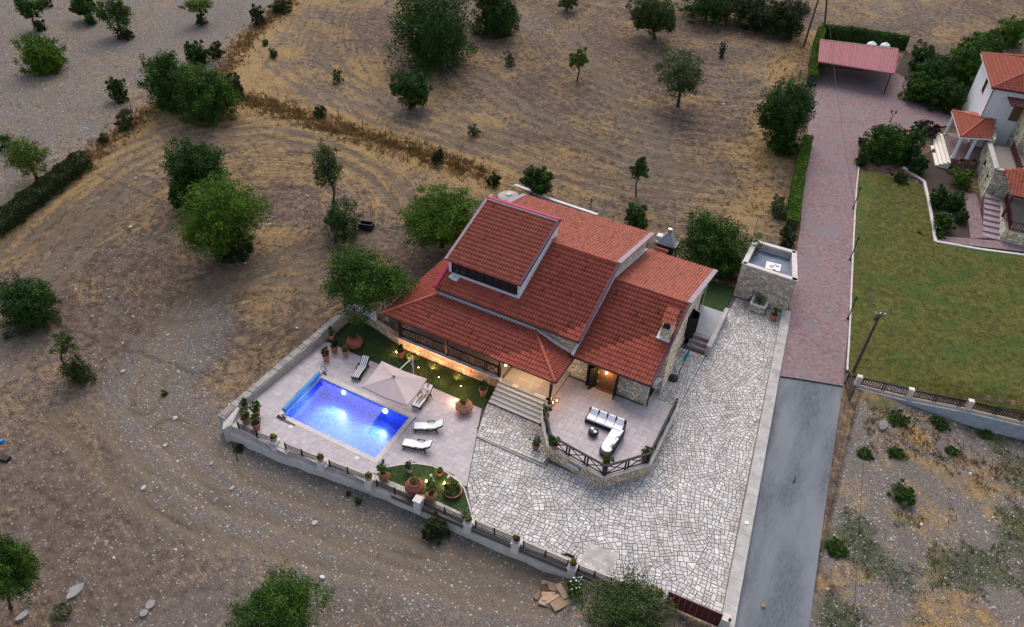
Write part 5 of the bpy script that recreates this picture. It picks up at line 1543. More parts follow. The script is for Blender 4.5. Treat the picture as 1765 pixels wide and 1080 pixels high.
# ------------------------------------------------------------------ garden lights
for px_, py_, lab in ((722, 645, 'lit path lantern in the grass strip nearest the orange lit flower pot'), (757, 662, 'lit path lantern in the grass strip, the middle one of three'), (794.5, 677, 'lit path lantern in the grass strip nearest the main stairs')):
    g = G(px_, py_, 0.0)
    t = thing('path_lantern', lab, 'garden light', g, 'path lanterns in the grass strip')
    MB().tube([g, g + [0, 0, .72]], .022, 6).build('stake', MT['black'], t)
    MB().lathe(g + [0, 0, .72], [(.05, 0), (.055, .11)], 8).build('lamp_glass', MT['lamp_warm'], t)
    MB().lathe(g + [0, 0, .835], [(.10, 0), (.02, .07)], 8).build('lamp_cap', MT['black'], t)
    lamp('lantern_light', g + [0, .10, .74], 20, (1.0, 0.46, 0.20), .05, t)
for i, x in enumerate((-25.8, -23.7, -21.5)):
    t = thing('wall_washer', ('low spotlight at the foot of the lit porch wall, near the corner pot', 'low spotlight at the foot of the lit porch wall, left of its middle', 'low spotlight at the foot of the lit porch wall, nearer the stairs')[i], 'spotlight', (x, 33.95, 0), 'spotlights washing the porch wall')
    MB().box((x, 33.95, .08), (.14, .10, .12)).build('housing', MT['black'], t)
    MB().box((x, 34.005, .10), (.10, .012, .07)).build('lamp_glass', MT['lamp_warm'], t)
    lamp('washer_light', (x, 33.45, .16), 95, (1.0, 0.48, 0.25), .08, t, 140, (0, 1, .34))
def ground_spot(px_, py_, z, lab, power, col, m='lamp_yellow', aim=None):
    g = G(px_, py_, z)
    t = thing('ground_spotlight', lab, 'spotlight', g, 'small garden spotlights')
    MB().tube([g, g + [0, 0, .12]], .015, 5).build('spike', MT['black'], t)
    MB().lathe(g + [0, 0, .10], [(.05, 0), (.07, .09), (.06, .12)], 8).build('lamp_glass', MT[m], t)
    lamp('spot_light', g + [0, 0, .32], power, col, .05, t)
ground_spot(735, 832, 0, 'small yellow spotlight shining in the grass bed beside the big red jar', 9, (1, .68, .22))
ground_spot(766, 836, 0, 'small yellow spotlight shining in the grass bed beside the sunken bowl', 9, (1, .68, .22))
ground_spot(785, 693, 0, 'small warm spotlight on the deck beside the wide terracotta jar', 22, (1, .58, .28), 'lamp_warm')
ground_spot(684, 609, 0, 'small warm spotlight beside the flower pot at the porch wall corner', 13, (1, .60, .22), 'lamp_warm')
for px_, py_, hx, hy, lab in ((748, 838, 743, 820, 'thin stake with white glass globe behind the red jar spotlight'), (766, 836, 773, 822, 'thin bent stake with white glass globe above the sunken bowl'),):
    g = G(px_, py_, 0); h = height_at(g, hy); e = G(hx, hy, h)
    t = thing('globe_stake_light', lab, 'garden light', g, 'unlit white globe lights in the grass bed')
    MB().tube([g, g + [0, 0, h * .6], e], .018, 6).build('stake', MT['steel'], t)
    MB().lathe(e - [0, 0, .05], [(.03, 0), (.09, .05), (.10, .11), (.06, .17), (.01, .19)], 10).build('globe', MT['globe'], t)
g = G(951, 690, 1.0)
for i, (dx, dy, h) in enumerate(((0, 0, .34), (-.16, -.28, .26))):
    t = thing('candle_lantern', ('glowing orange candle lantern on the terrace floor by the corner post, the taller', 'glowing orange candle lantern on the terrace floor by the corner post, the shorter')[i], 'lantern', g + [dx, dy, 0], 'candle lanterns by the porch post')
    c = g + [dx + .35, dy + .1, 0]
    mb = MB()
    for a_, b_ in ((-1, -1), (1, -1), (1, 1), (-1, 1)): mb.beam(c + [a_ * .08, b_ * .08, 0], c + [a_ * .08, b_ * .08, h], .02, .02)
    mb.box(c + [0, 0, h + .02], (.22, .22, .04), taper=.6); mb.box(c + [0, 0, .01], (.2, .2, .03)); mb.build('frame', MT['wood'], t)
    MB().lathe(c + [0, 0, .03], [(.045, 0), (.045, .12), (.015, .17)], 8).build('candle', EMIT('candle_flame', (1, .42, .12), 10), t)
    lamp('candle_light', c + [0, -.0, h + .12], 5, (1, .45, .15), .03, t)
# pool lights reflections aside: skimmer lids on the deck
for px_, py_, lab in ((501, 735, 'white square skimmer lid in the deck near the blue roller end'), (615, 789, 'white square skimmer lid in the deck near the front pool corner')):
    g = G(px_, py_, 0.006)
    tag(MB().box(g, (.30, .26, .016), .1).build('skimmer_lid', MT['flash']), lab, 'lid', 'skimmer lids')
tag(MB().box(G(1287, 901, .34), (.2, .2, .08), .3).build('white_box_lamp', MT['hull']), 'small white square block on the low wall beside the road', 'block')

# ------------------------------------------------------------------ pool cover roller
pr0 = G(488, 709, .35); pr1 = G(551, 643, .35)
t = thing('pool_cover_roller', 'blue rolled pool cover on a reel along the pool end', 'pool cover', (pr0 + pr1) / 2 * [1, 1, 0])
dv3 = (pr1 - pr0) / np.linalg.norm(pr1 - pr0)
MB().tube([pr0 + dv3 * .1, pr1 - dv3 * .1], .19, 16).build('cover_roll', MT['cover'], t)
MB().tube([pr0 - dv3 * .35, pr1 + dv3 * .45], .05, 8).build('axle', MT['steel'], t)
for p in (pr0 - dv3 * .25, pr1 + dv3 * .35):
    mb = MB(); sd_ = np.array([-dv3[1], dv3[0], 0])
    mb.beam(p + sd_ * .32 - [0, 0, .32], p, .05, .05); mb.beam(p - sd_ * .32 - [0, 0, .32], p, .05, .05); mb.beam(p + sd_ * .36 - [0, 0, .32], p - sd_ * .36 - [0, 0, .32], .06, .05)
    mb.build('stand', MT['black'], t)
p = pr1 + dv3 * .5
MB().tube([p + np.array([.28 * math.cos(k * .6283), .0, .28 * math.sin(k * .6283)]) for k in range(11)], .025, 5).build('hand_wheel', MT['black'], t)
MB().beam(p, p + [.0, 0.15, -.3], .05, .05).build('handle', MT['steel'], t)

# ------------------------------------------------------------------ sun loungers
def make_lounger(fabric, stripes=False):
    t = thing('sun_lounger', 'x', 'sun lounger', (0, 0, 0), 'sun loungers by the pool')
    # local: head towards +X, length 2.0, width .66
    prof = [(-1.0, .30), (-.45, .33), (.05, .27), (.30, .28), (.62, .52), (.98, .74)]
    mb = MB()
    for sx in (-1, 1):
        for (x0, z0), (x1, z1) in zip(prof[:-1], prof[1:]): mb.beam((x0, sx * .31, z0 - .05), (x1, sx * .31, z1 - .05), .05, .07)
    mb.beam((-1, -.31, .25), (-1, .31, .25), .05, .07); mb.beam((.98, -.31, .69), (.98, .31, .69), .05, .05)
    mb.build('frame', MT['wood'], t)
    for x, zt_, dx in ((-.82, .26, -.06), (.55, .36, .10)):
        for sx in (-1, 1): MB().beam((x, sx * .31, zt_), (x + dx, sx * .33, 0), .07, .06).build('leg', MT['wood'], t)
    mb = MB(); mb.beam((.45, -.27, .2), (.86, -.27, .62), .04, .04); mb.beam((.45, .27, .2), (.86, .27, .62), .04, .04); mb.build('back_prop', MT['wood'], t)
    for sx in (-1, 1):
        mb = MB(); mb.beam((-.12, sx * .37, .46), (.42, sx * .37, .50), .06, .04); mb.beam((-.08, sx * .36, .25), (-.08, sx * .37, .45), .05, .05); mb.beam((.38, sx * .36, .3), (.38, sx * .37, .48), .05, .05); mb.build('armrest', MT['wood'], t)
    mb = MB()
    w = .29
    secs = prof
    def cush(y0, y1, th, mbx):
        for (x0, z0), (x1, z1) in zip(secs[:-1], secs[1:]):
            v = [(x0 + .004, y0, z0), (x1 - .004, y0, z1), (x1 - .004, y1, z1), (x0 + .004, y1, z0)]
            mbx.add(v + [(a, b, c + th) for a, b, c in v], [(3, 2, 1, 0), (4, 5, 6, 7), (0, 1, 5, 4), (1, 2, 6, 5), (2, 3, 7, 6), (3, 0, 4, 7)])
    cush(-w, w, .08, mb)
    cu = mb.build('cushion', MT[fabric], t)
    if stripes:
        for k in range(4):
            y = -w + .06 + k * .135
            mb = MB(); cush(y, y + .065, .088, mb); mb.build('stripe', MT['cushion'], cu)
    return t
lw_ = make_lounger('cushion')
g1 = G(739, 740, 0); g2 = G(720, 772, 0); g3 = G(623, 641, 0); g4 = G(729, 690, 0)
dup(lw_, (g1[0], g1[1], 0), rad(50), 'white cushioned sun lounger on the deck, the one nearer the parasol', first=True)
dup(lw_, (g2[0], g2[1], 0), rad(2), 'white cushioned sun lounger on the deck, the one nearer the grass bed')
ls_ = make_lounger('navy', True)
hd = G(634, 622, .5) - G(614, 656, .3); dup(ls_, (g3[0], g3[1], 0), math.atan2(hd[1], hd[0]), 'sun lounger with navy and white striped cushion beside the parasol', first=True)
hd4 = G(738, 664, .5) - G(712, 701, .3); a4 = math.atan2(hd4[1], hd4[0])
a1 = G(757, 735, .5) - G(720, 737, .3); a2 = G(737, 770, .5) - G(702, 766, .3)
l4 = dup(lw_, (g4[0], g4[1], 0), a4, 'white cushioned sun lounger with a person lying on it under the parasol')
for o in bpy.data.objects:
    if o.type == 'EMPTY' and o.get('category') == 'sun lounger':
        if 'nearer the parasol' in o['label']: o.rotation_euler = (0, 0, math.atan2(a1[1], a1[0]))
        if 'nearer the grass' in o['label']: o.rotation_euler = (0, 0, math.atan2(a2[1], a2[0]))

# ------------------------------------------------------------------ person on the lounger
def skin_mesh(name, verts, edges, radii, mat, root_i=0, sub=2):
    me = bpy.data.meshes.new(name); me.from_pydata(verts, edges, [])
    o = bpy.data.objects.new(name, me); COL.objects.link(o)
    sm = o.modifiers.new('skin', 'SKIN'); sm.use_smooth_shade = True
    sv = me.skin_vertices[0].data
    for i, r in enumerate(radii):
        r = r if hasattr(r, '__len__') else (r, r)
        sv[i].radius = r; sv[i].use_root = (i == root_i)
    ss = o.modifiers.new('sub', 'SUBSURF'); ss.levels = sub; ss.render_levels = sub
    dg = bpy.context.evaluated_depsgraph_get()
    ev = o.evaluated_get(dg)
    m2 = bpy.data.meshes.new_from_object(ev)
    bpy.data.objects.remove(o)
    m2.name = name
    ca = m2.color_attributes.get('Col') or m2.color_attributes.new('Col', 'FLOAT_COLOR', 'POINT')
    ca.data.foreach_set('color', np.ones(len(m2.vertices) * 4, np.float32))
    m2.materials.clear(); m2.materials.append(mat)
    return m2
pe = thing('person', 'person in white shirt and khaki trousers reclining on the lounger under the parasol', 'person', (g4[0], g4[1], 0), rz=a4)
RM = Matrix.Translation(Vector((g4[0], g4[1], 0))) @ Matrix.Rotation(a4, 4, 'Z')
def pm(nm, vs, es, rs, mat, root=0):
    vs = [tuple(RM @ Vector(v)) for v in vs]
    return skin_mesh(nm, vs, es, rs, mat, root)
# local along the lounger: feet at -0.9, pelvis .1, head at .85
bv = [(.10, 0, .44), (.30, 0, .50), (.52, 0, .66), (.64, 0, .76), (.73, 0, .83), (.83, 0, .90), (.92, 0, .95),
      (.05, .09, .43), (-.34, .12, .52), (-.78, .11, .46), (-.82, .12, .56), (.05, -.09, .43), (-.36, -.10, .48), (-.80, -.10, .45), (-.84, -.11, .55),
      (.60, .19, .74), (.36, .27, .62), (.16, .17, .62), (.07, .10, .60), (.60, -.19, .74), (.34, -.27, .60), (.12, -.19, .57), (.03, -.12, .55)]
be = [(0, 1), (1, 2), (2, 3), (3, 4), (4, 5), (5, 6), (0, 7), (7, 8), (8, 9), (9, 10), (0, 11), (11, 12), (12, 13), (13, 14), (2, 15), (15, 16), (16, 17), (17, 18), (2, 19), (19, 20), (20, 21), (21, 22)]
br = [(.13, .10), (.125, .09), (.14, .10), (.06, .06), (.055, .055), (.095, .095), (.07, .075), .085, .058, .038, .028, .085, .058, .038, .028, .055, .042, .033, .026, .055, .042, .033, .026]
link('body', pm('body', bv, be, br, MT['skin']), pe)
tv = [bv[0], bv[7], bv[8], (-.70, .11, .465), bv[11], bv[12], (-.72, -.10, .455)]
link('trousers', pm('trousers', tv, [(0, 1), (1, 2), (2, 3), (0, 4), (4, 5), (5, 6)], [(.145, .115), .10, .075, .055, .10, .075, .055], MT['trousers']), pe)
sv_ = [(.12, 0, .45), (.30, 0, .505), (.52, 0, .665), (.60, .19, .74), (.46, .235, .68), (.60, -.19, .74), (.45, -.235, .67)]
link('shirt', pm('shirt', sv_, [(0, 1), (1, 2), (2, 3), (3, 4), (2, 5), (5, 6)], [(.145, .11), (.14, .105), (.155, .115), .068, .056, .068, .056], MT['shirt'], 1), pe)
mb = MB()
hc = RM @ Vector((.88, 0, .925))
V_, F_, C_ = crown_arrays((hc.x, hc.y, hc.z), .10, .10, .10, .05, 240, 'dusky', np.random.default_rng(3), 4)
link('hair', arr_mesh('hair', V_, F_, np.ones_like(C_), MT['hair']), pe)
mb = MB()
for sy in (-.035, .035): mb.lathe(RM @ Vector((.80, sy, .985)), [(.004, -.01), (.012, 0), (.004, .01)], 6)
mb.build('eyes', MT['black'], pe)
mb = MB(); mb.tube([RM @ Vector((.835, 0, .99)), RM @ Vector((.79, 0, 1.012))], [.012, .018], 6); mb.build('nose', MT['skin'], pe)

# ------------------------------------------------------------------ cantilever parasol
cz = 2.3
um = [G(658, 621.8, cz), G(735.5, 652.3, cz), G(702, 698, cz), G(623.4, 665.6, cz)]
ap = G(677.4, 650.3, 2.85)
apx = sum(um) / 4 + np.array([0, 0, .55])
t = thing('parasol', 'large square beige cantilever parasol between pool and grass strip', 'parasol', G(700, 640, 0))
mb = MB()
for i in range(4):
    a, b = um[i], um[(i + 1) % 4]
    n = 6
    rows_ = []
    for k in range(n + 1):
        f_ = k / n
        p, q = a + (apx - a) * f_, b + (apx - b) * f_
        m_ = (p + q) / 2 - [0, 0, .10 * (1 - f_) + .03]
        rows_.append([p, (p + m_) / 2 - [0, 0, .01], m_, (q + m_) / 2 - [0, 0, .01], q])
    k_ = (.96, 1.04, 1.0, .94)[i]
    for k in range(n):
        for j in range(4):
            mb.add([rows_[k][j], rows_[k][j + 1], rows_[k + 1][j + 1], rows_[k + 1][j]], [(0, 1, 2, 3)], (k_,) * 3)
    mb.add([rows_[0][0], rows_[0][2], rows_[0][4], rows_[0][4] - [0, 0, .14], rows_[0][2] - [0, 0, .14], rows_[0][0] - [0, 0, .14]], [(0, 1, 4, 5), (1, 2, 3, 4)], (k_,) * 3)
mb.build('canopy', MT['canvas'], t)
for i in range(4): MB().beam(um[i] - [0, 0, .06], apx - [0, 0, .10], .03, .04).build('rib', MT['steel'], t)
MB().lathe(apx - [0, 0, .02], [(.07, 0), (.06, .08), (.015, .16)], 8).build('finial', MT['black'], t)
pb = np.array([(um[0] + um[1])[0] / 2 + .25, (um[0] + um[1])[1] / 2 + .75, 0])
MB().tube([pb, pb + [0, 0, 3.0]], .045, 8).build('pole', MT['steel'], t)
MB().tube([pb + [0, 0, 2.0], pb + [-.02, -.35, 3.0], apx + [0, 0, .12]], .035, 8).build('arm', MT['steel'], t)
mb = MB(); mb.beam(pb + [-.5, 0, .04], pb + [.5, 0, .04], .1, .06); mb.beam(pb + [0, -.5, .041], pb + [0, .5, .041], .1, .06); mb.build('base', MT['black'], t)

# ------------------------------------------------------------------ corner sofa and table
so_ = thing('corner_sofa', 'dark rattan corner sofa with white cushions on the terrace', 'sofa', G(1045, 735, 1.0))
sA, sB, sC = G(1014, 716, 1.3), G(1069, 737, 1.3), G(1047, 772, 1.3)
def sofa_arm(p, q, side, n, bf=0.0):
    p = np.array([p[0], p[1], 0.0]); q = np.array([q[0], q[1], 0]); d = (q - p); L = np.linalg.norm(d); d /= L; nn_ = np.array([-d[1], d[0], 0]) * side
    ang = math.atan2(d[1], d[0]); c = (p + q) / 2
    MB().box(c + [0, 0, 1.17], (L + .16, .86, .34), ang).build('base', MT['rattan'], so_)
    bc = c + nn_ * .42
    MB().box(bc + [0, 0, 1.42], (L + .16, .12, .60), ang).build('backrest', MT['rattan'], so_)
    for i in range(n):
        cc = p + d * (L * (i + .5) / n)
        MB().box(cc + nn_ * -.04 + [0, 0, 1.40], (L / n - .02, .74, .13), ang, taper=.96).build('seat_cushion', MT['cushion'], so_)
        m4 = Matrix.Rotation(ang + rt.uniform(-.1, .1), 3, 'Z') @ Matrix.Rotation(rad(-22) * side, 3, 'X')
        MB().box(cc + nn_ * .27 + [0, 0, 1.62], (L / n * .84, .15, .44), M4=m4, taper=.9).build('back_cushion', MT['cushion'], so_)
sofa_arm(sA, sB + (sB - sA) * .08, 1, 4)
dS = sC - sB
sofa_arm(sB + dS * .22 + np.array([0, 0, 0]), sC, 1, 2)
e = sC + dS / np.linalg.norm(dS) * .22
MB().lathe((e[0], e[1], 1.0), [(.42, 0), (.45, .3), (.44, .34)], 16).build('end_base', MT['rattan'], so_)
e2 = e - dS / np.linalg.norm(dS) * .12
MB().lathe((e2[0], e2[1], 1.345), [(.37, 0), (.38, .1), (.34, .14)], 16).build('end_cushion', MT['cushion'], so_)
g = G(1022, 749, 1.0)
t = thing('rattan_table', 'small round dark rattan table on the terrace with two white tops', 'table', g)
MB().lathe(g, [(.24, 0), (.36, .18), (.36, .34), (.28, .44)], 16).build('drum', MT['rattan'], t)
for dx, dy in ((-.13, .09), (.14, -.07)): MB().lathe(g + [dx, dy, .445], [(.10, 0), (.12, .02), (.08, .04)], 12).build('white_top', MT['cushion'], t)

# ------------------------------------------------------------------ stone tower
tw_ = thing('stone_tower', 'square rough stone tower with open blue grey roof deck by the driveway', 'tower', (-4, 57.5, 0))
tb = [(-6.32, 55.45), (-1.72, 55.3), (-2.72, 59.85), (-6.38, 59.8)]
TH = 3.3
MB().prism(tb, -.5, 2.55).build('tower_core', MT['stone_joint'], tw_)
ti = inset(tb, .34)
for i in range(4):
    a, b = tb[i], tb[(i + 1) % 4]
    dd = np.array(b) - a; dd = dd / np.linalg.norm(dd); nn_ = np.array([-dd[1], dd[0]]) * .34
    MB().prism([a, b, tuple(np.array(b) + nn_ - dd * .34), tuple(np.array(a) + nn_ + dd * .34)], 2.55, TH - .06).build('parapet', MT['concrete'], tw_)
    MB().beam((*(np.array(a) + nn_ * .4), TH), (*(np.array(b) + nn_ * .4), TH), .42, .12).build('coping', MT['concrete_light'], tw_)
MB().prism(ti, 2.552, 2.60).build('roof_deck', MT['blue_roof'], tw_)
mb = MB()
holes = [(1.45, 2.35, .0, 1.0)]
cladding(mb, tb[0], tb[1], -.1, TH - .08, RS, .04, (.13, .26), (.2, .5), holes=holes, tint=(1.1, 1.06, 1.02)); cladding(mb, tb[1], tb[2], -.1, TH - .08, RS, .04, (.13, .26), (.2, .5), tint=(1.1, 1.05, 1)); cladding(mb, tb[3], tb[0], -.1, TH - .08, RS, .04, (.13, .26), (.2, .5))
mb.build('stone_cladding', MT['stone'], tw_, kind='stuff')
def bx(x, y): return np.array([tb[0][0] + x, tb[0][1] + y])
# planter with arched niche at its foot
pn = thing('stone_planter', 'small arched stone planter with greenery built at the tower foot', 'planter', (-4.4, 54.95, 0))
c0 = G(1302, 537, -.13)
mb = MB(); mb.prism([(c0[0] - .62, c0[1] - .1), (c0[0] + .72, c0[1] - .1), (c0[0] + .72, 55.5), (c0[0] - .62, 55.5)], -.2, .55); mb.build('planter_box', MT['stone_joint'], pn)
mb = MB(); cladding(mb, (c0[0] - .62, c0[1] - .1), (c0[0] + .72, c0[1] - .1), -.13, .52, RS, .03, tint=(1.15, 1.1, 1.05)); mb.build('stone_cladding', MT['stone'], pn, kind='stuff')
mb = MB(); mb.beam((c0[0] - .62, c0[1] - .05, .58), (c0[0] + .72, c0[1] - .05, .58), .2, .08); mb.beam((c0[0] - .56, c0[1], .58), (c0[0] - .56, 55.4, .58), .2, .075); mb.beam((c0[0] + .66, c0[1], .58), (c0[0] + .66, 55.4, .58), .2, .075); mb.build('planter_rim', MT['concrete_light'], pn)
mb = MB()
for k in range(8):
    t0, t1 = math.pi * k / 8, math.pi * (k + 1) / 8
    mb.beam((c0[0] + .05 + .62 * math.cos(t0), 55.42, .75 + .55 * math.sin(t0)), (c0[0] + .05 + .62 * math.cos(t1), 55.42, .75 + .55 * math.sin(t1)), .14, .12)
mb.build('niche_arch', MT['blue_concrete'], pn)
V_, F_, C_ = crown_arrays((c0[0] + .05, (c0[1] + 55.3) / 2, .72), .5, .38, .36, .10, 500, 'mid', np.random.default_rng(4), 5)
link('foliage', arr_mesh('foliage', V_, F_, C_, MT['leaf']), pn)
# things on the tower roof
g = G(1333, 458, 2.7)
t = thing('roof_panel', 'white square panel with red and orange marks lying on the tower roof', 'panel', g)
MB().box(g - [0, 0, .06], (1.25, 1.15, .06), .12).build('board', MT['hull'], t)
r_ = random.Random(2)
for (dx, dy, sx, sy, rz_, cc) in ((-.1, 0, .5, .09, .5, (.28, .07, .03)), (.32, .18, .26, .2, .3, (.3, .10, .12)), (-.05, -.2, .3, .07, 1.2, (.33, .15, .03)), (.1, .38, .12, .1, 0, (.2, .05, .05)), (-.18, -.3, .2, .08, -.5, (.36, .18, .05))):
    MB().box(g + [dx, dy, -.02], (sx, sy, .02), rz_, (cc[0] / .75, cc[1] / .75, cc[2] / .75)).build('painted_mark', MT['cushion'], t)
MB().beam(g + [.12, -.5, 0], g + [.42, -.72, 0], .07, .05).build('dark_strut', MT['black'], t)
g = G(1290, 445, 3.3)
t = thing('aerial_mast', 'thin grey mast leaning at the back of the stone tower', 'mast', (-6.3, 59.0, 2.5))
MB().tube([(-6.45, 58.9, .5), (-6.5, 58.95, 6.2)], .03, 6).build('mast_tube', MT['teal'], t)
# ladder-like rail inside
MB().beam((-5.7, 59.2, 2.9), (-3.1, 59.3, 2.9), .05, .05).build('roof_pipe', MT['steel'], tw_)

# closed teal parasol stand near the wing
g = G(1160, 652, -.1); h_ = 2.0
t = thing('parasol_stand', 'thin black stand with folded teal fabric top beside the wing wall', 'parasol stand', g)
MB().lathe(g, [(.42, 0), (.40, .10), (.12, .22), (.05, .26)], 16).build('foot', MT['black'], t)
MB().tube([g + [0.25, .1, .1], g + [.45, .5, 2.0]], .03, 6).build('pole', MT['black'], t)
MB().tube([g + [.42, .42, 1.7], g + [.5, .6, 2.2], g + [.58, .8, 2.7]], [.10, .12, .03], 8).build('folded_canopy', MT['teal'], t)

# maroon gate
t = thing('sliding_gate', 'low maroon metal gate across the drive entrance', 'gate', (0, 24.4, 0))
ga, gb = G(1146, 1040, 0), G(1238, 1080, 0)
dg_ = gb - ga; Lg = np.linalg.norm(dg_); dg_ /= Lg
MB().beam(ga + [0, 0, 1.22], gb + [0, 0, 1.22], .07, .07).build('top_bar', MT['gate'], t); MB().beam(ga + [0, 0, .06], gb + [0, 0, .06], .07, .07).build('bottom_bar', MT['gate'], t)
n = 9
for i in range(n):
    a = ga + dg_ * (Lg * i / n + .002); b = ga + dg_ * (Lg * (i + 1) / n - .002)
    MB().beam(a + [0, 0, .64], b + [0, 0, .64], .035, 1.09).build('panel', MT['gate'], t)
for nm, px_, py_ in (('', 1135, 1032), ('', 1246, 1083)):
    pass
gp = G(1244, 1079, 0)
t = thing('gate_pillar', 'pale end pillar of the low roadside wall beside the gate', 'pillar', gp)
MB().box((gp[0] + .05, gp[1] + .05, .25), (.5, .5, 1.3), .1, taper=.95).build('shaft', MT['concrete_light'], t)
MB().lathe((gp[0] + .25, gp[1] - .05, .9), [(.07, 0), (.08, .12), (.04, .2)], 8).build('beacon', MT['black'], t)
rmp = struct(MB().prism([(-2.3, 20.2), (1.4, 20.4), (1.35, 24.35), (-2.2, 24.1)], -.6, -.2).build('gate_apron', MT['mortar']))
items = []
for q in crazy_region([(-2.3, 20.2), (1.4, 20.4), (1.35, 24.3), (-2.2, 24.05)], .11, rngp):
    q = inset(q, .016)
    if len(q) > 2 and area(q) > .006: items.append((q, -.22, -.18 + rngp.uniform(-.006, .008), stone_cols(rngp), (0, 0)))
pieces('paving_stone', 'paving_stones', items, MT['paving'], rmp, 60)
# patched square of grey mortar in the paving, drain and dark hose
g = G(1037, 957, -.13)
pt_ = struct(MB().prism([tuple(G(x, y, -.13)[:2]) for x, y in ((1018, 935), (1068, 955), (1046, 990), (996, 972))], -.17, -.147).build('mortar_patch', MT['concrete']))
t = tag(MB().tube([G(968, 957, -.1), G(978, 955, .02), G(990, 960, -.1)], .09, 8).build('garden_hose', MT['black']), 'dark bundle lying on the paving just behind the front fence', 'bundle')
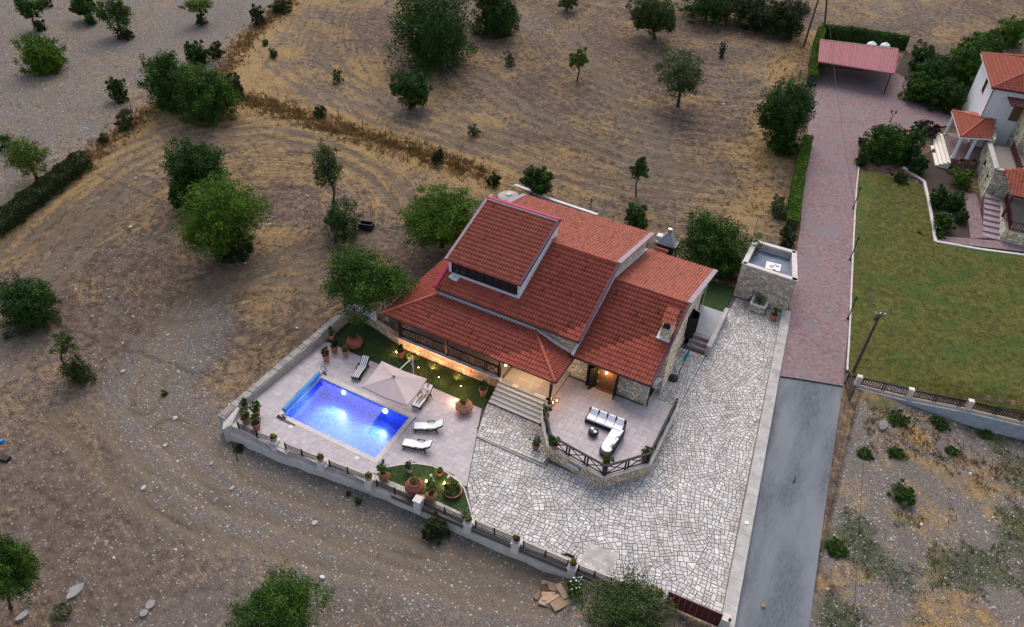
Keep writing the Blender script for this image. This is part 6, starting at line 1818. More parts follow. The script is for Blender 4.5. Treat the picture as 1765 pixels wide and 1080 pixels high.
# ================================================================== TREES, SHRUBS, HEDGES
GF = 'trees and shrubs of the dry fields'
L_ = [
 # cx, cy, w, h, label, palette, base, name
 (49, 14, 42, 44, 'narrow tree at the top left corner field above the round bright bush', 'mid', (66, 50), 'tree'),
 (67, 42, 26, 22, 'small dark shrub at the foot of the narrow top left tree', 'dark', None, 'shrub'),
 (77, 2, 30, 16, 'dark shrub cut by the top edge beside the narrow top left tree', 'dusky', None, 'shrub'),
 (139, 10, 46, 44, 'leaning tree at the top edge, second from the left corner', 'mid', (155, 36), 'tree'),
 (154, 30, 26, 24, 'dark shrub at the foot of the second tree on the top edge', 'dark', None, 'shrub'),
 (197, 24, 60, 62, 'leafy tree in the grey field left of the feathery top edge tree', 'mid', (212, 62), 'tree'),
 (212, 56, 30, 24, 'dark shrub under the leafy tree in the grey upper field', 'dusky', None, 'shrub'),
 (64, 86, 75, 76, 'round bright green bush alone in the grey upper left field', 'lime', None, 'shrub'),
 (339, 6, 56, 34, 'feathery pale tree cut by the top edge over the grey field', 'light', (347, 40), 'tree'),
 (347, 33, 27, 22, 'round shrub at the foot of the feathery top edge tree', 'dusky', None, 'shrub'),
 (200, 152, 34, 44, 'dark upright shrub alone between bright bush and field bank', 'dark', None, 'shrub'),
 (290, 135, 78, 104, 'left half of the big green thicket where the field banks meet', 'mid', None, 'shrub'),
 (350, 155, 108, 108, 'right half of the big green thicket where the field banks meet', 'mid', None, 'shrub'),
 (340, 88, 48, 42, 'upper clump of the big thicket where the field banks meet', 'dark', None, 'shrub'),
 (401, 142, 42, 46, 'dusky dark shrub at the right side of the big thicket', 'dusky', None, 'shrub'),
 (372, 83, 26, 30, 'dusky shrub on the bank just above the big thicket', 'dusky', None, 'shrub'),
 (444, 25, 28, 36, 'dark shrub on the upper bank beside the yellow grass', 'dusky', None, 'shrub'),
 (484, 8, 42, 24, 'shrub row on the bank at the top edge', 'dusky', None, 'shrub'),
 (10, 242, 34, 30, 'dark green shrub at the left edge behind the pale feathery tree', 'dark', None, 'shrub'),
 (41, 274, 78, 78, 'pale feathery tree with dark trunk near the left edge above the hedge bank', 'light', (66, 312), 'tree'),
 (213, 196, 28, 34, 'pale thin shrub above the field bank by a leaning post', 'pale', None, 'shrub'),
 (216, 212, 38, 28, 'brownish dark shrub on the field bank below the pale thin shrub', 'dusky', None, 'shrub'),
 (178, 238, 22, 18, 'tiny dark shrub by the fence post on the field bank', 'dusky', None, 'shrub'),
 (339, 290, 108, 106, 'dark dense tree in the left field behind the light green one', 'dark', (345, 345), 'tree'),
 (312, 325, 54, 66, 'dark low shrub at the left foot of the dark dense field tree', 'dark', None, 'shrub'),
 (375, 368, 148, 138, 'large light green spreading tree in the middle of the left field', 'lime', (390, 440), 'tree'),
 (398, 420, 76, 62, 'very dark undergrowth below the large light green field tree', 'dusky', None, 'shrub'),
 (40, 522, 102, 96, 'big round dark green bush cut by the left edge', 'dark', None, 'shrub'),
 (110, 590, 46, 38, 'open top of the scraggly small tree in the lower left field', 'olive', (118, 640), 'tree'),
 (130, 632, 62, 68, 'dense lower bush of the scraggly plant in the lower left field', 'dusky', None, 'shrub'),
 (34, 965, 88, 152, 'tall dark green tree cut by the left edge near the bottom', 'mid', (20, 1050), 'tree'),
 (487, 1045, 152, 118, 'broad bright green tree cut by the bottom edge in the gravel field', 'mid', (480, 1120), 'tree'),
 (1076, 1052, 158, 112, 'broad olive green tree in front of the wall beside the maroon gate', 'olive', (1080, 1110), 'tree'),
 (752, 912, 48, 46, 'round brownish shrub at the foot of the front wall', 'dusky', None, 'shrub'),
 (990, 1010, 32, 38, 'white flowering shrub between front wall and board heap', 'mid', None, 'shrub'),
 (557, 285, 54, 84, 'thin sparse tree leaning left in the field above the black trough', 'olive', (574, 365), 'tree'),
 (592, 376, 64, 80, 'dense shrub at the foot of the thin sparse tree by the black trough', 'dark', None, 'shrub'),
 (640, 482, 138, 122, 'leafy tree next to the villa porch corner', 'mid', (632, 548), 'tree'),
 (755, 375, 136, 102, 'round bright green tree behind the villa dormer', 'lime', (762, 425), 'tree'),
 (745, 45, 156, 142, 'huge dark carob tree at the top edge', 'dark', None, 'tree'),
 (852, 12, 88, 92, 'dark tree at the top edge behind the huge carob', 'dark', None, 'tree'),
 (707, 148, 68, 66, 'small round dark tree with bent trunk below the huge carob', 'dark', (706, 188), 'tree'),
 (995, 103, 38, 38, 'tiny yellowish tree with thin trunk between the dark carob and the almond tree', 'light', (995, 139), 'tree'),
 (1172, 122, 98, 76, 'open almond tree with visible trunk and forks in the upper field', 'olive', (1168, 184), 'tree'),
 (1124, 26, 82, 74, 'greyish round tree near the top edge of the upper field', 'olive', (1128, 66), 'tree'),
 (980, 3, 42, 22, 'small tree cut by the top edge between the carob and the greyish tree', 'olive', (976, 19), 'tree'),
 (1222, 6, 96, 44, 'dark shrubs on the top edge hedgerow right of the greyish tree', 'dark', None, 'shrub'),
 (1290, 14, 92, 56, 'dark bluish shrubs in the middle of the top edge hedgerow', 'dusky', None, 'shrub'),
 (1352, 28, 84, 64, 'grey shrubs at the pole end of the top edge hedgerow', 'dusky', None, 'shrub'),
 (1350, 190, 98, 112, 'big dark bushy tree beside the driveway hedge', 'dark', (1352, 250), 'tree'),
 (1352, 242, 62, 46, 'dark lower bush under the big driveway tree', 'dark', None, 'shrub'),
 (928, 312, 66, 60, 'dark green tree just behind the villa back roof', 'dark', (930, 338), 'tree'),
 (1102, 297, 38, 42, 'small young tree with thin trunk in the field behind the villa', 'mid', (1096, 338), 'tree'),
 (1098, 370, 48, 48, 'rounded citrus shrub by the back roof below the young tree', 'mid', None, 'shrub'),
 (1230, 420, 124, 108, 'large dense green tree between villa and stone tower', 'mid', None, 'tree'),
 (1344, 352, 36, 36, 'pale flowering bush beside the long clipped hedge', 'pale', None, 'shrub'),
 (1358, 408, 34, 34, 'dusky bush at the near end of the clipped hedge', 'dusky', None, 'shrub'),
 (755, 266, 24, 32, 'dark shrub on the straw bank behind the villa', 'dusky', None, 'shrub'),
 (551, 191, 26, 22, 'dark small shrub on the straw bank above the thin tree', 'dusky', None, 'shrub'),
 (852, 308, 26, 26, 'grey green shrub at the end of the straw bank by the cistern', 'dusky', None, 'shrub'),
 (580, 130, 22, 26, 'faint sapling in the upper field left of the small round dark tree', 'olive', None, 'shrub'),
 (879, 100, 22, 26, 'faint sapling in the upper field right of the huge carob', 'olive', None, 'shrub'),
 (815, 224, 24, 24, 'faint yellow sapling in the upper field above the straw bank', 'olive', None, 'shrub'),
 (457, 72, 14, 12, 'tiny green shrub in the yellow grass near the upper bank', 'mid', None, 'shrub'),
 (470, 90, 18, 18, 'tiny straw coloured shrub in the yellow grass near the upper bank', 'olive', None, 'shrub'),
 (1246, 84, 16, 30, 'dry twiggy shrub in the upper field right of the almond tree', 'dusky', None, 'shrub'),
 # right side
 (1596, 98, 58, 48, 'rounded shrub right beside the carport', 'dark', None, 'shrub'),
 (1612, 128, 70, 74, 'dark tree behind the driveway court beside the carport', 'dark', None, 'tree'),
 (1584, 148, 58, 54, 'shrub at the edge of the driveway court below the carport', 'mid', None, 'shrub'),
 (1658, 116, 92, 92, 'green tree next to the white house wall', 'mid', None, 'tree'),
 (1694, 78, 80, 60, 'bright green tree behind the white house roof', 'mid', None, 'tree'),
 (1742, 50, 60, 54, 'bright green tree at the right edge behind the white house', 'lime', None, 'tree'),
 (1628, 160, 76, 60, 'dark shrub with a yellow flower in front of the white house', 'dark', None, 'shrub'),
 (1528, 246, 78, 66, 'big rounded green bush beside the driveway at the lawn corner', 'mid', None, 'shrub'),
 (1572, 250, 58, 62, 'big green bush between lawn corner and white steps', 'dark', None, 'shrub'),
 (1598, 218, 46, 26, 'purple leaved shrub behind the big lawn corner bush', 'purple', None, 'shrub'),
 (1488, 270, 28, 34, 'dark small shrub at the driveway edge of the lawn corner bush', 'dark', None, 'shrub'),
 (1487, 243, 18, 18, 'dusky small shrub by the double lamp on the driveway', 'dusky', None, 'shrub'),
 (1555, 303, 26, 26, 'small round shrub on the lawn by the flower bed edge', 'dark', None, 'shrub'),
 (1585, 282, 36, 36, 'dark shrub between the lawn edging and the white steps', 'dark', None, 'shrub'),
 (1662, 306, 40, 36, 'light green round shrub in front of the neighbouring stone wall', 'light', None, 'shrub'),
 (1622, 338, 36, 42, 'rose bush with pale flowers in the neighbour bed', 'dark', None, 'shrub'),
 (1648, 348, 34, 40, 'dark shrub in the neighbour bed by the paved path', 'dark', None, 'shrub'),
 (1628, 382, 44, 40, 'white flowering bush at the lawn corner of the neighbour bed', 'mid', None, 'shrub'),
 (1660, 372, 24, 28, 'small bluish shrub in the neighbour bed', 'dusky', None, 'shrub'),
 (1622, 403, 18, 18, 'little dark shrub at the corner of the bed edging', 'dark', None, 'shrub'),
 (1706, 336, 20, 22, 'clipped round shrub at the head of the neighbour stairs', 'dark', None, 'shrub'),
 (1491, 781, 32, 30, 'round weed bush in the rough plot beside the road below the lamp wall', 'mid', None, 'shrub'),
 (1440, 944, 42, 44, 'dark weed bush at the road edge of the rough plot', 'mid', None, 'shrub'),
 (1556, 852, 54, 24, 'low spreading green weeds in the middle of the rough plot', 'mid', None, 'shrub'),
 (1548, 722, 40, 36, 'green weed clump just below the pale retaining wall', 'mid', None, 'shrub'),
 (1622, 728, 40, 24, 'low dark weeds at the foot of the pale retaining wall', 'dark', None, 'shrub'),
 (1545, 778, 36, 26, 'low weeds among the pale stones of the rough plot', 'mid', None, 'shrub'),
 (1700, 748, 26, 16, 'small weeds near the right edge below the retaining wall', 'mid', None, 'shrub'),
 (1640, 776, 26, 18, 'small weed patch right of the stones in the rough plot', 'mid', None, 'shrub'),
 (283, 677, 14, 10, 'tiny green weed in the gravel left of the pool', 'mid', None, 'shrub'),
 (618, 862, 14, 14, 'tiny dark weed below the front wall by the oleander pot', 'mid', None, 'shrub'),
 (600, 850, 10, 10, 'smaller tiny weed below the front wall by the oleander pot', 'mid', None, 'shrub'),
 (412, 770, 22, 16, 'low weeds at the foot of the chamfered wall end', 'dusky', None, 'shrub'),
 (102, 1055, 42, 50, 'yellowish weed tuft near the bottom left slabs', 'pale', None, 'shrub'),
]
for cx, cy, w, h, lab, pal, base, nm in L_:
    low = 'weed' in lab and w > 20
    d_ = 13.0; rg = .40; lb = 12
    if 'sparse' in lab or 'open' in lab or 'feathery' in lab: d_ = 6.0; rg = .55; lb = 14
    if 'sapling' in lab or 'twiggy' in lab or 'tuft' in lab or 'thin shrub' in lab or 'scraggly' in lab: d_ = 5.0; rg = .6
    if w > 90: lb = 18
    gz = None
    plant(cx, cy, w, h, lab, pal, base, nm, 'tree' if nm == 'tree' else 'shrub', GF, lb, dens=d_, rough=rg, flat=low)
# flowers on a few bushes
def flowers(cx, cy, w, h, n, col, lab, z=.9):
    r_ = random.Random(cx); mb = MB()
    for i in range(n):
        b = T(cx + r_.uniform(-w, w) / 2, cy + r_.uniform(-h, h) / 2); d = proj(b)[2]
        p = np.array([0, 0, CAM_H]) + (b - [0, 0, CAM_H]) * (1 - 1.5 / d)
        s = .05
        mb.lathe(p, [(s * .5, -s * .4), (s, 0), (s * .6, s * .5)], 5)
    t = tag(mb.build('flowers', MT[col]), lab, 'flowers'); t['kind'] = 'stuff'
flowers(1628, 380, 36, 30, 26, 'hull', 'white blossoms on the bush at the lawn corner of the neighbour bed')
flowers(1622, 335, 30, 30, 8, 'shirt', 'pale rose blossoms in the neighbour bed')
flowers(990, 1008, 26, 28, 16, 'hull', 'white blossoms on the shrub between front wall and board heap')

# clipped hedges
def hedge(pts, wid, hgt, lab, pal='hedge', px_leaf=3.0, rag=.22):
    pts = [np.array(p, float) for p in pts]
    t = thing('hedge', lab, 'hedge', pts[0])
    rng = np.random.default_rng(len(pts) * 7 + int(hgt * 10)); parts = []
    lo, hi = np.array(PAL[pal][0]), np.array(PAL[pal][1])
    core = MB()
    for a, b in zip(pts[:-1], pts[1:]):
        L = np.linalg.norm(b - a); d = (b - a) / L; nn_ = np.array([-d[1], d[0], 0]); nn_ /= np.linalg.norm(nn_)
        dep = proj((a + b) / 2)[2]; leaf = max(.10, px_leaf / (FPX / dep))
        n = int(L * (wid + 2 * hgt) / (leaf * leaf * .28) * 2.6)
        u = rng.random(n) * L; s_ = rng.random(n) * (wid + 2 * hgt)
        y = np.where(s_ < hgt, -wid / 2, np.where(s_ < hgt + wid, s_ - hgt - wid / 2, wid / 2))
        z = np.where(s_ < hgt, s_, np.where(s_ < hgt + wid, hgt, s_ - hgt - wid))
        nr = np.where((s_ < hgt)[:, None], -nn_, np.where((s_ < hgt + wid)[:, None], [0, 0, 1.], nn_))
        wob = (VN.fbm(u * .7, s_ * .7, 2) - .5) * 2 * rag * (.6 if rag > .5 else .5)
        P = a + d * u[:, None] + nn_ * y[:, None] + np.array([0, 0, 1.]) * z[:, None] + nr * (wob + rng.normal(0, .04, n))[:, None]
        tt = np.clip(.6 * VN2(u * 1.5, s_ * 1.5) + .4 * rng.random(n), 0, 1)[:, None]
        parts.append(leaf_cloud(P, nr, leaf, rng, (lo * (1 - tt) + hi * tt) * rng.uniform(.8, 1.2, (n, 1)), .45))
        core.beam(a + [0, 0, hgt * (.5 - .25 * rag) - .1], b + [0, 0, hgt * (.5 - .25 * rag) - .1], wid * (.84 - .3 * rag), hgt * (.9 - .5 * rag))
    V, F, C = merge(parts)
    link('foliage', arr_mesh('foliage', V, F, C, MT['leaf']), t)
    core.build('woody_core', MT['bark'], t)
hedge([T(1388, 250), T(1371, 330), T(1362, 398)], 1.0, 1.3, 'long clipped bright green hedge along the driveway edge')
hedge([T(1411, 66), T(1404, 100), T(1396, 150)], 1.0, 1.7, 'clipped green hedge at the open side of the carport court')
hedge([T(1411, 64), T(1480, 72), T(1560, 86)], .9, 1.9, 'clipped hedge running behind the carport roof', 'mid')
# overgrown hedge along the left field boundary
hedge([T(146, 284), T(122, 302), T(92, 326), T(60, 350), T(28, 376), T(-12, 408)], 1.9, 1.4, 'overgrown dark hedge along the left field boundary below the pale feathery tree', 'dusky', 3.4, .9)

# ------------------------------------------------------------------ dry grass, stones
def scatter_tufts(name, lab, P, hgt, seed, nb=5, cols=((.75, .7, .6), (1.25, 1.2, 1.1)), wid=.03, mat='straw'):
    rng = np.random.default_rng(seed); n = len(P)
    a = rng.uniform(0, 6.28, (n, nb)); L = hgt[:, None] * rng.uniform(.5, 1.2, (n, nb))
    lean = rng.uniform(.15, .7, (n, nb)) * L
    b = P[:, None] + np.stack([rng.normal(0, .10, (n, nb)), rng.normal(0, .10, (n, nb)), np.zeros((n, nb)) - .03], -1)
    tdir = np.stack([np.cos(a), np.sin(a), 0 * a], -1); sdir = np.stack([-np.sin(a), np.cos(a), 0 * a], -1)
    tip = b + tdir * lean[..., None] + np.array([0, 0, 1.0]) * L[..., None]
    w = wid * rng.uniform(.6, 1.3, (n, nb))[..., None]
    V = np.stack([b - sdir * w, b + sdir * w, tip], 2).reshape(-1, 3)
    k = rng.uniform(0, 1, (n, 1, 1)) * .7 + rng.uniform(0, 1, (n, nb, 1)) * .3
    c = np.array(cols[0]) * (1 - k) + np.array(cols[1]) * k
    C = np.repeat(c.reshape(-1, 3), 3, 0)
    o = link(name, arr_mesh(name, V, np.arange(len(V)).reshape(-1, 3), C, MT[mat]), None, lab, 'stuff')
    return o
def field_ok(x, y):
    ins = (x > -33.6) & (y > wall_y(np.clip(x, -34, 2)) - .5) & (x < 6.2) & (y < 57.5) & ((y < 36.3) | (x > -30.2)) & (x > -33.6)
    rd = (x > right_x(np.clip(y, 20, 58)) - .5) & (x < 6.0) & (y < 60)
    u = RX[0] * x + RX[1] * y + RX[2] * -CAM_H; v = UP[0] * x + UP[1] * y + UP[2] * -CAM_H; w = FW[0] * x + FW[1] * y + FW[2] * -CAM_H
    px_ = 882.5 + FPX * u / w; py_ = 540 - FPX * v / w
    vis = (px_ > -60) & (px_ < 1830) & (py_ > -60) & (py_ < 1140)
    drv = (px_ > 1385) & (py_ > 60) & (py_ < 700)
    apron = (x > -2.6) & (x < 6) & (y < 26)
    return (~ins) & (~rd) & vis & (~drv) & (~apron)
rg = np.random.default_rng(77)
def along(pts, n, spread):
    pts = np.array(pts); seg = np.linalg.norm(np.diff(pts, axis=0), axis=1); L = np.concatenate([[0], np.cumsum(seg)])
    t = rg.random(n) * L[-1]
    P = np.stack([np.interp(t, L, pts[:, 0]), np.interp(t, L, pts[:, 1])], -1) + rg.normal(0, spread, (n, 2))
    return P
PB = np.vstack([along(BANK_N, 3400, 1.0), along(BANK_W[2:], 2600, .9), along(BANK_E, 420, 1.6), along([G(1470, 720)[:2], G(1765, 800)[:2]], 260, 1.2)])
okm = field_ok(PB[:, 0], PB[:, 1]); PB = PB[okm]
P3 = np.stack([PB[:, 0], PB[:, 1], terr(PB[:, 0], PB[:, 1])], -1)
scatter_tufts('dry_grass', 'tall dry straw grass along the field banks', P3, rg.uniform(.15, .45, len(P3)), 5, 6, ((.42, .36, .30), (1.05, .98, .88)), .045)
N_ = 60000
Q = np.stack([rg.uniform(-130, 45, N_), rg.uniform(5, 165, N_)], -1)
st_ = VN.fbm(Q[:, 0] * .22, Q[:, 1] * .22, 5) + .18 * VN2.fbm(Q[:, 0] * .8 + 40, Q[:, 1] * .8, 3)
dep = FW[0] * Q[:, 0] + FW[1] * Q[:, 1] - FW[2] * CAM_H
keepq = field_ok(Q[:, 0], Q[:, 1]) & (st_ > .60) & (dep < 115)
Q = Q[keepq][:15000]
P3 = np.stack([Q[:, 0], Q[:, 1], terr(Q[:, 0], Q[:, 1])], -1)
scatter_tufts('straw_stubble', 'short straw stubble scattered over the dry fields', P3, rg.uniform(.07, .22, len(P3)), 6, 5, ((.6, .55, .5), (1.2, 1.15, 1.05)), .03)
WQ = np.stack([rg.uniform(5.5, 34, 26000), rg.uniform(18, 52, 26000)], -1)
gm_ = VN.fbm(WQ[:, 0] * .42 + 90, WQ[:, 1] * .42, 5)
WQ = WQ[field_ok(WQ[:, 0], WQ[:, 1]) & (gm_ > .50 + .12 * rg.random(len(gm_))) & (WQ[:, 1] + (4.5 - WQ[:, 0]) * .17 < 48.8)][:5000]
P3 = np.stack([WQ[:, 0], WQ[:, 1], terr(WQ[:, 0], WQ[:, 1])], -1)
scatter_tufts('green_weeds', 'low green weeds spread over the rough plot', P3, rg.uniform(.06, .20, len(P3)), 9, 5, ((.6, .6, .7), (1.7, 1.15, 1.5)), .035, 'blade')
LQ = np.stack([rg.uniform(2, 30, 60000), rg.uniform(48, 100, 60000)], -1)
dep = FW[0] * LQ[:, 0] + FW[1] * LQ[:, 1] - FW[2] * CAM_H
lpoly = [T(*q)[:2] for q in ((1464, 640), (1467, 545), (1477, 330), (1479, 300), (1590, 322), (1610, 425), (1765, 452), (1765, 712))]
LQ = LQ[[inside_poly(p[0], p[1], lpoly) for p in LQ]][:22000]
P3 = np.stack([LQ[:, 0], LQ[:, 1], terr(LQ[:, 0], LQ[:, 1]) + .12], -1)
scatter_tufts('lawn_grass', 'grass blades of the dry neighbouring lawn', P3, rg.uniform(.05, .13, len(P3)), 8, 4, ((1.0, .9, .8), (2.4, 1.5, 1.0)), .022, 'blade')
# stones
def rock_verts(rng):
    v = np.array([(1, 0, 0), (-1, 0, 0), (0, 1, 0), (0, -1, 0), (0, 0, .8), (.6, .6, .35), (-.6, .6, .3), (-.6, -.6, .35), (.6, -.6, .3)], float)
    return v * rng.uniform(.7, 1.2, (len(v), 3))
RF = [(4, 5, 0), (4, 2, 5), (4, 6, 2), (4, 1, 6), (4, 7, 1), (4, 3, 7), (4, 8, 3), (4, 0, 8), (0, 5, 2), (2, 6, 1), (1, 7, 3), (3, 8, 0)]
N_ = 42000
Q = np.stack([rg.uniform(-110, 40, N_), rg.uniform(5, 150, N_)], -1)
gr = VN2.fbm(Q[:, 0] * .15, Q[:, 1] * .15, 4) + .25 * (Q[:, 0] > 5) * (Q[:, 1] < 52) + .12 * (Q[:, 1] < 34)
dep = FW[0] * Q[:, 0] + FW[1] * Q[:, 1] - FW[2] * CAM_H
keepq = field_ok(Q[:, 0], Q[:, 1]) & (gr > .47 + .25 * rg.random(N_)) & (dep < 120)
Q = Q[keepq][:9000]
n = len(Q); s = .035 + .10 * rg.random(n) ** 4 + .13 * (rg.random(n) > .985)
base_v = np.stack([rock_verts(rg) for _ in range(24)])
bv_ = base_v[rg.integers(0, 24, n)]
a = rg.uniform(0, 6.28, n); ca, sa = np.cos(a)[:, None], np.sin(a)[:, None]
V = np.stack([(bv_[..., 0] * ca - bv_[..., 1] * sa * .7) * s[:, None] + Q[:, 0:1], (bv_[..., 0] * sa + bv_[..., 1] * ca * .7) * s[:, None] + Q[:, 1:2], bv_[..., 2] * s[:, None] * .7 + terr(Q[:, 0], Q[:, 1])[:, None] - .01], -1)
F = np.array(RF)[None] + (np.arange(n) * 9)[:, None, None]
kk = rg.uniform(.45, 1.15, n)
link('loose_stones', arr_mesh('loose_stones', V.reshape(-1, 3), F.reshape(-1, 3), np.repeat(np.stack([kk, kk * .98, kk * .95], -1), 9, 0), MT['rock']), None, 'pale limestone chips strewn over the fields', 'stuff')
def slab(px_, py_, w, h, lab, seed, k=1.0, th=.16):
    g = T(px_, py_); r = np.random.default_rng(seed); s_ = FPX / proj(g)[2]
    n = 7; a0 = r.uniform(0, 6.28); pl_ = []
    for i in range(n):
        t = a0 + 6.283 * i / n; q = r.uniform(.78, 1.1)
        w, h = w, h
        pl_.append((g[0] + math.cos(t) * q * w * .42 / s_, g[1] + math.sin(t) * q * h * .42 / s_ * 1.35))
    t = MB().prism(pl_, g[2] - .1, [g[2] + th * r.uniform(.6, 1.2) for _ in range(n)], (k * .82, k * .82, k * .82)).build('rock', MT['rock'])
    tag(t, lab, 'rock', 'large rocks in the lower left field')
slab(130, 1020, 26, 30, 'large flat pale slab near the bottom left tree', 1, .66); slab(260, 1043, 22, 16, 'grey flat rock, upper one of a pair near the bottom edge', 2, .62)
slab(249, 1058, 20, 14, 'grey flat rock, lower one of a pair near the bottom edge', 3, .6); slab(40, 1062, 16, 24, 'pale upright slab at the bottom left corner under the tree', 4, .66)
slab(303, 722, 12, 10, 'pale block lying in the gravel left of the wall end', 5, 1.0); slab(248, 842, 9, 10, 'white stone alone in the gravel below the lane', 6, 1.15)
slab(543, 902, 11, 10, 'white stone in the gravel below the front wall', 7, 1.05); slab(286, 768, 8, 8, 'white cube shaped stone in the gravel left of the pool', 8, 1.1)
slab(556, 996, 12, 7, 'long white stone beside the bottom tree', 9, 1.25); slab(213, 641, 9, 8, 'pale stone near the scraggly plant', 10, 1.0)
slab(401, 842, 8, 9, 'white stone near the leaning fence post', 11, 1.1); slab(365, 800, 6, 8, 'narrow white stone near the leaning fence post', 12, 1.1)
slab(225, 392, 7, 7, 'white stone in the left field left of the big light tree', 13, 1.25); slab(1520, 735, 18, 26, 'grey boulder below the pale retaining wall', 14, .5, .3)

# ------------------------------------------------------------------ field fences: leaning posts
fp = 'old posts of the field fence'
for px_, py_, h_, lab in ((410, 794, 1.45, 'dark leaning fence post just outside the front wall corner'), (135, 285, 1.2, 'thin fence post on the left bank above the hedge bushes'), (184, 243, 1.4, 'thin fence post on the left bank by the tiny dark shrub'), (228, 200, 1.5, 'thin fence post on the bank beside the pale thin shrub'),
    (585, 205, 1.2, 'fence post on the straw bank nearest the small dark shrub'), (625, 222, 1.3, 'fence post on the straw bank, second after the small dark shrub'), (664, 245, 1.6, 'tallest fence post on the straw bank'), (706, 262, 1.3, 'fence post on the straw bank left of the dark bank shrub'), (790, 292, 1.3, 'fence post on the straw bank right of the dark bank shrub'),
    (1018, 360, 1.2, 'thin fence post behind the villa back wall')):
    b = T(px_, py_); r_ = random.Random(px_)
    t = MB().tube([b - [0, 0, .2], b + [r_.uniform(-.15, .15), r_.uniform(-.1, .1), h_]], [.045, .035], 6).build('fence_post', MT['bark']); tag(t, lab, 'fence post', fp)
# trough by the thin tree, debris
b = T(632, 394)
t = thing('black_trough', 'black open trough beside the shrub of the thin field tree', 'trough', b)
mb = MB(); mb.box(b + [0, 0, .08], (1.3, .8, .14), .3); mb.build('bottom', MT['black'], t)
mb = MB(); mb.beam(b + [-.6, -.5, .35], b + [.65, -.1, .35], .06, .6); mb.beam(b + [-.75, .1, .35], b + [.5, .55, .35], .06, .6); mb.beam(b + [.65, -.1, .35], b + [.5, .55, .35], .06, .6); mb.build('sides', MT['black'], t)
BD = 'boards of the heap in front of the wall'
for px_, py_, L, W, rz_, zc, k, lab in ((948, 1012, 1.1, .5, .2, .12, 1.3, 'brown board lying flat on top edge of the heap'), (930, 1022, 1.0, .28, 1.5, .10, 1.1, 'narrow brown board at the left side of the heap'), (945, 1030, .8, .55, .5, .16, 2.0, 'pale grey board in the middle of the heap'), (940, 1040, .75, .45, .1, .12, 1.9, 'small pale board below the middle of the heap'),
    (965, 1040, 1.1, .75, 1.0, .12, 1.35, 'large brown sheet at the lower right of the heap'), (968, 1022, 1.0, .35, -.6, .22, 1.5, 'brown board leaning at the right side of the heap'), (952, 1036, .9, .2, 1.1, .26, 1.8, 'thin pale plank crossing over the heap'), (938, 1016, .5, .5, .7, .2, .35, 'dark square piece near the top of the heap')):
    b = T(px_, py_); mt4 = Matrix.Rotation(rz_, 3, 'Z') @ Matrix.Rotation(random.Random(px_).uniform(-.2, .2), 3, 'X')
    tag(MB().box(b + [0, 0, zc], (L, W, .06), M4=mt4, col=(k, k, k)).build('board', MT['card']), lab, 'board', BD)
b = T(4, 762); tag(MB().box(b + [0, 0, .1], (.25, .2, .2), .4).build('blue_canister', MT['cover']), 'small blue canister at the left picture edge', 'canister')
b = T(10, 792); tag(MB().box(b + [0, 0, .12], (.6, .4, .25), .2).build('dark_crate', MT['black']), 'dark crate in the grass at the left picture edge', 'crate')
# leaves and twig on the road
g = G(1367, 831, -.03); tag(MB().tube([g, g + [.05, .3, .03], g + [.0, .55, .02]], [.04, .05, .03], 5).build('dark_stick', MT['bark']), 'dark stick lying on the asphalt road', 'stick')
g = G(1316, 1044, -.03); tag(MB().lathe(g, [(.10, 0), (.12, .04), (.06, .08)], 7).build('yellow_fruit', MT['straw']), 'small yellowish clod on the road near the bottom', 'clod')

# ================================================================== POLES, LAMPS, WIRES
pb = G(1471, 640, 0); ph_ = 5.75
t = thing('power_pole', 'brown wooden power pole rising beside the driveway end of the lawn', 'power pole', pb)
top = np.array([pb[0], pb[1], height_at(pb, 541)])
tp2 = G(1517, 541, top[2]); 
MB().tube([pb - [0, 0, .3], tp2], [.13, .09], 8).build('shaft', MT['pole'], t)
MB().beam(tp2 + [-.32, .0, -.25], tp2 + [.32, .1, -.05], .07, .07).build('crossarm', MT['pole'], t)
for s_ in (-.3, .0, .3): MB().lathe(tp2 + [s_, .03, -.05 + s_ * .2], [(.05, 0), (.07, .05), (.04, .12), (.06, .16)], 8).build('insulator', MT['steel'], t)
MB().lathe(tp2 + [-.18, -.15, -.55], [(.09, 0), (.09, .25), (.05, .3)], 8).build('pole_box', MT['green_metal'], t)
for px_, py_, tx, ty, lab in ((1385, 80, 1412, -6, 'leaning dark power pole at the top edge, the slanted stay of the pair'), (1421, 56, 1426, -10, 'upright dark power pole at the top edge behind the carport hedge')):
    b = T(px_, py_); hz = height_at(b, ty); e = G(tx, ty, b[2] + hz)
    q = thing('power_pole', lab, 'power pole', b, 'dark poles at the top edge')
    MB().tube([b - [0, 0, .3], e], [.16, .12], 8).build('shaft', MT['pole'], q)
    MB().beam(e - [.5, 0, .1], e + [.5, 0, -.1], .08, .08).build('crossarm', MT['pole'], q)
    far_top = e
def wire(a, b, sag, lab, seg=24, r=.018):
    pts = [a + (b - a) * (k / seg) - np.array([0, 0, 4 * sag * (k / seg) * (1 - k / seg)]) for k in range(seg + 1)]
    return tag(MB().tube(pts, r, 4).build('overhead_wire', MT['black']), lab, 'wire', 'overhead wires')
wire(tp2 + [-.3, .0, .1], far_top, 1.4, 'thin overhead wire from the brown pole up the driveway', r=.016)
wend = G(1466, 1180, 2.5)
wire(tp2 + [-.28, 0, .1], wend, .5, 'thin overhead wire running from the brown pole down over the rough plot', r=.012)
wire(tp2 + [.3, 0, .05], G(1542, 700, 0.2), .1, 'thin stay wire from the brown pole to the lawn fence', r=.006)
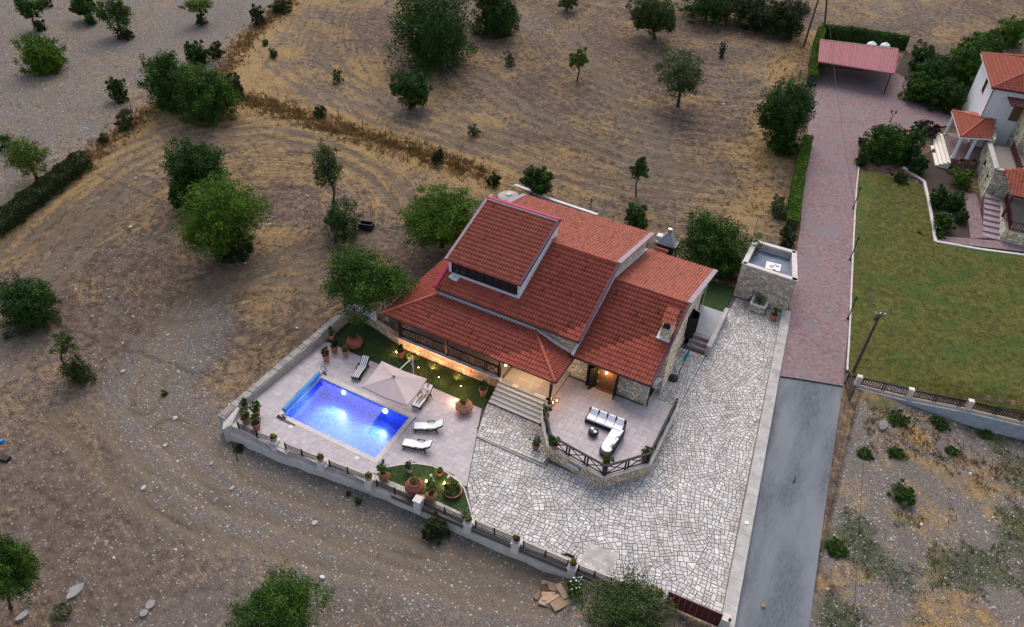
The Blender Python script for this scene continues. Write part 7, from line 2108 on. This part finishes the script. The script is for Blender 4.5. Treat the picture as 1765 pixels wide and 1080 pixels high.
# driveway lamps
def lamp_post(px_, py_, tx, ty, lab, two=False):
    b = T(px_, py_); h_ = height_at(b, ty)
    t = thing('driveway_lamp', lab, 'lamp post', b, 'dark lamp posts along the driveway')
    MB().lathe(b, [(.16, 0), (.15, .12), (.07, .3), (.045, .5)], 10).build('foot', MT['green_metal'], t)
    MB().tube([b + [0, 0, .4], b + [0, 0, h_ - .35]], .045, 8).build('shaft', MT['green_metal'], t)
    for dx in ((-.25, .25) if two else (0,)):
        c = b + [dx, 0, h_ - .38]
        if dx: MB().beam(b + [0, 0, h_ - .5], c, .03, .03).build('arm', MT['green_metal'], t)
        MB().lathe(c, [(.06, 0), (.11, .22), (.13, .24)], 6).build('lamp_glass', MT['green_metal'], t)
        MB().lathe(c + [0, 0, .245], [(.16, 0), (.05, .12), (.02, .18)], 6).build('lamp_cap', MT['green_metal'], t)
lamp_post(1469.5, 361, 1482, 322, 'slim dark lamp post on the driveway kerb, farthest of the three along the lawn')
lamp_post(1464, 450, 1478, 408, 'slim dark lamp post on the driveway kerb, middle of the three along the lawn')
lamp_post(1460, 552, 1475, 511, 'slim dark lamp post on the driveway kerb nearest the brown power pole')
lamp_post(1533, 213, 1540, 190, 'double headed dark lamp post on the driveway court by the rounded bush', True)
# black gate frame by the pole
b = G(1463, 668, -.05)
t = thing('black_gate_leaf', 'narrow black metal gate leaf beside the power pole', 'gate', b)
a_, c_ = G(1456, 662, .0), G(1463, 692, -.2)
for p in (a_, c_): MB().beam(p, p + [0, 0, 1.35], .08, .08).build('post', MT['black'], t)
for z_ in (.12, .7, 1.3): MB().beam(a_ + [0, 0, z_], c_ + [0, 0, z_ + .0], .06, .06).build('rail', MT['black'], t)
for k in range(1, 8): MB().beam(a_ + (c_ - a_) * k / 8 + [0, 0, .12], a_ + (c_ - a_) * k / 8 + [0, 0, 1.3], .025, .025).build('bar', MT['black'], t)
# retaining wall and fence of the lawn
rwl = [G(1477, 664, .0), G(1566, 686, .0), G(1668, 706, .0), G(1770, 730, .0), G(1860, 750, 0)]
t = thing('lawn_retaining_wall', 'bluish pale retaining wall under the brown lawn fence', 'wall', rwl[0])
for a, b in zip(rwl[:-1], rwl[1:]):
    d = (b - a); d /= np.linalg.norm(d); nn_ = np.array([-d[1], d[0]])
    q = [a[:2], b[:2] - d[:2] * .01, b[:2] - d[:2] * .01 + nn_ * .35, a[:2] + nn_ * .35]
    MB().prism([tuple(p) for p in [q[0] - nn_ * .25, q[1] - nn_ * .25, q[2], q[3]]], -2.2, -.12).build('wall_section', MT['blue_concrete'], t)
    MB().beam(a + [*(nn_ * .17), -.07], b - [*(d[:2] * .01), 0] + [*(nn_ * .17), -.07], .4, .10).build('wall_cap', MT['stone_warm'], t)
lf = thing('lawn_fence', 'brown wooden fence of short bars between cream pillars at the lawn edge', 'fence', rwl[0])
for i, (a, b) in enumerate(zip(rwl[:-1], rwl[1:])):
    d = b - a; L = np.linalg.norm(d); d /= L; nn_ = np.array([-d[1], d[0], 0]) * .17
    MB().box(a + nn_ + [0, 0, .36], (.36, .34, .84), math.atan2(d[1], d[0]), (1.15, 1.1, 1.0)).build('pillar', MT['concrete_light'], lf)
    MB().box(a + nn_ + [0, 0, .81], (.42, .40, .07), math.atan2(d[1], d[0]), (1.2, 1.15, 1.05), taper=.8).build('pillar_cap', MT['concrete_light'], lf)
    for z_ in (.10, .72): MB().beam(a + nn_ + d * .2 + [0, 0, z_], b + nn_ - d * .2 + [0, 0, z_], .07, .08).build('rail', MT['fence_wood'], lf)
    nb_ = int(L / .17)
    for k in range(1, nb_):
        p = a + nn_ + d * (L * k / nb_)
        big = k % 10 in (0, 1)
        MB().beam(p + [0, 0, .02 if big else .12], p + [0, 0, .76 if big else .70], .09 if big else .05, .08 if big else .04).build('post' if big else 'bar', MT['fence_wood'], lf)
# lawn edging kerb towards the neighbour's bed
mb = MB()
e_ = [T(1556, 290), T(1592, 315), T(1599, 345), T(1606, 385), T(1611, 418), T(1690, 432), T(1790, 445)]
for a, b in zip(e_[:-1], e_[1:]): mb.beam(a + [0, 0, .12], b + [0, 0, .12], .3, .22)
struct(mb.build('lawn_edging', MT['concrete_light']))
drape('path', [T(1612, 417), T(1800, 440)], [T(1614, 408), T(1800, 424)], MT['block'], .14, cross=4)
drape('path', [T(1662, 335), T(1672, 412)], [T(1682, 335), T(1700, 412)], MT['block'], .13, cross=4)
drape('flower_bed', [T(1560, 288), T(1600, 330), T(1612, 416)], [T(1620, 250), T(1662, 330), T(1672, 412)], MT['soil'], .09, cross=8)
drape('flower_bed', [T(1540, 130), T(1600, 185), T(1655, 190)], [T(1560, 90), T(1640, 120), T(1690, 150)], MT['soil'], .10, cross=8)

# ================================================================== CARPORT, TANKS
ca_, cb_, cc_, cd_ = (1413, 69), (1547, 85), (1540, 127), (1410, 106)
gz_ = float(T(1475, 120)[2])
P_ = [G(*ca_, gz_ + 2.9), G(*cb_, gz_ + 2.9), G(*cc_, gz_ + 2.35), G(*cd_, gz_ + 2.35)]
t = thing('carport', 'open carport with pink ribbed lean-to roof at the end of the driveway', 'carport', T(1475, 125))
mb = MB(); mb.add([p - [0, 0, .1] for p in P_] + P_, [(3, 2, 1, 0), (4, 5, 6, 7), (0, 1, 5, 4), (1, 2, 6, 5), (2, 3, 7, 6), (3, 0, 4, 7)], (.8, .8, .8)); rf_ = mb.build('roof', MT['carport'], t)
mb = MB(); n = 46
for i in range(n):
    a = P_[0] + (P_[1] - P_[0]) * (i + .5) / n; b = P_[3] + (P_[2] - P_[3]) * (i + .5) / n
    k = rt.uniform(.88, 1.12); mb.tube([a + [0, 0, .02], b + [0, 0, .02]], .085, 6, (k, k, k))
mb.build('roof_ribs', MT['carport'], rf_, kind='stuff')
MB().beam(P_[0] + [0, .1, .05], P_[1] + [0, .1, .05], .2, .14).build('ridge_cap', MT['lilac'], t)
MB().beam(P_[1] + [.05, 0, 0], P_[2] + [.05, 0, 0], .14, .2).build('verge_board', MT['crimson'], t)
for i in range(4):
    for A, B in ((P_[0], P_[1]), (P_[3], P_[2]))[:2 if i in (0, 3) else 1]:
        p = A + (B - A) * (.03 + .94 * i / 3); z_ = float(terr(p[0], p[1]))
        MB().beam([p[0], p[1], z_], p - [0, 0, .1], .14, .14).build('post', MT['wood'], t)
mb = MB(); a, b = P_[0], P_[1]; mb.beam([a[0], a[1] + .2, gz_ + 1.2], [b[0], b[1] + .2, gz_ + 1.2], .12, 2.6); mb.build('back_wall', MT['wood'], t)
for px_, py_, lab in ((1504, 71, 'white domed water tank behind the carport hedge, nearer the power poles'), (1527, 73, 'white domed water tank behind the carport hedge, nearer the trees')):
    g = T(px_, py_ + 4); g = G(px_, py_ + 2, g[2] + 1.2); zb = float(terr(g[0], g[1]))
    q = thing('water_tank', lab, 'water tank', (g[0], g[1], zb), 'white tanks behind the carport')
    MB().lathe((g[0], g[1], zb), [(.7, 0), (.7, 1.1), (.62, 1.3), (.38, 1.46), (.1, 1.52)], 18).build('shell', MT['hull'], q)
    MB().lathe((g[0], g[1], zb + 1.5), [(.2, 0), (.2, .08), (.1, .1)], 10).build('lid', MT['steel'], q)

# ================================================================== NEIGHBOUR'S HOUSE
nh = thing('white_house', 'white rendered house with red hipped roof and stone clad terraces', 'house', T(1690, 210))
def ntiles(root, O, U, V, poly, name, mk='tile_new'):
    k0 = len(ALL_TILES)
    r = roof_plane(name, O, U, V, poly, mk, parent=root, tw=.30)
    lst = ALL_TILES[k0:]
    if lst:
        n = len(TV); Ms = np.array([np.array(q[2]) for q in lst]); TV2 = TV * [.30 / TW, 1, 1]
        V_ = np.einsum('kij,nj->kni', Ms[:, :3, :3], TV2) + Ms[:, None, :3, 3]
        F_ = (np.array(TF)[None] + (np.arange(len(lst)) * n)[:, None, None]).reshape(-1, 4)
        link('roof_tiles', arr_mesh('roof_tiles', V_.reshape(-1, 3), F_, np.repeat(np.array([q[4] for q in lst]), n, 0), MT[mk]), r, kind='stuff')
    return r
def plane_roof(root, pts, name, mk='tile_new'):
    """pts: eave start, eave end, then the upper corners"""
    p = [Vector(map(float, q)) for q in pts]
    U = (p[1] - p[0]).normalized(); N_ = U.cross(p[2] - p[0]).normalized(); V = N_.cross(U)
    if V.z < 0: return plane_roof(root, [pts[1], pts[0]] + list(pts[2:])[::-1], name, mk)
    return ntiles(root, p[0], U, V, [((q - p[0]).dot(U), (q - p[0]).dot(V)) for q in p], name, mk)
b1 = T(1657.5, 188)
hA = height_at(b1, 95); ez = b1[2] + hA
W0 = b1; W0t = np.array([b1[0], b1[1], ez])
W1t = G(1716, 150, ez)
U1 = W1t - W0t; U1[2] = 0; L1 = np.linalg.norm(U1); U1 /= L1
U2 = np.array([U1[1], -U1[0], 0.0]);
if U2[0] < 0: U2 = -U2
far = 11.0
c00 = W0t[:2]; c10 = W1t[:2]; c11 = c10 + U2[:2] * far; c01 = c00 + U2[:2] * far
MB().prism([tuple(c00), tuple(c10), tuple(c11), tuple(c01)], b1[2] - .6, ez).build('wall', MT['white'], nh)
ov = .45
e00 = W0t - U1 * ov - U2 * ov; e10 = W1t + U1 * ov - U2 * ov; e11 = np.array([*c11, ez]) + U1 * ov + U2 * ov; e01 = np.array([*c01, ez]) - U1 * ov + U2 * ov
hw = (L1 + 2 * ov) / 2
rz0 = np.array([0, 0, hw * .36])
ra = (e00 + e10) / 2 + U2 * hw + rz0; rb = (e01 + e11) / 2 - U2 * hw + rz0
up_ = np.array([0, 0, .05])
for pl_ in ([e00 + up_, e10 + up_, ra + up_], [e10 + up_, e11 + up_, rb + up_, ra + up_], [e01 + up_, e00 + up_, ra + up_, rb + up_]): plane_roof(nh, pl_, 'roof')
def nridge(a, b, root=nh):
    mb = MB(); L = np.linalg.norm(b - a); n = int(L / .45)
    for i in range(n): mb.tube([a + (b - a) * i / n, a + (b - a) * (i + 1.05) / n], [.15, .13], 7)
    mb.build('hip_tiles', MT['tile_new'], root, kind='stuff')
for a, b in ((e00, ra), (e10, ra), (ra, rb)): nridge(a + up_ * 1.6, b + up_ * 1.6)
MB().beam(e00 - [0, 0, .03], e10 - [0, 0, .03], .12, .14).build('eave_board', MT['hull'], nh)
MB().beam(e10 - [0, 0, .03], e11 - [0, 0, .03], .14, .12).build('gutter', MT['wood'], nh)
# window and pipe on the long wall
def on_wall(u, z_): p = W0t + U1 * u; return np.array([p[0], p[1], z_])
wu = L1 * .58; wzc = ez - 1.5
mb = MB(); nw = -U2
cW = on_wall(wu, wzc) + nw * .03
for du, dz_, su, sz in ((-.5, 0, .12, 1.5), (.5, 0, .12, 1.5), (0, .75, 1.1, .12), (0, -.75, 1.1, .12)):
    p = cW + U1 * du + [0, 0, dz_]
    mb.beam(p - U1 * su / 2, p + U1 * su / 2, .12, sz)
w = mb.build('window', MT['wood_brown'], nh)
MB().beam(cW - U1 * .44 - nw * .02, cW + U1 * .44 - nw * .02, .04, 1.4).build('pane', MT['glass'], w)
MB().tube([W1t + U1 * .12 - U2 * .1, W1t + U1 * .12 - U2 * .1 - [0, 0, hA]], .06, 6).build('downpipe', MT['black'], nh)
mb = MB(); dpos = W1t + U2 * 2.6 + U1 * .03; mb.beam(dpos + [0, 0, -2.3], dpos + U2 * 1.0 + [0, 0, -2.3], .08, 2.1); mb.build('door', MT['wood_brown'], nh)
# porch with columns
pgz = float(T(1650, 262)[2]); pfz = pgz + .75
pz2 = pfz + 2.7
q0, q1, q2, q3 = G(1641, 191, pz2), G(1656, 236, pz2), G(1709, 239, pz2), G(1712, 196, pz2)
ctr = (q2 + q3) / 2 * .7 + (q0 + q1) / 2 * .3 + [0, 0, .75]
rgt = (q2 + q3) / 2 + [0, 0, .75]
plane_roof(nh, [q0, q1, ctr], 'porch_roof'); plane_roof(nh, [q1, q2, rgt, ctr], 'porch_roof'); plane_roof(nh, [q3, q0, ctr, rgt], 'porch_roof')
for a, b in ((q0, ctr), (q1, ctr)): nridge(a + up_ * 1.5, b + up_ * 1.5)
MB().beam(q1 - [0, 0, .07], q2 - [0, 0, .07], .14, .14).build('eave_board', MT['hull'], nh); MB().beam(q0 - [0, 0, .07], q1 - [0, 0, .07], .14, .14).build('eave_board', MT['hull'], nh)
ins_ = (q0 + q1 + q2 + q3) / 4
for a in (q0, q1, q2 * .55 + q1 * .45):
    p = a + (ins_ - a) * .13
    MB().lathe((p[0], p[1], pfz), [(.26, 0), (.26, .1), (.19, .16), (.17, 2.3), (.24, 2.45), (.24, pz2 - pfz - .1)], 14).build('column', MT['white'], nh)
fl = [q + (ins_ - q) * .02 for q in (q0, q1, q2, q3)]
MB().prism([tuple(p[:2]) for p in fl], pgz - .5, pfz).build('porch_floor', MT['block'], nh)
d01 = fl[1] - fl[0]; L01 = np.linalg.norm(d01); d01 /= L01; nout = np.array([d01[1], -d01[0], 0])
if nout @ (fl[0] - ins_) < 0: nout = -nout
for i in range(4):
    zt_ = pfz - .18 * (i + 1); o_ = .36 * i
    a, b = fl[0] + nout * o_, fl[1] + nout * o_ + d01 * .6
    MB().prism([tuple(a[:2]), tuple(b[:2]), tuple((b + nout * .36)[:2]), tuple((a + nout * .36)[:2])], pgz - .6, zt_).build('step', MT['step_stone'], nh)
wd = (q3 + q2) / 2
mb = MB(); a, b = q3 + (ins_ - q3) * .05, q2 + (ins_ - q2) * .05; mb.prism([tuple(a[:2]), tuple(b[:2]), tuple((b + [.55, .1, 0])[:2]), tuple((a + [.55, .1, 0])[:2])], pgz, pz2 - .08); mb.build('porch_back_wall', MT['stone'], nh)
mb = MB(); c = a * .35 + b * .65; mb.beam((*(c[:2] + nout[:2] * .06), pfz + 1.05), (*(c[:2] + nout[:2] * .06 + d01[:2] * .95), pfz + 1.05), .07, 2.1); mb.build('door', MT['wood_brown'], nh)
# stone clad block with balcony, right of the porch
s0 = T(1683, 288); s1 = T(1690, 335); s2 = T(1698, 398)
sz_ = s0[2] - .5
k0, k1 = s0[:2], s1[:2] + (s1[:2] - s0[:2]) * .2
dS_ = (k1 - k0) / np.linalg.norm(k1 - k0); rS = np.array([-dS_[1], dS_[0]]);
if rS[0] < 0: rS = -rS
bt = sz_ + 3.7
kk_ = [k0, k1, k1 + rS * 12, k0 + rS * 12]
MB().prism([tuple(p) for p in kk_], sz_ - 1, bt - .3).build('stone_block', MT['stone_joint'], nh)
mb = MB(); o1 = (k0, k1); 
cr_ = (k1[0] - k0[0]) * (rS[1]) - (k1[1] - k0[1]) * rS[0]
fa_, fb_ = (k1, k0) if cr_ < 0 else (k0, k1)
if cr_ > 0: fa_, fb_ = k0, k1
cladding(mb, fa_, fb_, sz_, bt, RS, .05, (.2, .34), (.3, .7), tint=(1.05, 1.08, 1.0))
cladding(mb, k1, k1 + rS * 12, sz_, bt, RS, .05, (.2, .34), (.3, .7), tint=(1.05, 1.08, 1.0)) if cr_ > 0 else cladding(mb, k1 + rS * 12, k1, sz_, bt, RS, .05, (.2, .34), (.3, .7), tint=(1.05, 1.08, 1.0))
mb.build('stone_cladding', MT['stone'], nh, kind='stuff')
for a, b in ((k0, k1), (k1, k1 + rS * 12)): MB().beam((*a, bt + .03), (*b, bt + .03), .5, .14).build('parapet_cap', MT['concrete'], nh)
mid_ = (k0 + k1) / 2
for f_ in (.35, .75):
    p = k0 + (k1 - k0) * f_ - rS * .03
    MB().beam((*(p - dS_ * .35), sz_ + 2.0), (*(p + dS_ * .35), sz_ + 2.0), .06, 1.0).build('window_recess', MT['glass'], nh)
# balcony rail and pergola
rp = [k0 + rS * 2.2 + dS_ * .4, k1 + rS * 2.2 - dS_ * .3, k1 + rS * 11]
for a, b in zip(rp[:-1], rp[1:]):
    for z_ in (.15, .95): MB().beam((*a, bt + z_ - .25), (*b, bt + z_ - .25), .09, .08).build('balcony_rail', MT['gate'], nh)
    n = int(np.linalg.norm(b - a) / .22)
    for i in range(n + 1):
        p = a + (b - a) * i / n; MB().beam((*p, bt - .1), (*p, bt + .7), .05, .05).build('baluster', MT['gate'], nh)
for i in range(6):
    p = W1t + U2 * 1.5 + U1 * (.35 + i * .5) - [0, 0, .75]
    MB().beam(p, p + U2 * 4.2, .12, .16).build('pergola_beam', MT['gate'], nh)
# upper stone clad storey right of the pergola
ua = W1t[:2] + U2[:2] * 3.6; ub = ua + U1[:2] * 4.6; uc = ub + U2[:2] * 6; ud = ua + U2[:2] * 6
MB().prism([tuple(ua), tuple(ub), tuple(uc), tuple(ud)], b1[2] - 1, ez - 1.4).build('upper_storey', MT['stone_joint'], nh)
mb = MB()
for p, q in ((ua, ub), (ub, uc)):
    e_2 = q - p; n_2 = np.array([e_2[1], -e_2[0]]); flip = n_2 @ (p - (ua + uc) / 2) < 0
    cladding(mb, *((q, p) if flip else (p, q)), b1[2] - .2, ez - 1.4, RS, .05, (.2, .34), (.3, .7), tint=(1.0, 1.0, .93))
mb.build('stone_cladding', MT['stone'], nh, kind='stuff')
MB().beam((*ua, ez - 1.36), (*ub, ez - 1.36), .5, .14).build('parapet_cap', MT['concrete'], nh)
MB().beam((*ub, ez - 1.36), (*uc, ez - 1.36), .5, .142).build('parapet_cap', MT['concrete'], nh)
# stairs up to the lower porch
sA_, sB_ = T(1707, 412), T(1704, 350)
dd = (sB_ - sA_); dd[2] = 0; Ls = np.linalg.norm(dd); dd /= Ls; ww = np.array([dd[1], -dd[0], 0]) * .75
for i in range(8):
    a = sA_ + dd * (Ls * i / 8); b = sA_ + dd * Ls
    MB().prism([tuple((a - ww)[:2]), tuple((a + ww)[:2]), tuple((b + ww)[:2]), tuple((b - ww)[:2])], sA_[2] - .5, sA_[2] + .17 * (i + 1) + .002 * i).build('step', MT['lilac'], nh)
tz = sA_[2] + .17 * 8
lp = [sA_ + ww * 1.05, sB_ + ww * 1.05, sB_ + ww * 1.05 + [9, 1.5, 0], sA_ + ww * 1.05 + [9, .5, 0]]
MB().prism([tuple(p[:2]) for p in lp], sA_[2] - 1, tz).build('lower_terrace', MT['stone_joint'], nh)
mb = MB(); cladding(mb, lp[0][:2], lp[3][:2], sA_[2] - .3, tz - .02, RS, .05, (.2, .34), (.3, .7), tint=(1.25, 1.25, 1.1)); cladding(mb, lp[1][:2], lp[0][:2], sA_[2] - .3, tz - .02, RS, .05, (.2, .34), (.3, .7), tint=(1.2, 1.25, 1.15)); mb.build('stone_cladding', MT['stone'], nh, kind='stuff')
rz1 = tz + 2.6
m0, m1, m2, m3 = G(1733, 288, rz1 + .8), G(1745, 336, rz1), G(1810, 352, rz1), G(1800, 290, rz1 + .8)
plane_roof(nh, [m1, m2, m3, m0], 'lower_porch_roof')
MB().beam(m1 - [0, 0, .06], m2 - [0, 0, .06], .12, .14).build('eave_board', MT['gate'], nh)
for p in (m1 + (m3 - m1) * .06, m1 + (m2 - m1) * .75 + (m0 - m1) * .06): MB().beam((p[0], p[1], tz), (p[0], p[1], rz1), .2, .2).build('porch_post', MT['gate'], nh)
a, b, c = lp[0] + [.3, .3, 0], lp[1] + [.3, -.5, 0], lp[3] + [0, .4, 0]
for p, q in ((a, b), (a, c)):
    for z_ in (.12, .85): MB().beam((p[0], p[1], tz + z_), (q[0], q[1], tz + z_), .10, .09).build('terrace_rail', MT['gate'], nh)
    n = int(np.linalg.norm((q - p)[:2]) / .2)
    for i in range(n + 1):
        r_ = p + (q - p) * i / n; MB().beam((r_[0], r_[1], tz), (r_[0], r_[1], tz + .85), .05, .05).build('baluster', MT['gate'], nh)
g = T(1728, 412)
pot(0, 0, 0, .45, .3, 'terracotta bowl with agave at the foot of the neighbour stairs', 'bowl', 'terracotta', ('spike', 'agave', .5, .6), at=g + [0, 0, .1], group='neighbour pots')
for px_, py_, lab in ((1676, 284, 'clay pot on the neighbour porch floor beside the stone wall'), (1655, 284, 'clay pot with dark plant at the foot of the white column')):
    pot(0, 0, 0, .3, .4, lab, 'round', 'terracotta_red', ('bush', 'dark', .3, .4), at=G(px_, py_, pfz), group='neighbour pots')
